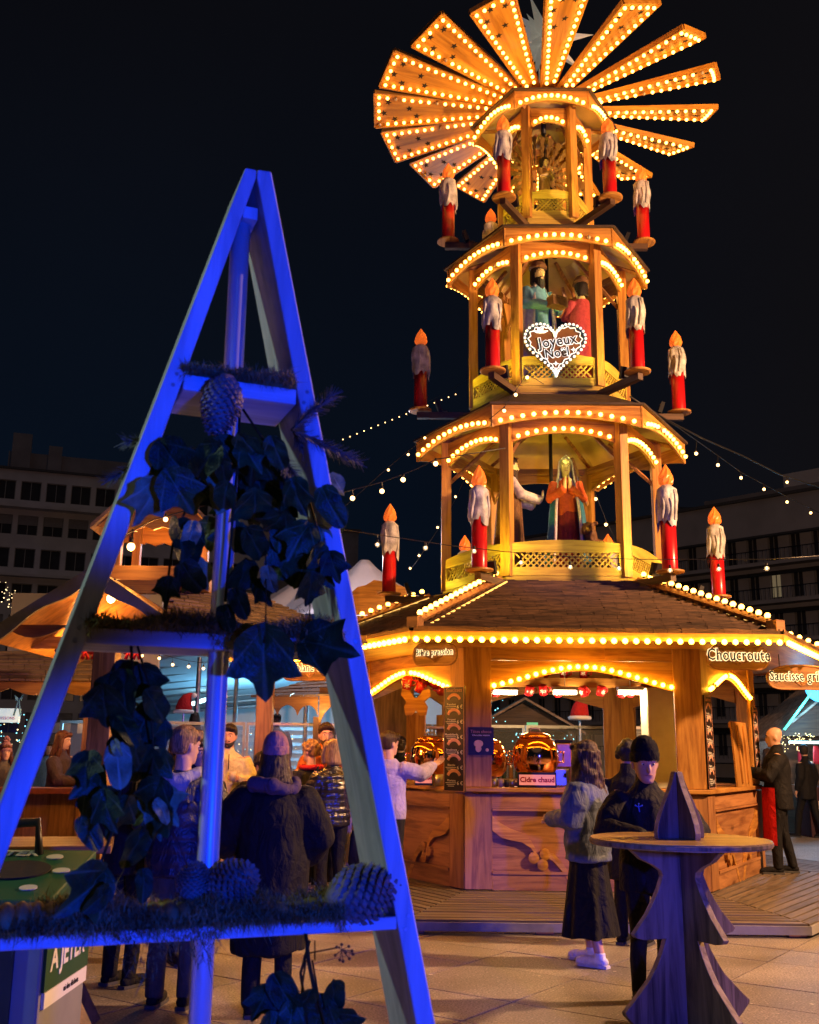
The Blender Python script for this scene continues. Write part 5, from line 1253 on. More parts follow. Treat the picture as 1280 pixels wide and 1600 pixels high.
# --- left group
P, HS_, S = person('person with tousled hair in navy padded gilet with grey hood, from behind', gnd(-1.50, 7.15), math.radians(180 - 8), 1.75, C_NAVY, C_KHAKI, 'sand', C_BLACK, .80,
    [[(-.27, -.02, 1.14), (-.15, -.26, 1.08)], [(.27, -.02, 1.14), (.15, -.26, 1.08)]], None, -.55, .1, 1.8, (.009, .085), None, 'short', .012, None, .0, hood=C_GREYH)
P, HS_, S = person('person in wide long black coat with pink hat over long hair, from behind', gnd(-.86, 6.95), math.radians(180 + 6), 1.68, C_BLACK, C_BLACK, 'brown', C_BLACK, .40,
    [[(-.30, -.04, 1.10), (-.20, -.22, .95)], [(.33, -.03, 1.12), (.28, -.20, 1.0)]], None, 0, .08, 3.4, None, .34, 'long', .014, None, .03, female=True, top_name='coat')
beanie(P, HS_, C_PINK, C_PINK, None, -.02)
sc = MB(); sc.tube([(.14 * math.cos(a), .03 + .13 * math.sin(a), 1.44 + .02 * math.sin(2 * a)) for a in [2 * PI * i / 16 for i in range(17)]], .052, 10)
skin('scarf', sc, C_MAUVE, P, S, .012, .016, 14)
P, HS_, S = person('woman with blonde bob, shiny black quilted jacket and shoulder bag, from behind', gnd(-.80, 11.5), math.radians(180 + 28), 1.72, C_GLOSS, C_BLACK, 'blonde', C_BLACK, .84,
    [[(-.24, -.04, 1.14), (-.14, -.24, 1.02)], [(.25, -.04, 1.14), (.14, -.24, 1.02)]], None, .25, .05, 1.7, (.011, .07), None, 'bob', .011, None, .04, female=True)
bg = MB(); bg.rings([(.84, .035, .15, 0, 0), (.86, .05, .16, 0, 0), (1.08, .03, .14, 0, 0), (1.09, .01, .13, 0, 0)], 16)
bg.build('handbag', cloth('dark handbag', (.03, .012, .02), .4), P, True, S @ T(.30, .02, .0)); MB().tube([(.30, -.10, 1.08), (.24, -.03, 1.36), (.18, .02, 1.47), (.22, .06, 1.36), (.30, .12, 1.08)], .009, 6).build('bag_strap', C_BLACK, P, False, S)
P, HS_, S = person('person with curly fair hair and a red collar beside the blonde woman', gnd(-1.12, 12.4), math.radians(180 + 30), 1.72, C_CHAR, C_BLACK, 'sand', C_BLACK, .70, None, None, .4, 0, 1.6, None, None, 'curly', .013, None, .0, female=True)
sc = MB(); sc.tube([(.12 * math.cos(a), .02 + .115 * math.sin(a), 1.45) for a in [2 * PI * i / 16 for i in range(17)]], .035, 10); skin('scarf', sc, C_REDS, P, S, .012, .006, 16)
person('bearded man in an orange jacket facing the square behind the blonde woman', gnd(-.98, 12.75), math.radians(8), 1.93, C_ORAN, C_BLACK, 'brown', C_BLACK, .78, None, None, .1, .05, 1.7, None, None, 'short', .010, None, .05, beard='brown')
P, HS_, S = person('bearded man in a cream sweater holding a drink beside the blue pole', gnd(-2.12, 12.6), math.radians(12), 1.90, C_CREAM, C_BLACK, 'dark', C_BLACK, .84,
    [[(-.26, .02, 1.14), (-.20, -.20, 1.02)], [(.27, .0, 1.14), (.10, -.24, 1.18)]], None, -.25, .05, 1.2, None, None, 'short', .010, None, .02, beard='dark', top_name='sweater')
MB().box((0, -.172, 1.36), (.008, .02, .16)).build('zip', C_CHAR, P, False, S); MB().lathe([(.030, 0), (.038, .10), (.034, .10), (.028, .01)], 14).build('cup', M_CUP, P, True, S @ T(.04, -.33, 1.16))
person('woman with reddish brown hair in mauve coat leaning on the left counter', gnd(-4.85, 14.9), math.radians(70), 1.84, C_MAUVE, C_BLACK, 'auburn', C_BLACK, .52,
    [[(-.24, -.16, 1.14), (-.10, -.40, 1.10)], [(.24, -.16, 1.14), (.10, -.40, 1.10)]], None, .1, .08, 1.6, None, .40, 'long', .013, None, .03, female=True, top_name='coat')
P, HS_, S = person('person in a lilac top reaching out an arm to the left kiosk counter', gnd(-.20, 11.75), math.radians(180 - 30), 1.82, C_LILAC, C_CHAR, 'brown', C_BLACK, .86,
    [[(-.30, -.14, 1.32), (-.36, -.36, 1.42)], [(.28, -.02, 1.16), (.24, -.08, .92)]], None, -.3, .05, 1.3, None, None, 'short', .012, None, .0, female=True)
tote = thing('tote_bag', 'dark cloth bag hanging from the hand of the person in lilac', 'bag', (-.46, 11.62, .42))
MB().rings([(0, .15, .05), (.03, .16, .07), (.30, .14, .05), (.36, .12, .02)], 16).build('bag_body', C_CHAR, tote, True); MB().tube([(-.09, 0, .34), (-.05, 0, .55), (.05, 0, .55), (.09, 0, .34)], .008, 6).build('bag_handle', C_BLACK, tote)
person('person with brown hair in a bun beyond the left kiosk window', gnd(-.10, 15.6), math.radians(150), 1.82, C_CHAR, C_BLACK, 'brown', C_BLACK, .7, None, None, .3, 0, 1.4, None, None, 'bun', .016, None, .05, female=True)
P, HS_, S = person('person in a green bobble hat at the left kiosk window', gnd(.25, 16.9), math.radians(20), 1.88, C_CHAR, C_BLACK, 'brown', C_BLACK, .7, None, None, -.5, .1, 1.7, None, None, 'none', .014, None, .07)
beanie(P, HS_, C_OLIVE, cloth('olive cuff', (.03, .035, .028)), cloth('olive bobble', (.10, .10, .07)))
P, HS_, S = person('person in a striped brown padded coat at the left picture edge', gnd(-4.45, 10.9), math.radians(150), 1.66, cloth('brown striped padding', (.075, .06, .045), .5), C_BLACK, 'auburn', C_BLACK, .55, None, None, .2, 0, 2.0, (.014, .09), .28, 'long', .014, None, .03, female=True)
P, HS_, S = person('person in a pale pink bobble hat and beige coat at the left picture edge', gnd(-5.75, 15.2), math.radians(30), 1.66, C_BEIGE, C_BLACK, 'auburn', C_BLACK, .6, None, None, 0, 0, 1.8, None, .30, 'long', .016, None, .03, female=True)
beanie(P, HS_, C_PINK, C_PINK, C_PINK)
person('person in black trousers and boots mostly hidden behind the long ivy garland', gnd(-1.98, 7.75), math.radians(150), 1.62, C_CHAR, C_BLACK, 'dark', C_BLACK, .80, None, None, .2, .1, 1.5, None, .3, 'long', .014, None, .03, female=True)
C_CONV = cloth('black canvas shoe', (.02, .02, .025), .7)
person('person in dark jacket and canvas shoes standing beyond the navy gilet', gnd(-1.70, 8.6), math.radians(30), 1.70, C_CHAR, C_JEAN, 'brown', C_CONV, .78, None, None, .3, .1, 1.5, None, None, 'short', .013, None, .04)
person('dark clothed person behind the pink hat, beside the cream sweater', gnd(-1.62, 11.9), math.radians(200), 1.58, C_BLACK, C_BLACK, 'dark', C_BLACK, .7, None, None, .3, .1, 1.9, None, None, 'curly', .014, None, .05)
person('person in a light blue jacket far behind the left stall counter', gnd(-6.6, 19.5), math.radians(20), 1.72, cloth('light blue jacket', (.12, .22, .34)), C_BLACK, 'brown', C_BLACK, .72, None, None, .2, 0, 1.6, None, None, 'bob', .018, None, .05, female=True)
person('person in a dark parka with a grey beanie behind the lilac top', gnd(-.55, 14.6), math.radians(60), 1.80, C_CHAR, C_BLACK, 'dark', C_BLACK, .62, None, None, .2, 0, 1.8, None, None, 'short', .015, None, .06)
# --- people up on the terrace behind the glass
TZ = .55
person('person with dark skin and a grey jacket on the terrace behind the glass screen', gnd(-2.55, 20.6, TZ), math.radians(10), 1.76, cloth('grey jacket', (.16, .15, .18)), C_BLACK, 'dark', C_BLACK, .72, None, M_SKIN2, 0, .1, 1.5, None, None, 'short', .018, None, .04)
person('person in dark clothes bending on the terrace under the arched hut', gnd(-1.55, 20.9, TZ), math.radians(-60), 1.58, C_BLACK, C_BLACK, 'dark', C_BLACK, .72, None, M_SKIN2, 0, .5, 1.8, None, None, 'short', .018, None, .05, lean=.15)
P, HS_, S = person('person in a black sports jacket turned away on the terrace by the white post', gnd(-1.12, 18.9, TZ), math.radians(175), 1.80, C_BLACK, C_BLACK, 'dark', C_BLACK, .70, None, M_SKIN2, 0, .35, 2.2, None, None, 'short', .018, None, .06)
MB().box((.0, .158, 1.30), (.05, .004, .012)).box((-.025, .158, 1.30), (.012, .004, .035)).box((.025, .158, 1.30), (.012, .004, .035)).build('logo_print', M_WHITE, P, False, S)
person('dark hooded figure on the terrace right of the santa hat', gnd(-4.20, 20.8, TZ), math.radians(190), 1.78, C_BLACK, C_BLACK, 'dark', C_BLACK, .72, None, None, 0, .1, 2.2, None, .25, 'long', .018, None, .08)
person('woman lit orange half hidden behind the person in the navy gilet', gnd(-2.65, 12.3), math.radians(75), 1.80, C_BLACK, C_BLACK, 'brown', C_BLACK, .7, None, None, .1, 0, 1.5, None, .2, 'long', .012, None, .05, female=True)

# ------------------------------------------------------------------ painted figures on the pyramid
F_SKIN = mat('painted face', (.68, .56, .22), .45, .1); F_BLUE = cloth('painted blue', (.03, .16, .24), .45, .1); F_ORG = cloth('painted orange red', (.48, .085, .02), .45, .1); F_MAR = cloth('painted maroon', (.17, .018, .02), .45, .1)
F_LAV = cloth('painted lavender white', (.62, .55, .58), .45, .1); F_GOLD = cloth('painted gold', (.20, .12, .03), .35, .1, spec=.6); F_BRN = cloth('painted brown', (.16, .08, .035), .5); F_CRM = cloth('painted cream', (.52, .48, .34), .5); F_BLD = cloth('painted light blue', (.10, .27, .40), .45); F_CRIM = cloth('painted crimson', (.36, .05, .06), .5)
def figure(label, loc, yaw, h, robe, mantle, veil, beard=None, arms=None, hair=None, skirt_m=None, crown=None, vox=.014, headless_hair=False):
    P = thing('nativity_figure', label, 'painted figure', loc, yaw, 'painted figures on the pyramid'); S = SCL(h / 1.75, h / 1.75, h / 1.75)
    b = MB(); H = head_vol(b, (0, -.01, 1.632), 0, .08, False, True); b.tube([(0, .01, 1.38), (0, 0, 1.56)], [(.06, .06), (.05, .052)], 12)
    arms = arms or [[(-.22, -.06, 1.18), (-.035, -.20, 1.30)], [(.22, -.06, 1.18), (.035, -.20, 1.30)]]
    for (el, ha), s in zip(arms, (-1, 1)):
        el, ha = Vector(el), Vector(ha); b.tube([ha + (el - ha) * .3, ha, ha + Vector((0, -.02, .06)), ha + Vector((-s * .012, -.03, .14))], [.034, .030, (.026, .02), (.014, .012)], 10, round_end=.8)
    ex = MB()
    skin('body', b, F_SKIN, P, S, vox, 0, smooth_it=1); face(P, S @ H, HAIR['brown'])
    r_ = MB(); r_.rings([(.92, .15, .12), (1.10, .155, .12), (1.30, .165, .12), (1.42, .135, .095), (1.49, .06, .06)], 18)
    for (el, ha), sx in zip(arms, (-1, 1)): r_.tube([(sx * .165, .01, 1.40), el, Vector(ha) * .9 + Vector(el) * .1], [.068, .066, .060], 12, round_end=.6)
    skin('robe', r_, robe, P, S, vox, .008, 12)
    s_ = MB(); s_.rings([(.0, .25, .20), (.3, .22, .18), (.7, .18, .145), (1.0, .155, .12), (1.05, .12, .1)], 24); skin('skirt', s_, skirt_m or robe, P, S, .016, .012, 11)
    if mantle:
        n, k = 26, 10; vs = []
        for t_ in (1.0, .86):
            for i in range(k):
                z = 1.46 - 1.40 * i / (k - 1); w_ = .10 + .10 * min(1, i / 2.2) + .12 * (i / (k - 1)); 
                for j in range(n):
                    a = -PI * .28 + PI * 1.56 * j / (n - 1); f_ = .012 * math.sin(7 * a + i * .5) * i / 4
                    vs.append(((w_ + f_) * t_ * math.cos(a), .015 + (w_ * .72 + f_) * t_ * math.sin(a), z))
        fs = []
        for o_ in (0, k * n): fs += [(o_ + i * n + j, o_ + i * n + j + 1, o_ + (i + 1) * n + j + 1, o_ + (i + 1) * n + j) for i in range(k - 1) for j in range(n - 1)]
        for i in range(k - 1):
            for j in (0, n - 1): fs.append((i * n + j, (i + 1) * n + j, k * n + (i + 1) * n + j, k * n + i * n + j))
        m_ = MB().add(vs, fs); m_.build('mantle', mantle, P, True, S)
        for s in (0, n - 1): MB().tube([(vs[i * n + s][0], vs[i * n + s][1], vs[i * n + s][2]) for i in range(k)], .020, 6).build('mantle_hem', veil or mantle, P, True, S)
    if veil:
        n, k = 24, 9; vs = []
        for t_ in (1.0, .88):
            for i in range(k):
                u = i / (k - 1); z = .145 - u * .50; w_ = .105 * min(1, (u * 5 + .15) ** .5) + .055 * max(0, u - .4) * 1.6
                for j in range(n):
                    a = -PI * .19 + PI * 1.38 * j / (n - 1); vs.append((w_ * t_ * math.cos(a), .012 + w_ * 1.15 * t_ * math.sin(a), z))
        fs = []
        for o_ in (0, k * n): fs += [(o_ + i * n + j, o_ + i * n + j + 1, o_ + (i + 1) * n + j + 1, o_ + (i + 1) * n + j) for i in range(k - 1) for j in range(n - 1)]
        MB().add(vs, fs).build('veil', veil, P, True, S @ H)
        MB().tube([vs[i * n] for i in range(k - 1, 0, -1)] + [(0, -.070, .155)] + [vs[i * n + n - 1] for i in range(1, k)], .010, 6).build('veil_hem', F_CRM, P, True, S @ H)
    if hair and not veil:
        g = MB(); g.rings([(-.12, .075, .05, 0, .05), (-.03, .085, .08, 0, .03), (.02, .087, .10, 0, .018), (.07, .085, .105, 0, .012), (.11, .06, .08, 0, .01), (.135, .02, .03, 0, .01)], 18); skin('hair', g, hair, P, S @ H, .01, 0, strand=(.004, 28))
    if beard:
        g = MB(); g.rings([(-.22, .02, .02, 0, -.085), (-.16, .045, .035, 0, -.075), (-.10, .062, .07, 0, -.035), (-.05, .066, .08, 0, -.012)], 14); g.tube([(-.035, -.09, -.055), (0, -.105, -.046), (.035, -.09, -.055)], .009, 6, round_end=1); skin('beard', g, beard, P, S @ H, .009, 0, strand=(.004, 26))
    if crown: MB().rings([(.07, .094, .112, 0, .01), (.11, .10, .118, 0, .01), (.15, .09, .105, 0, .01), (.19, .06, .07, 0, .01), (.21, .02, .02, 0, .01)], 20).tube([(.098 * math.cos(a), .01 + .116 * math.sin(a), .095 + .012 * math.sin(3 * a)) for a in [2 * PI * i / 24 for i in range(25)]], .016, 6).build('turban', crown, P, True, S @ H)
    return P, S, H
q = at(884, 735, 13.75)
figure('painted praying figure with white veil and orange red dress on the lower gallery', (q.x, 13.75, 3.80), math.radians(-4), 1.78, F_ORG, F_BLUE, F_LAV, skirt_m=F_MAR)
q = at(797, 720, 13.9)
figure('painted robed shepherd in lavender behind the left post of the lower gallery', (q.x, 13.95, 3.80), math.radians(95), 1.85, F_LAV, F_BRN, None, HAIR['brown'], [[(-.22, -.10, 1.20), (-.16, -.38, 1.14)], [(.22, -.10, 1.20), (.10, -.34, 1.12)]], HAIR['brown'])
q = at(840, 420, 13.95)
figure('painted bearded figure in light blue holding a casket on the middle gallery', (q.x, 13.95, 6.55), math.radians(28), 2.02, F_BLD, F_LAV, None, HAIR['dark'], [[(-.24, -.08, 1.16), (-.06, -.34, 1.08)], [(.24, -.08, 1.16), (.07, -.34, 1.08)]], HAIR['dark'], crown=F_BRN)
pw_ = bpy.data.objects[-1] if False else None
q2 = Vector((q.x, 13.95, 6.55)); M_ = T(*q2) @ RZ(math.radians(28))
cs = thing('casket', 'small brown casket in the hands of the bearded painted figure', 'casket', (M_ @ Vector((0, -.46, 1.20)))[:], math.radians(28))
MB().box((0, 0, .06), (.26, .17, .12)).build('box', F_BRN, cs, bevel=.008); MB().slab([(-.13, -.085), (.13, -.085), (.13, .085), (-.13, .085)], .122, .15).build('lid', F_GOLD, cs, bevel=.01)
q = at(908, 448, 14.1)
figure('painted figure in crimson cloak seen from behind on the middle gallery', (q.x, 14.1, 6.55), math.radians(200), 1.86, F_CRIM, F_CRIM, None, None, None, HAIR['dark'], F_CRM, crown=F_BRN)
q = at(849, 235, 14.25)
P, S, H = figure('painted golden angel with raised feathered wing on the topmost gallery', (q.x, 14.22, 9.30), math.radians(48), 1.22, F_GOLD, None, None, None, None, HAIR['dark'], F_GOLD)
wg = MB()
for k in range(4):
    for i in range(9):
        a = -.6 + i * .27; r0 = .14 + k * .12; L = .17 + .02 * k
        wg.prism([(r0 * math.cos(a), r0 * math.sin(a)), ((r0 + L) * math.cos(a - .10), (r0 + L) * math.sin(a - .10)), ((r0 + L * 1.12) * math.cos(a), (r0 + L * 1.12) * math.sin(a)), ((r0 + L) * math.cos(a + .10), (r0 + L) * math.sin(a + .10))], .012 * (4 - k), .012 * (4 - k) + .012)
wg.build('wing', F_GOLD, P, False, S @ T(.16, .14, 1.42) @ RZ(-.75) @ SCL(1.05, 1, 1.35))
wg.build('wing', F_GOLD, P, False, S @ T(-.10, .16, 1.42) @ RZ(-.75) @ SCL(-.8, 1, 1.2))
q = at(932, 832, 13.5); lm = thing('lamb_figure', 'small painted dark sheep beside the praying figure on the lower gallery', 'painted figure', (q.x, 13.75, 3.80), math.radians(-30))
g = MB(); g.ball((0, .15, .50), (.16, .30, .18), 12, 8); g.tube([(0, -.05, .58), (0, -.18, .76)], [.10, .075], 10); g.tube([(0, -.16, .80), (0, -.26, .76), (0, -.33, .70)], [.075, .06, .042], 10, round_end=.8)
for s in (-1, 1): g.ball((s * .085, -.13, .84), (.045, .02, .03), 8, 6); [g.tube([(s * .09, y, .42), (s * .09, y, .01)], [.045, .03], 8) for y in (0, .32)]
skin('body', g, F_BRN, lm, ID, .014, .008, 30)
bpy.data.scenes.remove(TMP)
# ------------------------------------------------------------------ ground
M_GND = mat('asphalt ground', (.10, .085, .07), .8, .25, 3, .3)
g = MB(); g.add([(-260, -40, -.03), (260, -40, -.03), (260, 330, -.03), (-260, 330, -.03)], [(0, 1, 2, 3)])
GR = struct(g.build('ground', M_GND))
def slab_mat():
    m, nt, b = base_mat('concrete slab'); L = nt.links
    tc = node(nt, 'ShaderNodeTexCoord'); oi = node(nt, 'ShaderNodeObjectInfo')
    ge = node(nt, 'ShaderNodeNewGeometry')
    n1 = node(nt, 'ShaderNodeTexNoise'); n1.inputs['Scale'].default_value = 70; n1.inputs['Detail'].default_value = 4; L.new(ge.outputs['Position'], n1.inputs['Vector'])
    n2 = node(nt, 'ShaderNodeTexNoise'); n2.inputs['Scale'].default_value = 1.1; n2.inputs['Detail'].default_value = 8; L.new(ge.outputs['Position'], n2.inputs['Vector'])
    vo = node(nt, 'ShaderNodeTexVoronoi'); vo.inputs['Scale'].default_value = 26; L.new(ge.outputs['Position'], vo.inputs['Vector'])
    sp = node(nt, 'ShaderNodeMapRange'); sp.inputs[1].default_value = .12; sp.inputs[2].default_value = .19; sp.inputs[3].default_value = 1; sp.inputs[4].default_value = 0; L.new(vo.outputs['Distance'], sp.inputs[0])
    r1 = node(nt, 'ShaderNodeValToRGB'); r1.color_ramp.elements[0].position = .34; r1.color_ramp.elements[0].color = (.13, .115, .10, 1); r1.color_ramp.elements[1].position = .60; r1.color_ramp.elements[1].color = (.36, .32, .28, 1); L.new(n1.outputs[0], r1.inputs[0])
    mr = node(nt, 'ShaderNodeMapRange'); mr.inputs[1].default_value = .3; mr.inputs[2].default_value = .7; mr.inputs[3].default_value = .48; mr.inputs[4].default_value = 1.22; L.new(n2.outputs[0], mr.inputs[0])
    rr = node(nt, 'ShaderNodeMapRange'); rr.inputs[3].default_value = .86; rr.inputs[4].default_value = 1.08; L.new(oi.outputs['Random'], rr.inputs[0])
    mm = node(nt, 'ShaderNodeMath', operation='MULTIPLY'); L.new(mr.outputs[0], mm.inputs[0]); L.new(rr.outputs[0], mm.inputs[1])
    mx = node(nt, 'ShaderNodeMix', data_type='RGBA', blend_type='MULTIPLY'); mx.inputs[0].default_value = 1; L.new(r1.outputs[0], mx.inputs[6]); L.new(mm.outputs[0], mx.inputs[7])
    m2 = node(nt, 'ShaderNodeMix', data_type='RGBA'); m2.inputs[7].default_value = (.62, .58, .52, 1)
    s2 = node(nt, 'ShaderNodeMath', operation='MULTIPLY'); s2.inputs[1].default_value = .5; L.new(sp.outputs[0], s2.inputs[0])
    L.new(s2.outputs[0], m2.inputs[0]); L.new(mx.outputs[2], m2.inputs[6]); L.new(m2.outputs[2], b.inputs['Base Color'])
    rg_ = node(nt, 'ShaderNodeMapRange'); rg_.inputs[3].default_value = .35; rg_.inputs[4].default_value = .75; L.new(n2.outputs[0], rg_.inputs[0]); L.new(rg_.outputs[0], b.inputs['Roughness'])
    bp = node(nt, 'ShaderNodeBump'); bp.inputs['Strength'].default_value = .35; bp.inputs['Distance'].default_value = .006; L.new(n1.outputs[0], bp.inputs['Height']); L.new(bp.outputs[0], b.inputs['Normal'])
    return m
M_SLAB = slab_mat()
SA = math.radians(-35.5); U = Vector((math.cos(SA), math.sin(SA))); V = Vector((-U.y, U.x))
SLABS = {}
vv = -6 * .77 + 3.0; rows_ = []
v_ = 7.36 - 8 * 1.55
seq = [.62, .93]; i_ = 0
while v_ < 17: rows_.append((v_, seq[i_ % 2])); v_ += seq[i_ % 2]; i_ += 1
for (v0, d) in rows_:
    for j in range(-16, 16):
        u0 = -4.64 + j * .93; c = U * (u0 + .465) + V * (v0 + d / 2)
        if not (-6.5 < c.x < 6.5 and 3.2 < c.y < 15.5): continue
        px = 640 + c.x / (c.y * .974) * FPX
        if px < -150 or px > 1430: continue
        if d not in SLABS: SLABS[d] = MB().slab([(-.458, -d / 2 + .007), (.458, -d / 2 + .007), (.458, d / 2 - .007), (-.458, d / 2 - .007)], -.03, 0).mesh('paving_slab', M_SLAB)
        put('paving_slab', SLABS[d], GR, T(c.x, c.y, random.uniform(-.0015, .0015)) @ RZ(SA))
far = MB(); far.add([(-60, 15.0, -.008), (60, 15.0, -.008), (60, 60, -.008), (-60, 60, -.008)], [(0, 1, 2, 3)]); struct(far.build('pavement', M_SLAB))

lt = MB(); lr = random.Random(8)
for i in range(170):
    x, y = lr.uniform(-2.6, 4.6), lr.uniform(5.2, 9.8); a = lr.uniform(0, 6.28); w_, h_ = lr.uniform(.003, .014), lr.uniform(.004, .018)
    c_, s_ = math.cos(a), math.sin(a); lt.add([(x + (p * c_ - q * s_), y + (p * s_ + q * c_), .004 + lr.uniform(0, .004)) for p, q in ((-w_, -h_), (w_, -h_ * .6), (w_ * .8, h_), (-w_ * .7, h_ * .8))], [(0, 1, 2, 3)])
lt = lt.build('litter', mat('paper litter', (.55, .50, .40), .8, .4), None, kind='stuff'); lt['label'] = 'tiny scraps of paper and leaf litter scattered over the paving'; lt['category'] = 'litter'
# ------------------------------------------------------------------ buildings round the square
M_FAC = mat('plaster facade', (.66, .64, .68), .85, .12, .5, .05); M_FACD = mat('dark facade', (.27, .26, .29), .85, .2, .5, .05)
M_GLASS = mat('night window glass', (.05, .05, .06), .12, .2, 1, 0, spec=.6); M_SHUT = mat('roller shutter', (.30, .29, .31), .7, .1, 3, .1); M_FRAME = mat('window frame', (.30, .30, .31), .6)
M_ROOFG = mat('grey roof', (.10, .10, .11), .8)
def building(name, label, o, dirv, L, rows, col0, pitch, ww, depth, top, m_wall, balcony=False, shutters=None, skip=()):
    an = math.atan2(dirv[1], dirv[0]); B = thing(name, label, 'building', (o[0], o[1], 0), an)
    w = MB(); ncol = int((L - col0) / pitch)
    z = 0
    for (zs, zh) in rows:
        w.box((L / 2, .2, (z + zs) / 2), (L, .4, zs - z)); x = 0
        for c in range(ncol):
            x0 = col0 + c * pitch; w.box(((x + x0) / 2, .2, (zs + zh) / 2), (x0 - x, .4, zh - zs)); x = x0 + ww
        w.box(((x + L) / 2, .2, (zs + zh) / 2), (L - x, .4, zh - zs)); z = zh
    w.box((L / 2, .2, (z + top) / 2), (L, .4, top - z)); w.box((L / 2, depth / 2 + .5, top / 2), (L - .02, depth, top - .3))
    w.build('wall', m_wall, B)
    wins = {}
    for ri, (zs, zh) in enumerate(rows):
        h = zh - zs
        if h not in wins:
            f = MB(); t = .07
            f.box((ww / 2, .22, t / 2), (ww, .06, t)).box((ww / 2, .22, h - t / 2), (ww, .06, t)).box((t / 2, .22, h / 2), (t, .06, h - 2 * t)).box((ww - t / 2, .22, h / 2), (t, .06, h - 2 * t)).box((ww / 2, .22, h / 2), (t, .05, h - 2 * t))
            p = MB().box((ww / 2, .30, h / 2), (ww - .02, .02, h - .02)); s = MB()
            for k in range(6): s.box((ww / 2, .17, h * (1 - .08 * k) - .04 * h), (ww - .16, .03, h * .074))
            wins[h] = (f.mesh('window', M_FRAME), p.mesh('pane', M_GLASS), s.mesh('shutter', M_SHUT))
        for c in range(ncol):
            if (ri, c) in skip: continue
            q = put('window', wins[h][0], B, T(col0 + c * pitch, 0, zs)); put('pane', wins[h][1], q)
            if shutters and (ri * 7 + c * 3) % shutters == 0: put('shutter', wins[h][2], q)
        if balcony:
            MB().box((L / 2, -.6, zs - .35), (L, 1.2, .28)).build('balcony_slab', m_wall, B)
            r = MB(); 
            for k in range(int(L / .35)): r.box((.2 + k * .35, -1.15, zs + .25), (.03, .03, .9))
            r.box((L / 2, -1.15, zs + .70), (L, .05, .05)); r.build('railing', M_BLACK, B, kind='stuff')
            if ri % 1 == 0: MB().add([(L * .25, -.02, zh + .15), (L * .95, -.02, zh + .15), (L * .95, -1.1, zh - .25), (L * .25, -1.1, zh - .25), (L * .25, -.02, zh + .06), (L * .95, -.02, zh + .06), (L * .95, -1.1, zh - .34), (L * .25, -1.1, zh - .34)], [(0, 1, 2, 3), (7, 6, 5, 4), (0, 3, 7, 4), (1, 5, 6, 2), (3, 2, 6, 7)]).build('awning', M_BIND, B)
    MB().box((L / 2, depth / 2 + .3, top + .06), (L + .5, depth + 1.2, .22)).build('roof', M_ROOFG, B)
    return B
def zy(py, D): return 1.6 + D * math.tan(PITCH - math.atan((py - 800) / FPX))
D = 97.
o = at(-75, 850, D - 2); d0 = (.94, .34)
rows = [(3.0, 5.0), (6.2, 8.2), (9.0, 11.0), (12.2, 14.2), (zy(894, D), zy(866 + 0, D)), (zy(866, D) + 1.6, zy(835, D) + 1.0)]
rows = [(3.0, 4.9), (6.0, 7.9), (9.0, 10.9), (12.0, 13.9), (15.0, 16.9), (18.4, 20.3), (21.6, 23.5), (25.0, 26.9)]
BA = building('apartment_building', 'grey apartment building with rows of shuttered windows at the left behind the blue frame', o, d0, 30.5, rows, .9, 2.32, 1.85, 12, 28.0, M_FAC, shutters=3)
MB().box((13, 7, 29.4), (18, 7, 2.6)).build('penthouse', M_FACD, BA)
ch = MB().box((5.2, 3, 30.2), (1.8, 1.6, 4.2)); ch.build('chimney', M_FACD, BA); MB().box((8.4, 3.5, 29.8), (1.3, 1.3, 3.4)).build('chimney', M_FACD, BA); MB().box((25.0, 3.5, 29.8), (1.5, 1.3, 3.4)).build('chimney', M_FACD, BA)
MB().box((15, -.5, 17.6), (30.4, 1.0, .25)).build('ledge', M_FAC, BA); MB().box((15, -.6, 24.2), (30.4, 1.3, .3)).build('ledge', M_FAC, BA)
o = at(385, 850, 112)
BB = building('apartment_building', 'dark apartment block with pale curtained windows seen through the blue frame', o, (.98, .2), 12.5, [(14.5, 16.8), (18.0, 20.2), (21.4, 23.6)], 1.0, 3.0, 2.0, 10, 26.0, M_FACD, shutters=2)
o = at(560, 900, 120)
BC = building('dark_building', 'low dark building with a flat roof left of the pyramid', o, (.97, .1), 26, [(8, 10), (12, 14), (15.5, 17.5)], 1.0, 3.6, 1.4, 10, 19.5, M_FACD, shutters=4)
o = at(1030, 800, 100)
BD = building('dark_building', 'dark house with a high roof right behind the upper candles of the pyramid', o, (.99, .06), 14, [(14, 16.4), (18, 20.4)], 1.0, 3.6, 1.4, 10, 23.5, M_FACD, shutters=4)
rf = MB(); rf.add([(-.4, -.6, 23.4), (14.4, -.6, 23.4), (14.4, 11, 23.4), (-.4, 11, 23.4), (1.5, 5, 27.0), (12.5, 5, 27.0)], [(0, 1, 5, 4), (1, 2, 5), (2, 3, 4, 5), (3, 0, 4)]); rf.build('pitched_roof', M_ROOFG, BD)
o2 = at(1340, 850, 74); dv = Vector((.71, -.70)); Lr = 34
o = (o2.x - dv.x * Lr, o2.y - dv.y * Lr)
rows = [(1.6 + 2.95 * k, 1.6 + 2.95 * k + 2.0) for k in range(7)]
M_FACR = mat('grey render facade', (.44, .43, .47), .85, .15, .4, .05)
BR_ = building('apartment_building', 'grey apartment building with long balconies and awnings at the right behind the pyramid', o, dv, Lr, rows[:6], .8, 1.75, .85, 12, 21.4, M_FACR, balcony=True)
MB().box((26, 6, 22.2), (12, 5, 1.4)).build('penthouse', M_FACD, BR_); MB().box((28.5, 5, 23.3), (3.0, 2.4, 1.6)).build('chimney', M_FAC, BR_)
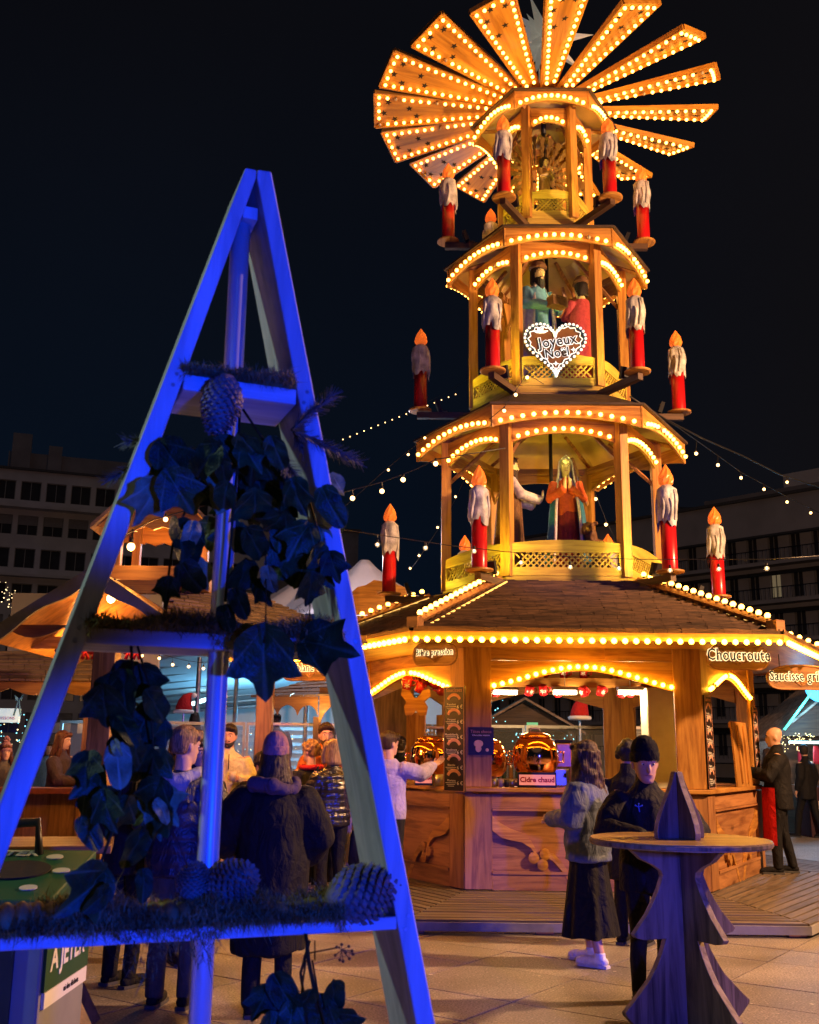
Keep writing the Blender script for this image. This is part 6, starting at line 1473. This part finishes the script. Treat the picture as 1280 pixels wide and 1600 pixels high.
w_ = MB().box((0, 0, 0), (.8, .02, 1.7)).build('pane', emis('curtain lit window', (1.0, .78, .45), .10), BR_, M=T(.8 + 1.75 * 15 + .43, .27, 1.6 + 2.95 * 4 + 1.0))

# ------------------------------------------------------------------ huts, tents and stalls on the left
M_CH = wood('chalet boards', (.46, .23, .06), (.28, .125, .03), 'x', rough=.55); M_CHZ = wood('chalet posts', (.36, .19, .075), (.20, .10, .04), 'z', rough=.55)
M_BARGE = mat('grey barge board', (.13, .12, .10), .6, .2, 6); M_TILE = wood('wood shingles', (.30, .21, .14), (.12, .08, .05), 'x', rough=.75, knots=False, coat=0)
def scallop(x0, x1, ztop, zb, n, dep, m=8):
    top, bot = [], []
    for i in range(n * m + 1):
        x = x0 + (x1 - x0) * i / (n * m); u = (i % m) / m; top.append((x, ztop)); bot.append((x, zb + dep * (1 - math.sin(u * PI)) if True else zb))
    return top, bot
def shingle_rows(m, p00, p10, p11, p01, n, wdt=.16):
    """courses of shingles on the quad p00 p10 (eave) to p01 p11 (ridge)"""
    p00, p10, p11, p01 = map(Vector, (p00, p10, p11, p01)); nn = (p10 - p00).cross(p01 - p00).normalized()
    for i in range(n):
        a, b_ = i / n, min(1, (i + 1.35) / n); A0, A1 = p00.lerp(p01, a), p10.lerp(p11, a); B0, B1 = p00.lerp(p01, b_), p10.lerp(p11, b_)
        k = max(2, int((A1 - A0).length / wdt))
        for j in range(k):
            u0, u1 = (j + .02) / k, (j + .98) / k; o_ = (.3 if i % 2 else 0) / k; u0, u1 = min(1, u0 + o_), min(1, u1 + o_)
            t = nn * random.uniform(.022, .034)
            q = [A0.lerp(A1, u0) + t, A0.lerp(A1, u1) + t, B0.lerp(B1, u1) + nn * .008, B0.lerp(B1, u0) + nn * .008]; s = [A0.lerp(A1, u0), A0.lerp(A1, u1)]
            m.add(q + s, [(0, 1, 2, 3), (4, 5, 1, 0)])
# pavilion with a front gable and a little lantern turret
PV = thing('pavilion', 'open wooden pavilion with a shingled roof, lit orange gable and small turret at the left', 'hut', (0, 0, 0))
gp, gl, gr = at(147, 886, 9.5), at(-22, 990, 9.5), at(303, 994, 9.5)
def gab(p, l, r, y): return [(l.x, l.z), (p.x, p.z), (r.x, r.z)]
bg_ = MB()
for (a, b_) in ((gl, gp), (gp, gr)):
    n = 12; top = []; bot = []
    for i in range(n + 1):
        t = i / n; x = a.x + (b_.x - a.x) * t; z = a.z + (b_.z - a.z) * t; top.append((x, z)); bot.append((x, z - .13 - .03 * math.sin(t * PI * 3)))
    bg_.strip(top, bot, 9.44, 9.48)
bg_.build('barge_board', M_BARGE, PV)
ti = MB(); tm = lambda a, y: (a.x, y, a.z)
for (a, b_) in ((gl, gp), (gr, gp)):
    v = [(a.x, 9.5, a.z), (b_.x, 9.5, b_.z), (b_.x, 12.2, b_.z), (a.x, 12.2, a.z)]; v2 = [(x, y, z - .06) for x, y, z in v]
    MB().add(v + v2, [(0, 1, 2, 3), (7, 6, 5, 4), (0, 4, 5, 1), (1, 5, 6, 2), (2, 6, 7, 3), (3, 7, 4, 0)]).build('gable_roof', M_CH, PV)
top, bot = scallop(gl.x + .1, gr.x - .1, gl.z + .10, gl.z - .02, 3, .10); MB().strip(top, bot, 9.62, 9.66).build('arched_valance', M_CH, PV)
MB().box(((gl.x + gr.x) / 2, 10.6, gl.z + .03), (gr.x - gl.x, .10, .12)).build('tie_beam', M_CH, PV)
for (px0, py, Y) in ((168, 1020, 9.35), (415, 1090, 13.2)):
    q = at(px0, py, Y); MB().box((q.x, Y, 1.32), (.20, .20, 2.64)).build('post', M_CHZ, PV, bevel=.008)
# main roof to the right
e0, e1 = at(255, 985, 10.4), at(575, 1006, 10.9); r0, r1 = at(270, 905, 12.4), at(400, 930, 12.6)
mr = MB(); shingle_rows(mr, tuple(e0), tuple(e1), tuple(r1), tuple(r0), 15); mr.build('roof_shingles', M_TILE, PV, kind='stuff')
MB().add([tuple(e0 - Vector((0, 0, .02))), tuple(e1 - Vector((0, 0, .02))), tuple(r1 - Vector((0, 0, .02))), tuple(r0 - Vector((0, 0, .02)))], [(0, 1, 2, 3)]).build('roof_deck', M_CH, PV)
top, bot = scallop(e0.x, e1.x, e0.z - .02, e0.z - .16, 3, .10); MB().strip(top, bot, 10.5, 10.54).build('arched_valance', M_CH, PV)
# turret
tc = at(255, 850, 11.6); TW_ = .40
for sx in (-1, 1):
    for sy in (-1, 1): MB().box((tc.x + sx * TW_, tc.y + sy * TW_, tc.z - .05), (.09, .09, .85)).build('turret_post', M_CHZ, PV)
MB().box((tc.x, tc.y, tc.z - .42), (.98, .98, .16)).build('turret_base', M_CH, PV)
for sy in (-1, 1):
    pts = [(tc.x - .62, tc.z + .10)] + [(tc.x - .5 + .1 * i, tc.z + .10 - (.035 if i % 2 else 0)) for i in range(11)] + [(tc.x + .62, tc.z + .10), (tc.x, tc.z + .66)]
    MB().prism(pts, tc.y + sy * .46 - .02, tc.y + sy * .46 + .02).build('turret_gable', M_CH, PV)
for s in (-1, 1):
    v = [(tc.x + s * .68, tc.y - .55, tc.z + .06), (tc.x, tc.y - .55, tc.z + .72), (tc.x, tc.y + .55, tc.z + .72), (tc.x + s * .68, tc.y + .55, tc.z + .06)]; v2 = [(x, y, z + .05) for x, y, z in v]
    MB().add(v + v2, [(3, 2, 1, 0), (4, 5, 6, 7), (0, 1, 5, 4), (1, 2, 6, 5), (2, 3, 7, 6), (3, 0, 4, 7)]).build('turret_roof', M_TILE, PV)
M_WBULB = emis('festoon bulb', (1.0, .56, .20), 7.0)
WB = MB().ball((0, 0, -.02), .030, 10, 6).rings([(.005, .016, .016), (.05, .014, .014)], 8, 1).mesh('bulb', [M_WBULB, M_BLACK], True)
def one_lamp(label, q, e=4):
    t = thing('bulb_lamp', label, 'lamp', q); put('bulb', WB, t, SCL(1.5, 1.5, 1.5)); MB().tube([(0, 0, .06), (0, .06, .16), (0, .2, .18)], .008, 6).build('lamp_arm', M_BLACK, t)
    lamp('bulb_light', 'POINT', (q[0], q[1] - .02, q[2] - .10), e, (1.0, .42, .09), size=.03)
one_lamp('bright bulb under the front gable of the left pavilion', at(174, 930, 9.7), 30)
one_lamp('small bulb on the turret of the pavilion', at(205, 850, 10.9), 7)
lamp('pavilion_crowd_light', 'POINT', (gp.x - .3, 10.9, 2.55), 110, (1.0, .38, .06), size=.08); lamp('pavilion_crowd_light', 'POINT', (gp.x + 1.6, 11.9, 2.35), 80, (1.0, .38, .06), size=.08)
lamp('pavilion_crowd_light', 'POINT', (-1.0, 10.4, 2.75), 48, (1.0, .45, .12), size=.08)  # added warm light over the left crowd, without a fixture
lamp('turret_light', 'POINT', (tc.x, tc.y - .1, tc.z - .1), 30, (1.0, .38, .06), size=.05)
# red bow garland under the pavilion eave
M_BOW = mat('red ribbon', (.50, .01, .02), .6)
for i, px in enumerate((98, 116, 134, 150, 202, 214)):
    q = at(px, 1017, 9.9); m = MB()
    for s in (-1, 1): m.tube([(0, 0, 0), (s * .045, -.01, .03), (s * .06, 0, 0), (s * .045, .01, -.02), (0, 0, 0)], [.012, .02, .022, .018, .012], 6); m.tube([(0, 0, 0), (s * .03, 0, -.08)], [.012, .018], 5)
    tag(m.build('ribbon_bow', M_BOW, None, True, T(*q)), 'red ribbon bow under the pavilion eave, %s from the left' % ORD[i], 'bow', 'red bows under the pavilion')
# hut with the wavy valance at the far left
HL = thing('market_hut', 'dark market hut with shingled canopy and wavy orange valance at the far left', 'market hut', (0, 0, 0))
a0, a1, b0, b1 = at(-60, 1064, 13.6), at(165, 1064, 13.6), at(-60, 1018, 14.6), at(158, 1018, 14.6)
m = MB(); shingle_rows(m, tuple(a0), tuple(a1), tuple(b1), tuple(b0), 6, .2); m.build('canopy_shingles', M_TILE, HL, kind='stuff')
MB().add([tuple(v - Vector((0, 0, .015))) for v in (a0, a1, b1, b0)], [(0, 1, 2, 3)]).build('canopy_deck', M_CH, HL)
top, bot = scallop(a0.x, a1.x, a0.z, a0.z - .17, 3, .09); MB().strip(top, bot, 13.62, 13.66).build('wavy_valance', M_CH, HL)
MB().box(((a0.x + a1.x) / 2, 15.6, 3.2), (a1.x - a0.x + .4, .1, 1.4)).build('upper_wall', M_FACD, HL)
for x in (a0.x + .2, a1.x - .22): MB().box((x, 13.8, a0.z / 2 - .05), (.14, .14, a0.z - .1)).build('post', M_CHZ, HL)
MB().box(((a0.x + a1.x) / 2, 14.4, 1.06), (a1.x - a0.x + .3, .55, .07)).build('counter_top', mat('red brown counter', (.28, .08, .045), .5), HL); MB().box(((a0.x + a1.x) / 2, 14.5, .51), (a1.x - a0.x + .1, .06, 1.02)).build('counter_front', M_CHZ, HL)
lamp('hut_light', 'POINT', (a0.x + 1.2, 14.2, a0.z - .22), 12, (1.0, .5, .15), size=.05); lamp('hut_light', 'POINT', (a1.x - .3, 14.2, a0.z - .25), 9, (1.0, .5, .15), size=.05)
# hut gable in orange beside the pyramid, white tents
OG = thing('market_hut', 'orange lit hut gable with scalloped edge behind the far left candle of the lower gallery', 'market hut', (0, 0, 0))
gx0, gx1 = at(545, 960, 18), at(648, 960, 18)
pts = [(gx0.x, gx0.z)] + [(gx1.x, gx1.z)] + [(gx1.x - (gx1.x - gx0.x) * i / 8, gx1.z + .34 + .24 * math.sin(PI * i / 8) + (.04 if i % 2 else 0)) for i in range(9)]
MB().prism(pts, 18, 18.06).build('gable_board', M_CH, OG); MB().box(((gx0.x + gx1.x) / 2, 18.8, gx0.z / 2), (gx1.x - gx0.x, 1.4, gx0.z - .02)).build('hut_body', M_CHZ, OG)
lamp('hut_light', 'POINT', ((gx0.x + gx1.x) / 2, 17.3, gx0.z + .1), 26, (1.0, .45, .12), size=.05)
M_TENT = mat('white tent canvas', (.62, .58, .62), .7, .1, 1.2, .3)
def tent_top(label, px, py, Y, R, hgt):
    q = at(px, py, Y); t = thing('white_tent', label, 'tent', (q.x, Y, 0), .4)
    n, k = 8, 9; vs = []
    for i in range(k):
        u = i / (k - 1); r_ = R * (1 - u) ** 1.15 + .12
        for j in range(n * 4): 
            a = 2 * PI * j / (n * 4); sq = 1 / max(abs(math.cos(a)), abs(math.sin(a))) ** (.7 * (1 - u)); vs.append((r_ * sq * math.cos(a), r_ * sq * math.sin(a), q.z - hgt + hgt * u - .10 * math.sin(4 * a) ** 2 * (1 - u)))
    N = n * 4; fs = [(i * N + j, i * N + (j + 1) % N, (i + 1) * N + (j + 1) % N, (i + 1) * N + j) for i in range(k - 1) for j in range(N)]; fs.append(tuple((k - 1) * N + j for j in range(N)))
    MB().add(vs, fs).build('canopy', M_TENT, t, True)
    for j in range(4):
        a = PI / 4 + j * PI / 2; MB().tube([(R * 1.3 * math.cos(a), R * 1.3 * math.sin(a), 0), (R * 1.3 * math.cos(a), R * 1.3 * math.sin(a), q.z - hgt)], .05, 8).build('tent_pole', M_STEEL, t)
tent_top('white peaked tent roof behind the far left candle of the pyramid', 570, 876, 24, 2.1, 1.6)
tent_top('wide white tent roof seen through the right leg of the blue frame', 470, 905, 26, 2.2, 1.3)
lamp('tent_light', 'POINT', at(540, 850, 20), 330, (.95, .85, 1.0), size=.3)
# big marquee lit cold blue
M_CANV = mat('marquee canvas', (.60, .66, .70), .7, .05, 2, .1)
MQ = thing('marquee', 'big marquee with a striped pale blue lit ceiling behind the crowd', 'marquee', (0, 0, 0))
fx0, fx1, zf = at(200, 1040, 21.5).x, at(640, 1040, 21.5).x, at(420, 1020, 21.5).z
bx0, bx1, zbk = at(150, 1090, 31).x, at(700, 1090, 31).x, at(420, 1122, 31).z
zf2 = zf + .9
MB().add([(fx0, 21.5, zf - .2), (fx1, 21.5, zf2), (bx1, 31, zbk + .9), (bx0, 31, zbk), (fx0, 21.5, zf - .14), (fx1, 21.5, zf2 + .06), (bx1, 31, zbk + .96), (bx0, 31, zbk + .06)], [(0, 1, 2, 3), (7, 6, 5, 4), (0, 4, 5, 1), (1, 5, 6, 2), (2, 6, 7, 3)]).build('roof_canvas', M_CANV, MQ)
for i in range(9):
    t = i / 8; p0 = Vector((fx0, 21.5, zf - .2)).lerp(Vector((bx0, 31, zbk)), t); p1 = Vector((fx1, 21.5, zf2)).lerp(Vector((bx1, 31, zbk + .9)), t)
    MB().tube([p0 - Vector((0, 0, .06)), p1 - Vector((0, 0, .06))], .045, 6).build('purlin', M_STEEL, MQ)
MB().box(((bx0 + bx1) / 2, 31.2, 1.6), (bx1 - bx0, .06, 3.2)).build('back_wall', M_CANV, MQ)
for i in range(6):
    z = 1.15 + .22 * i; MB().box(((bx0 + bx1) / 2, 31.1, z), (bx1 - bx0, .03, .09)).build('wall_slat', M_STEEL, MQ)
for i in range(5):
    x = fx0 + (fx1 - fx0) * i / 4; MB().tube([(x, 21.6, .55), (x, 21.6, zf - .1)], .05, 8).build('marquee_pole', M_STEEL, MQ)
M_COLD = emis('cold tube', (.55, .95, 1.0), 7)
for (px, py, px2, py2, Y) in ((300, 1100, 345, 1086, 27), (455, 1085, 470, 1092, 24)):
    MB().tube([at(px, py, Y), at(px2, py2, Y)], .05, 8).build('light_tube', M_COLD, MQ)
lamp('marquee_light', 'POINT', ((fx0 + fx1) / 2 - 1, 25.5, 2.3), 230, (.20, .62, 1.0), size=.4); lamp('marquee_light', 'POINT', ((fx0 + fx1) / 2 + 2.5, 27, 2.4), 150, (.20, .62, 1.0), size=.4)
# terrace with glass screens
TE = thing('terrace', 'raised terrace platform behind the glass screens', 'terrace', (0, 0, 0)); MB().box((-1.5, 21.2, .27), (14, 4.6, .54)).build('platform', M_FACD, TE)
M_SCREEN = mat('screen glass', (.9, .95, .96), .03, .02, 2, 0, alpha=.16, spec=.6)
SCR = [MB().box((0, 0, .78), (1.52, .012, 1.42)).mesh('pane', M_SCREEN)]
fr = MB()
for x in (-.79, .79): fr.box((x, 0, .76), (.045, .05, 1.52))
fr.box((0, 0, 1.53), (1.62, .06, .05)).box((0, 0, .03), (1.62, .05, .05)); FRM = fr.mesh('screen_frame', M_STEEL)
WHO = ['first', 'second', 'third', 'fourth', 'fifth', 'sixth', 'seventh']
for i in range(7):
    t = thing('glass_screen', 'glass wind screen with a steel frame on the terrace edge, %s from the left' % WHO[i], 'glass screen', (-5.3 + i * 1.64, 18.6, .54), 0, 'glass screens along the terrace'); put('screen_frame', FRM, t); put('pane', SCR[0], t)
# arched small hut before the marquee
AH = thing('market_hut', 'small hut with shingled roof and round arches beside the white post', 'market hut', (0, 0, 0))
c0, c1, c2 = at(425, 1092, 17.6), at(500, 1078, 17.6), at(548, 1100, 17.6)
m = MB(); shingle_rows(m, (c0.x - .3, 17.2, c0.z), (c1.x + .2, 17.2, c0.z + .04), (c1.x + .2, 18.4, c0.z + .42), (c0.x + .5, 18.4, c0.z + .36), 5, .2); m.build('roof_shingles', M_TILE, AH, kind='stuff')
def arches(x0, x1, n, zt, zb, rise, y):
    top, bot = [], []
    for i in range(n * 10 + 1):
        x = x0 + (x1 - x0) * i / (n * 10); u = (i % 10) / 10; top.append((x, zt)); bot.append((x, zb + rise * math.sin(u * PI) ** .6))
    return MB().strip(top, bot, y, y + .05)
arches(c0.x - .2, c1.x, 3, c0.z + .03, c0.z - .28, .17, 17.3).build('arch_board', M_CH, AH); arches(c1.x + .02, c1.x + .9, 1, c0.z + .18, c0.z - .45, .42, 17.3).build('arch_board', M_CH, AH)
q = at(496, 1120, 17.35); MB().box((q.x, 17.4, c0.z / 2 - .15), (.13, .13, c0.z - .3)).build('post', M_CHZ, AH); MB().box((q.x, 17.4, .5), (1.6, .5, 1.0)).build('counter', M_CHZ, AH)
lamp('hut_light', 'POINT', (q.x + .1, 17.0, c0.z - .2), 14, (1.0, .5, .14), size=.04)
q = at(548, 1200, 12.9); tag(MB().tube([(q.x, 12.9, 0), (q.x, 12.9, 2.05)], .035, 10).build('white_post', M_WHITE, None, True), 'thin white post beside the orange jacket left of the kiosk', 'post')
# santa hats
def santa_hat(label, px, py, Y, s, tilt):
    q = at(px, py, Y); t = thing('santa_hat', label, 'hat', q, tilt)
    g_ = MB(); g_.rings([(0, .20, .20), (.12, .19, .18), (.28, .15, .14, .02), (.40, .10, .09, .07), (.44, .05, .05, .15)], 18); g_.build('hat_cloth', C_REDS, t, True, SCL(s, s, s))
    MB().tube([(.205 * math.cos(a), .205 * math.sin(a), 0) for a in [2 * PI * i / 20 for i in range(21)]], .045, 8).ball((.22, -.05, .38), .065, 10, 7).build('hat_trim', M_WHITE, t, True, SCL(s, s, s))
    MB().tube([(0, 0, 0), (0, 0, -.9)], .02, 6).build('stand', M_STEEL, t)
santa_hat('red santa hat on a stand on the terrace left of the blue pole', 287, 1112, 19.4, .78, .3)
santa_hat('large red santa hat seen through the kiosk window right of the kettle', 906, 1122, 21, .95, 0)
# hut and lights behind the kiosk
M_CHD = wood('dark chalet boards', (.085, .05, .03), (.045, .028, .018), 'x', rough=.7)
def dark_hut(label, px0, px1, pyr, pye, Y, sign=False):
    a, b_, c = at(px0, pye, Y), at(px1, pye, Y), at((px0 + px1) / 2, pyr, Y)
    t = thing('market_hut', label, 'market hut', (0, 0, 0))
    MB().prism([(a.x, a.z), (b_.x, b_.z), (c.x, c.z)], Y, Y + .06).build('gable_board', M_CHD, t)
    for (p, s) in ((a, -1), (b_, 1)):
        v = [(p.x + s * .2, Y - .25, p.z - .12), (c.x, Y - .25, c.z + .06), (c.x, Y + 2.2, c.z + .06), (p.x + s * .2, Y + 2.2, p.z - .12)]; v2 = [(x, y, z + .06) for x, y, z in v]
        MB().add(v + v2, [(3, 2, 1, 0), (4, 5, 6, 7), (0, 1, 5, 4), (1, 2, 6, 5), (2, 3, 7, 6), (3, 0, 4, 7)]).build('roof', M_TILE, t)
    for x in (a.x + .1, b_.x - .1): MB().box((x, Y + .1, a.z / 2), (.12, .12, a.z)).build('post', M_CHD, t)
    MB().box(((a.x + b_.x) / 2, Y + .2, .5), (b_.x - a.x - .1, .5, 1.0)).build('counter', M_CHD, t); MB().box(((a.x + b_.x) / 2, Y + 1.9, a.z / 2), (b_.x - a.x, .06, a.z)).build('back_wall', M_CHD, t)
    return t
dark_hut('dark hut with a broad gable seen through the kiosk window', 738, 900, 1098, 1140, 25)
SG = thing('exit_sign', 'small green lit exit sign on the dark hut seen through the kiosk', 'sign', at(832, 1133, 24.6)); MB().box((0, 0, 0), (.26, .03, .12)).build('sign_face', emis('green sign', (.12, .55, .28), .6), SG)
text('SORTIE', .06, M_WHITE, SG, T(0, -.02, 0), extrude=.001)
# countless small fairy lights in the distance
def fairy(name, label, boxes, col, s, r0, seed):
    rr = random.Random(seed); m = MB()
    for (px0, py0, px1, py1, Y, n) in boxes:
        for i in range(n):
            q = at(rr.uniform(px0, px1), rr.uniform(py0, py1), Y + rr.uniform(-.6, .6)); r_ = r0 * rr.uniform(.35, .85) * Y / 20
            m.add([(r_, 0, 0), (-r_, 0, 0), (0, r_, 0), (0, -r_, 0), (0, 0, r_), (0, 0, -r_)], [(0, 2, 4), (2, 1, 4), (1, 3, 4), (3, 0, 4), (2, 0, 5), (1, 2, 5), (3, 1, 5), (0, 3, 5)], 0, T(*q))
    o_ = m.build(name, emis('fairy ' + name + str(seed), col, s), None, kind='stuff'); o_['label'] = label; o_['category'] = 'fairy lights'
fairy('fairy_lights', 'mass of warm fairy lights behind the crowd at the left', [(0, 1130, 70, 1190, 22, 26), (340, 1145, 545, 1200, 22, 90), (0, 900, 24, 950, 40, 20), (150, 1090, 175, 1160, 24, 24)], (1.0, .72, .35), 3.2, .020, 1)
fairy('fairy_lights', 'mass of cold blue fairy lights behind the kiosk and at the left', [(0, 1110, 60, 1200, 23, 40), (700, 1150, 770, 1200, 24, 20), (800, 1146, 900, 1172, 24, 60), (760, 1060, 790, 1140, 23, 10), (600, 1080, 690, 1140, 23, 8), (380, 1140, 440, 1180, 24, 16)], (.25, .85, 1.0), 3.0, .018, 2)
fairy('fairy_lights', 'garland of coloured fairy lights along the stall at the right edge', [(1205, 1146, 1275, 1156, 23.4, 50), (1210, 1156, 1250, 1176, 23.4, 24)], (1.0, .75, .30), 3.0, .018, 3)
# stall at the right edge
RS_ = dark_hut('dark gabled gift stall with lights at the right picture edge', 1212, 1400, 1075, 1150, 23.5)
M_REDD = mat('red knit goods', (.42, .015, .03), .8)
for i, (px, py, w, h) in enumerate(((1252, 1185, .16, .5), (1266, 1200, .2, .3), (1276, 1180, .16, .4), (1258, 1225, .25, .14), (1272, 1232, .2, .16))):
    q = at(px, py, 24.0); m = MB(); m.rings([(-h / 2, w * .42, .06), (-h * .3, w * .5, .08), (h * .2, w * .44, .07), (h / 2, w * .3, .05)], 12)
    tag(m.build('hanging_goods', [M_REDD, C_CREAM, M_REDD, C_MAUVE, C_ORAN][i], None, True, T(*q)), ['red knitted stocking hanging high on the right stall', 'cream knitted hat on the right stall', 'red scarf hanging at the right edge of the right stall', 'mauve bundle on the counter of the right stall', 'orange bundle on the counter of the right stall'][i], 'goods', 'goods on the right stall')
M_NEON = emis('neon green blue', (.10, .95, .65), 2.5); M_NEONB = emis('neon blue', (.06, .42, 1.0), 2.2)
NB = thing('neon_stick', 'slanted green and blue light tube on the gable of the right stall', 'light', at(1247, 1110, 23)); a, b_ = at(1226, 1140, 23) - Vector(NB.location), at(1268, 1083, 23) - Vector(NB.location); MB().tube([a, b_], .025, 8).build('light_tube', M_NEON, NB, True)
ND = thing('neon_disc', 'round blue lit disc under the sausage sign at the right edge', 'light', at(1281, 1073, 23.2)); MB().rings([(-.03, .33, .33), (.03, .33, .33)], 28, 0, RX(PI / 2)).build('disc_face', M_NEONB, ND)
MB().box((*at(1262, 1160, 23.3).to_tuple()[:2], at(1262, 1160, 23.3).z), (.8, .05, .05)).build('light_tube', M_COLD, RS_)
lamp('stall_blue_light', 'POINT', (8.6, 22.6, 2.6), 170, (.12, .55, 1.0), size=.2); lamp('stall_warm_light', 'POINT', (9.0, 24.2, 1.9), 40, (.8, .9, 1.0), size=.1)
BX = thing('display_box', 'dark crate with a printed white snowflake in front of the right stall', 'crate', (8.75, 22.4, 0)); MB().box((0, 0, .5), (.9, .7, 1.0)).build('crate_body', cloth('plum crate', (.05, .025, .035)), BX)
sn = MB(); [sn.box((0, 0, 0), (.03, .01, .34), 0, T(-.25, -.356, .55) @ RY(k * PI / 3)) for k in range(3)]; sn.build('snowflake_print', M_WHITE, BX)
# left stall goods with sign
WS = thing('light_box_sign', 'white lit box sign on the far left stall', 'sign', at(8, 1118, 15.2)); MB().box((0, 0, 0), (.42, .06, .20)).build('sign_face', emis('cold sign', (.5, .75, .9), .55), WS); text('BOISSONS', .06, M_SIGNR, WS, T(.02, -.035, -.04), extrude=.001)
BW_ = thing('blue_bow', 'light blue ribbon bow hanging in the far left stall', 'bow', at(28, 1105, 15)); m = MB()
for s in (-1, 1): m.tube([(0, 0, .1), (s * .05, 0, -.12)], .014, 6); m.tube([(0, 0, .1), (s * .06, 0, .16), (s * .03, 0, .1)], .016, 6)
m.build('ribbon', mat('blue ribbon', (.08, .28, .6), .6), BW_, True)
one_lamp('small bulb hanging in the far left stall', at(57, 1125, 15), 6)
lamp('stall_cold_light', 'POINT', (*at(20, 1100, 16).to_tuple()[:2], 2.0), 20, (.4, .75, 1.0), size=.1)

# ------------------------------------------------------------------ festoon strings
M_CLEAR = mat('clear bulb glass', (.8, .78, .7), .05, .02, 2, 0, alpha=.35, spec=.8, emit=(1.0, .8, .5), estr=.12)
M_FIL = emis('filament', (1.0, .72, .35), 14)
CB = MB().ball((0, 0, -.055), .034, 12, 8).rings([(-.025, .018, .018), (.02, .015, .015)], 8, 1).ball((0, 0, -.05), (.012, .012, .018), 6, 5, 2).mesh('clear_bulb', [M_CLEAR, M_BLACK, M_FIL], True)
def strand(label, pts, bulb_px, Y, mesh_=None, size=1.0, r=.006):
    q = [at(px, py, Y if not isinstance(Y, tuple) else Y[0] + (Y[1] - Y[0]) * i / (len(pts) - 1)) for i, (px, py) in enumerate(pts)]; o_ = q[0]
    t = thing('festoon_string', label, 'string lights', o_); MB().tube([p - o_ for p in q], r, 5).build('cable', M_BLACK, t, True)
    for (px, py) in bulb_px:
        best = min(range(len(q) - 1), key=lambda i: max(0, pts[i][0] - px, px - pts[i + 1][0]) if pts[i][0] <= pts[i + 1][0] else 1e9)
        u = 0 if pts[best + 1][0] == pts[best][0] else (px - pts[best][0]) / (pts[best + 1][0] - pts[best][0]); y_ = q[best].lerp(q[best + 1], max(0, min(1, u)))
        b_ = at(px, py, y_.y); put('bulb', mesh_ or WB, t, T(*(b_ - o_)) @ SCL(size * .74, size * .74, size * .74))
        if b_.z < y_.z - .05: MB().tube([b_ - o_ + Vector((0, 0, .03 * size)), y_ - o_], r * .7, 4).build('drop_cable', M_BLACK, t)
strand('festoon string of glowing bulbs sagging from the blue frame to the lower gallery eaves', [(150, 860), (240, 812), (300, 795), (380, 772), (460, 778), (540, 768), (600, 752), (650, 733), (680, 718), (790, 700)], [(259, 809), (382, 781), (551, 776), (597, 765), (630, 747), (681, 722)], 10.5, None, 1.15)
strand('thin string of small bulbs rising left of the lower gallery', [(430, 862), (480, 830), (540, 790), (607, 730), (640, 703), (700, 660)], [(443, 842), (411, 857), (607, 733), (638, 709), (664, 683)], 14, None, .8, .004)
strand('string of clear bulbs crossing in front of the kiosk roof', [(480, 815), (540, 828), (620, 840), (700, 852), (790, 862), (890, 870), (1000, 874), (1123, 874), (1198, 874), (1290, 868)], [(590, 845), (665, 850), (741, 855), (814, 873), (891, 880), (967, 882), (1047, 885), (1123, 883), (1198, 882)], 9.6, CB, .95, .004)
strand('string of small lit bulbs falling from the pyramid to the right', [(1010, 640), (1060, 668), (1122, 712), (1158, 738), (1194, 757), (1230, 776), (1290, 806)], [(1088, 707), (1122, 725), (1158, 745), (1194, 763), (1230, 783), (1267, 800)], (13.5, 20), None, 1.15, .008)
strand('bare pale cable of tiny lamps above the right building', [(985, 620), (1040, 655), (1100, 686), (1160, 712), (1220, 742), (1290, 764)], [(1230, 752)], (13, 17), None, 1.0, .014)
strand('string of bulbs behind the lower gallery on the left', [(640, 892), (655, 872), (684, 828), (712, 780), (730, 740)], [(641, 887), (655, 867), (684, 823), (712, 775)], 17.5, None, .9, .005)
strand('string of bulbs behind the lower gallery on the right', [(920, 740), (931, 772), (947, 813), (965, 850)], [(931, 778), (947, 818)], 17.5, None, 1.3, .006)
strand('short string with three bulbs in front of the middle gallery', [(765, 655), (788, 636), (806, 610), (824, 584), (850, 600)], [(788, 640), (806, 615), (824, 588)], 12.4, None, 1.0, .005)
strand('row of bulbs under the marquee edge left of the blue pole', [(200, 1012), (222, 1017), (249, 1021), (272, 1028), (295, 1033), (320, 1036), (345, 1030)], [(222, 1023), (249, 1027), (270, 1037), (295, 1040), (318, 1043)], 14.5, None, .95, .004)
strand('far thin dotted light chain rising behind the pyramid', [(536, 686), (590, 666), (640, 641), (690, 618), (735, 590)], [(536 + 11 * i, 686 - 4.4 * i) for i in range(17)], 36, None, .9, .004)
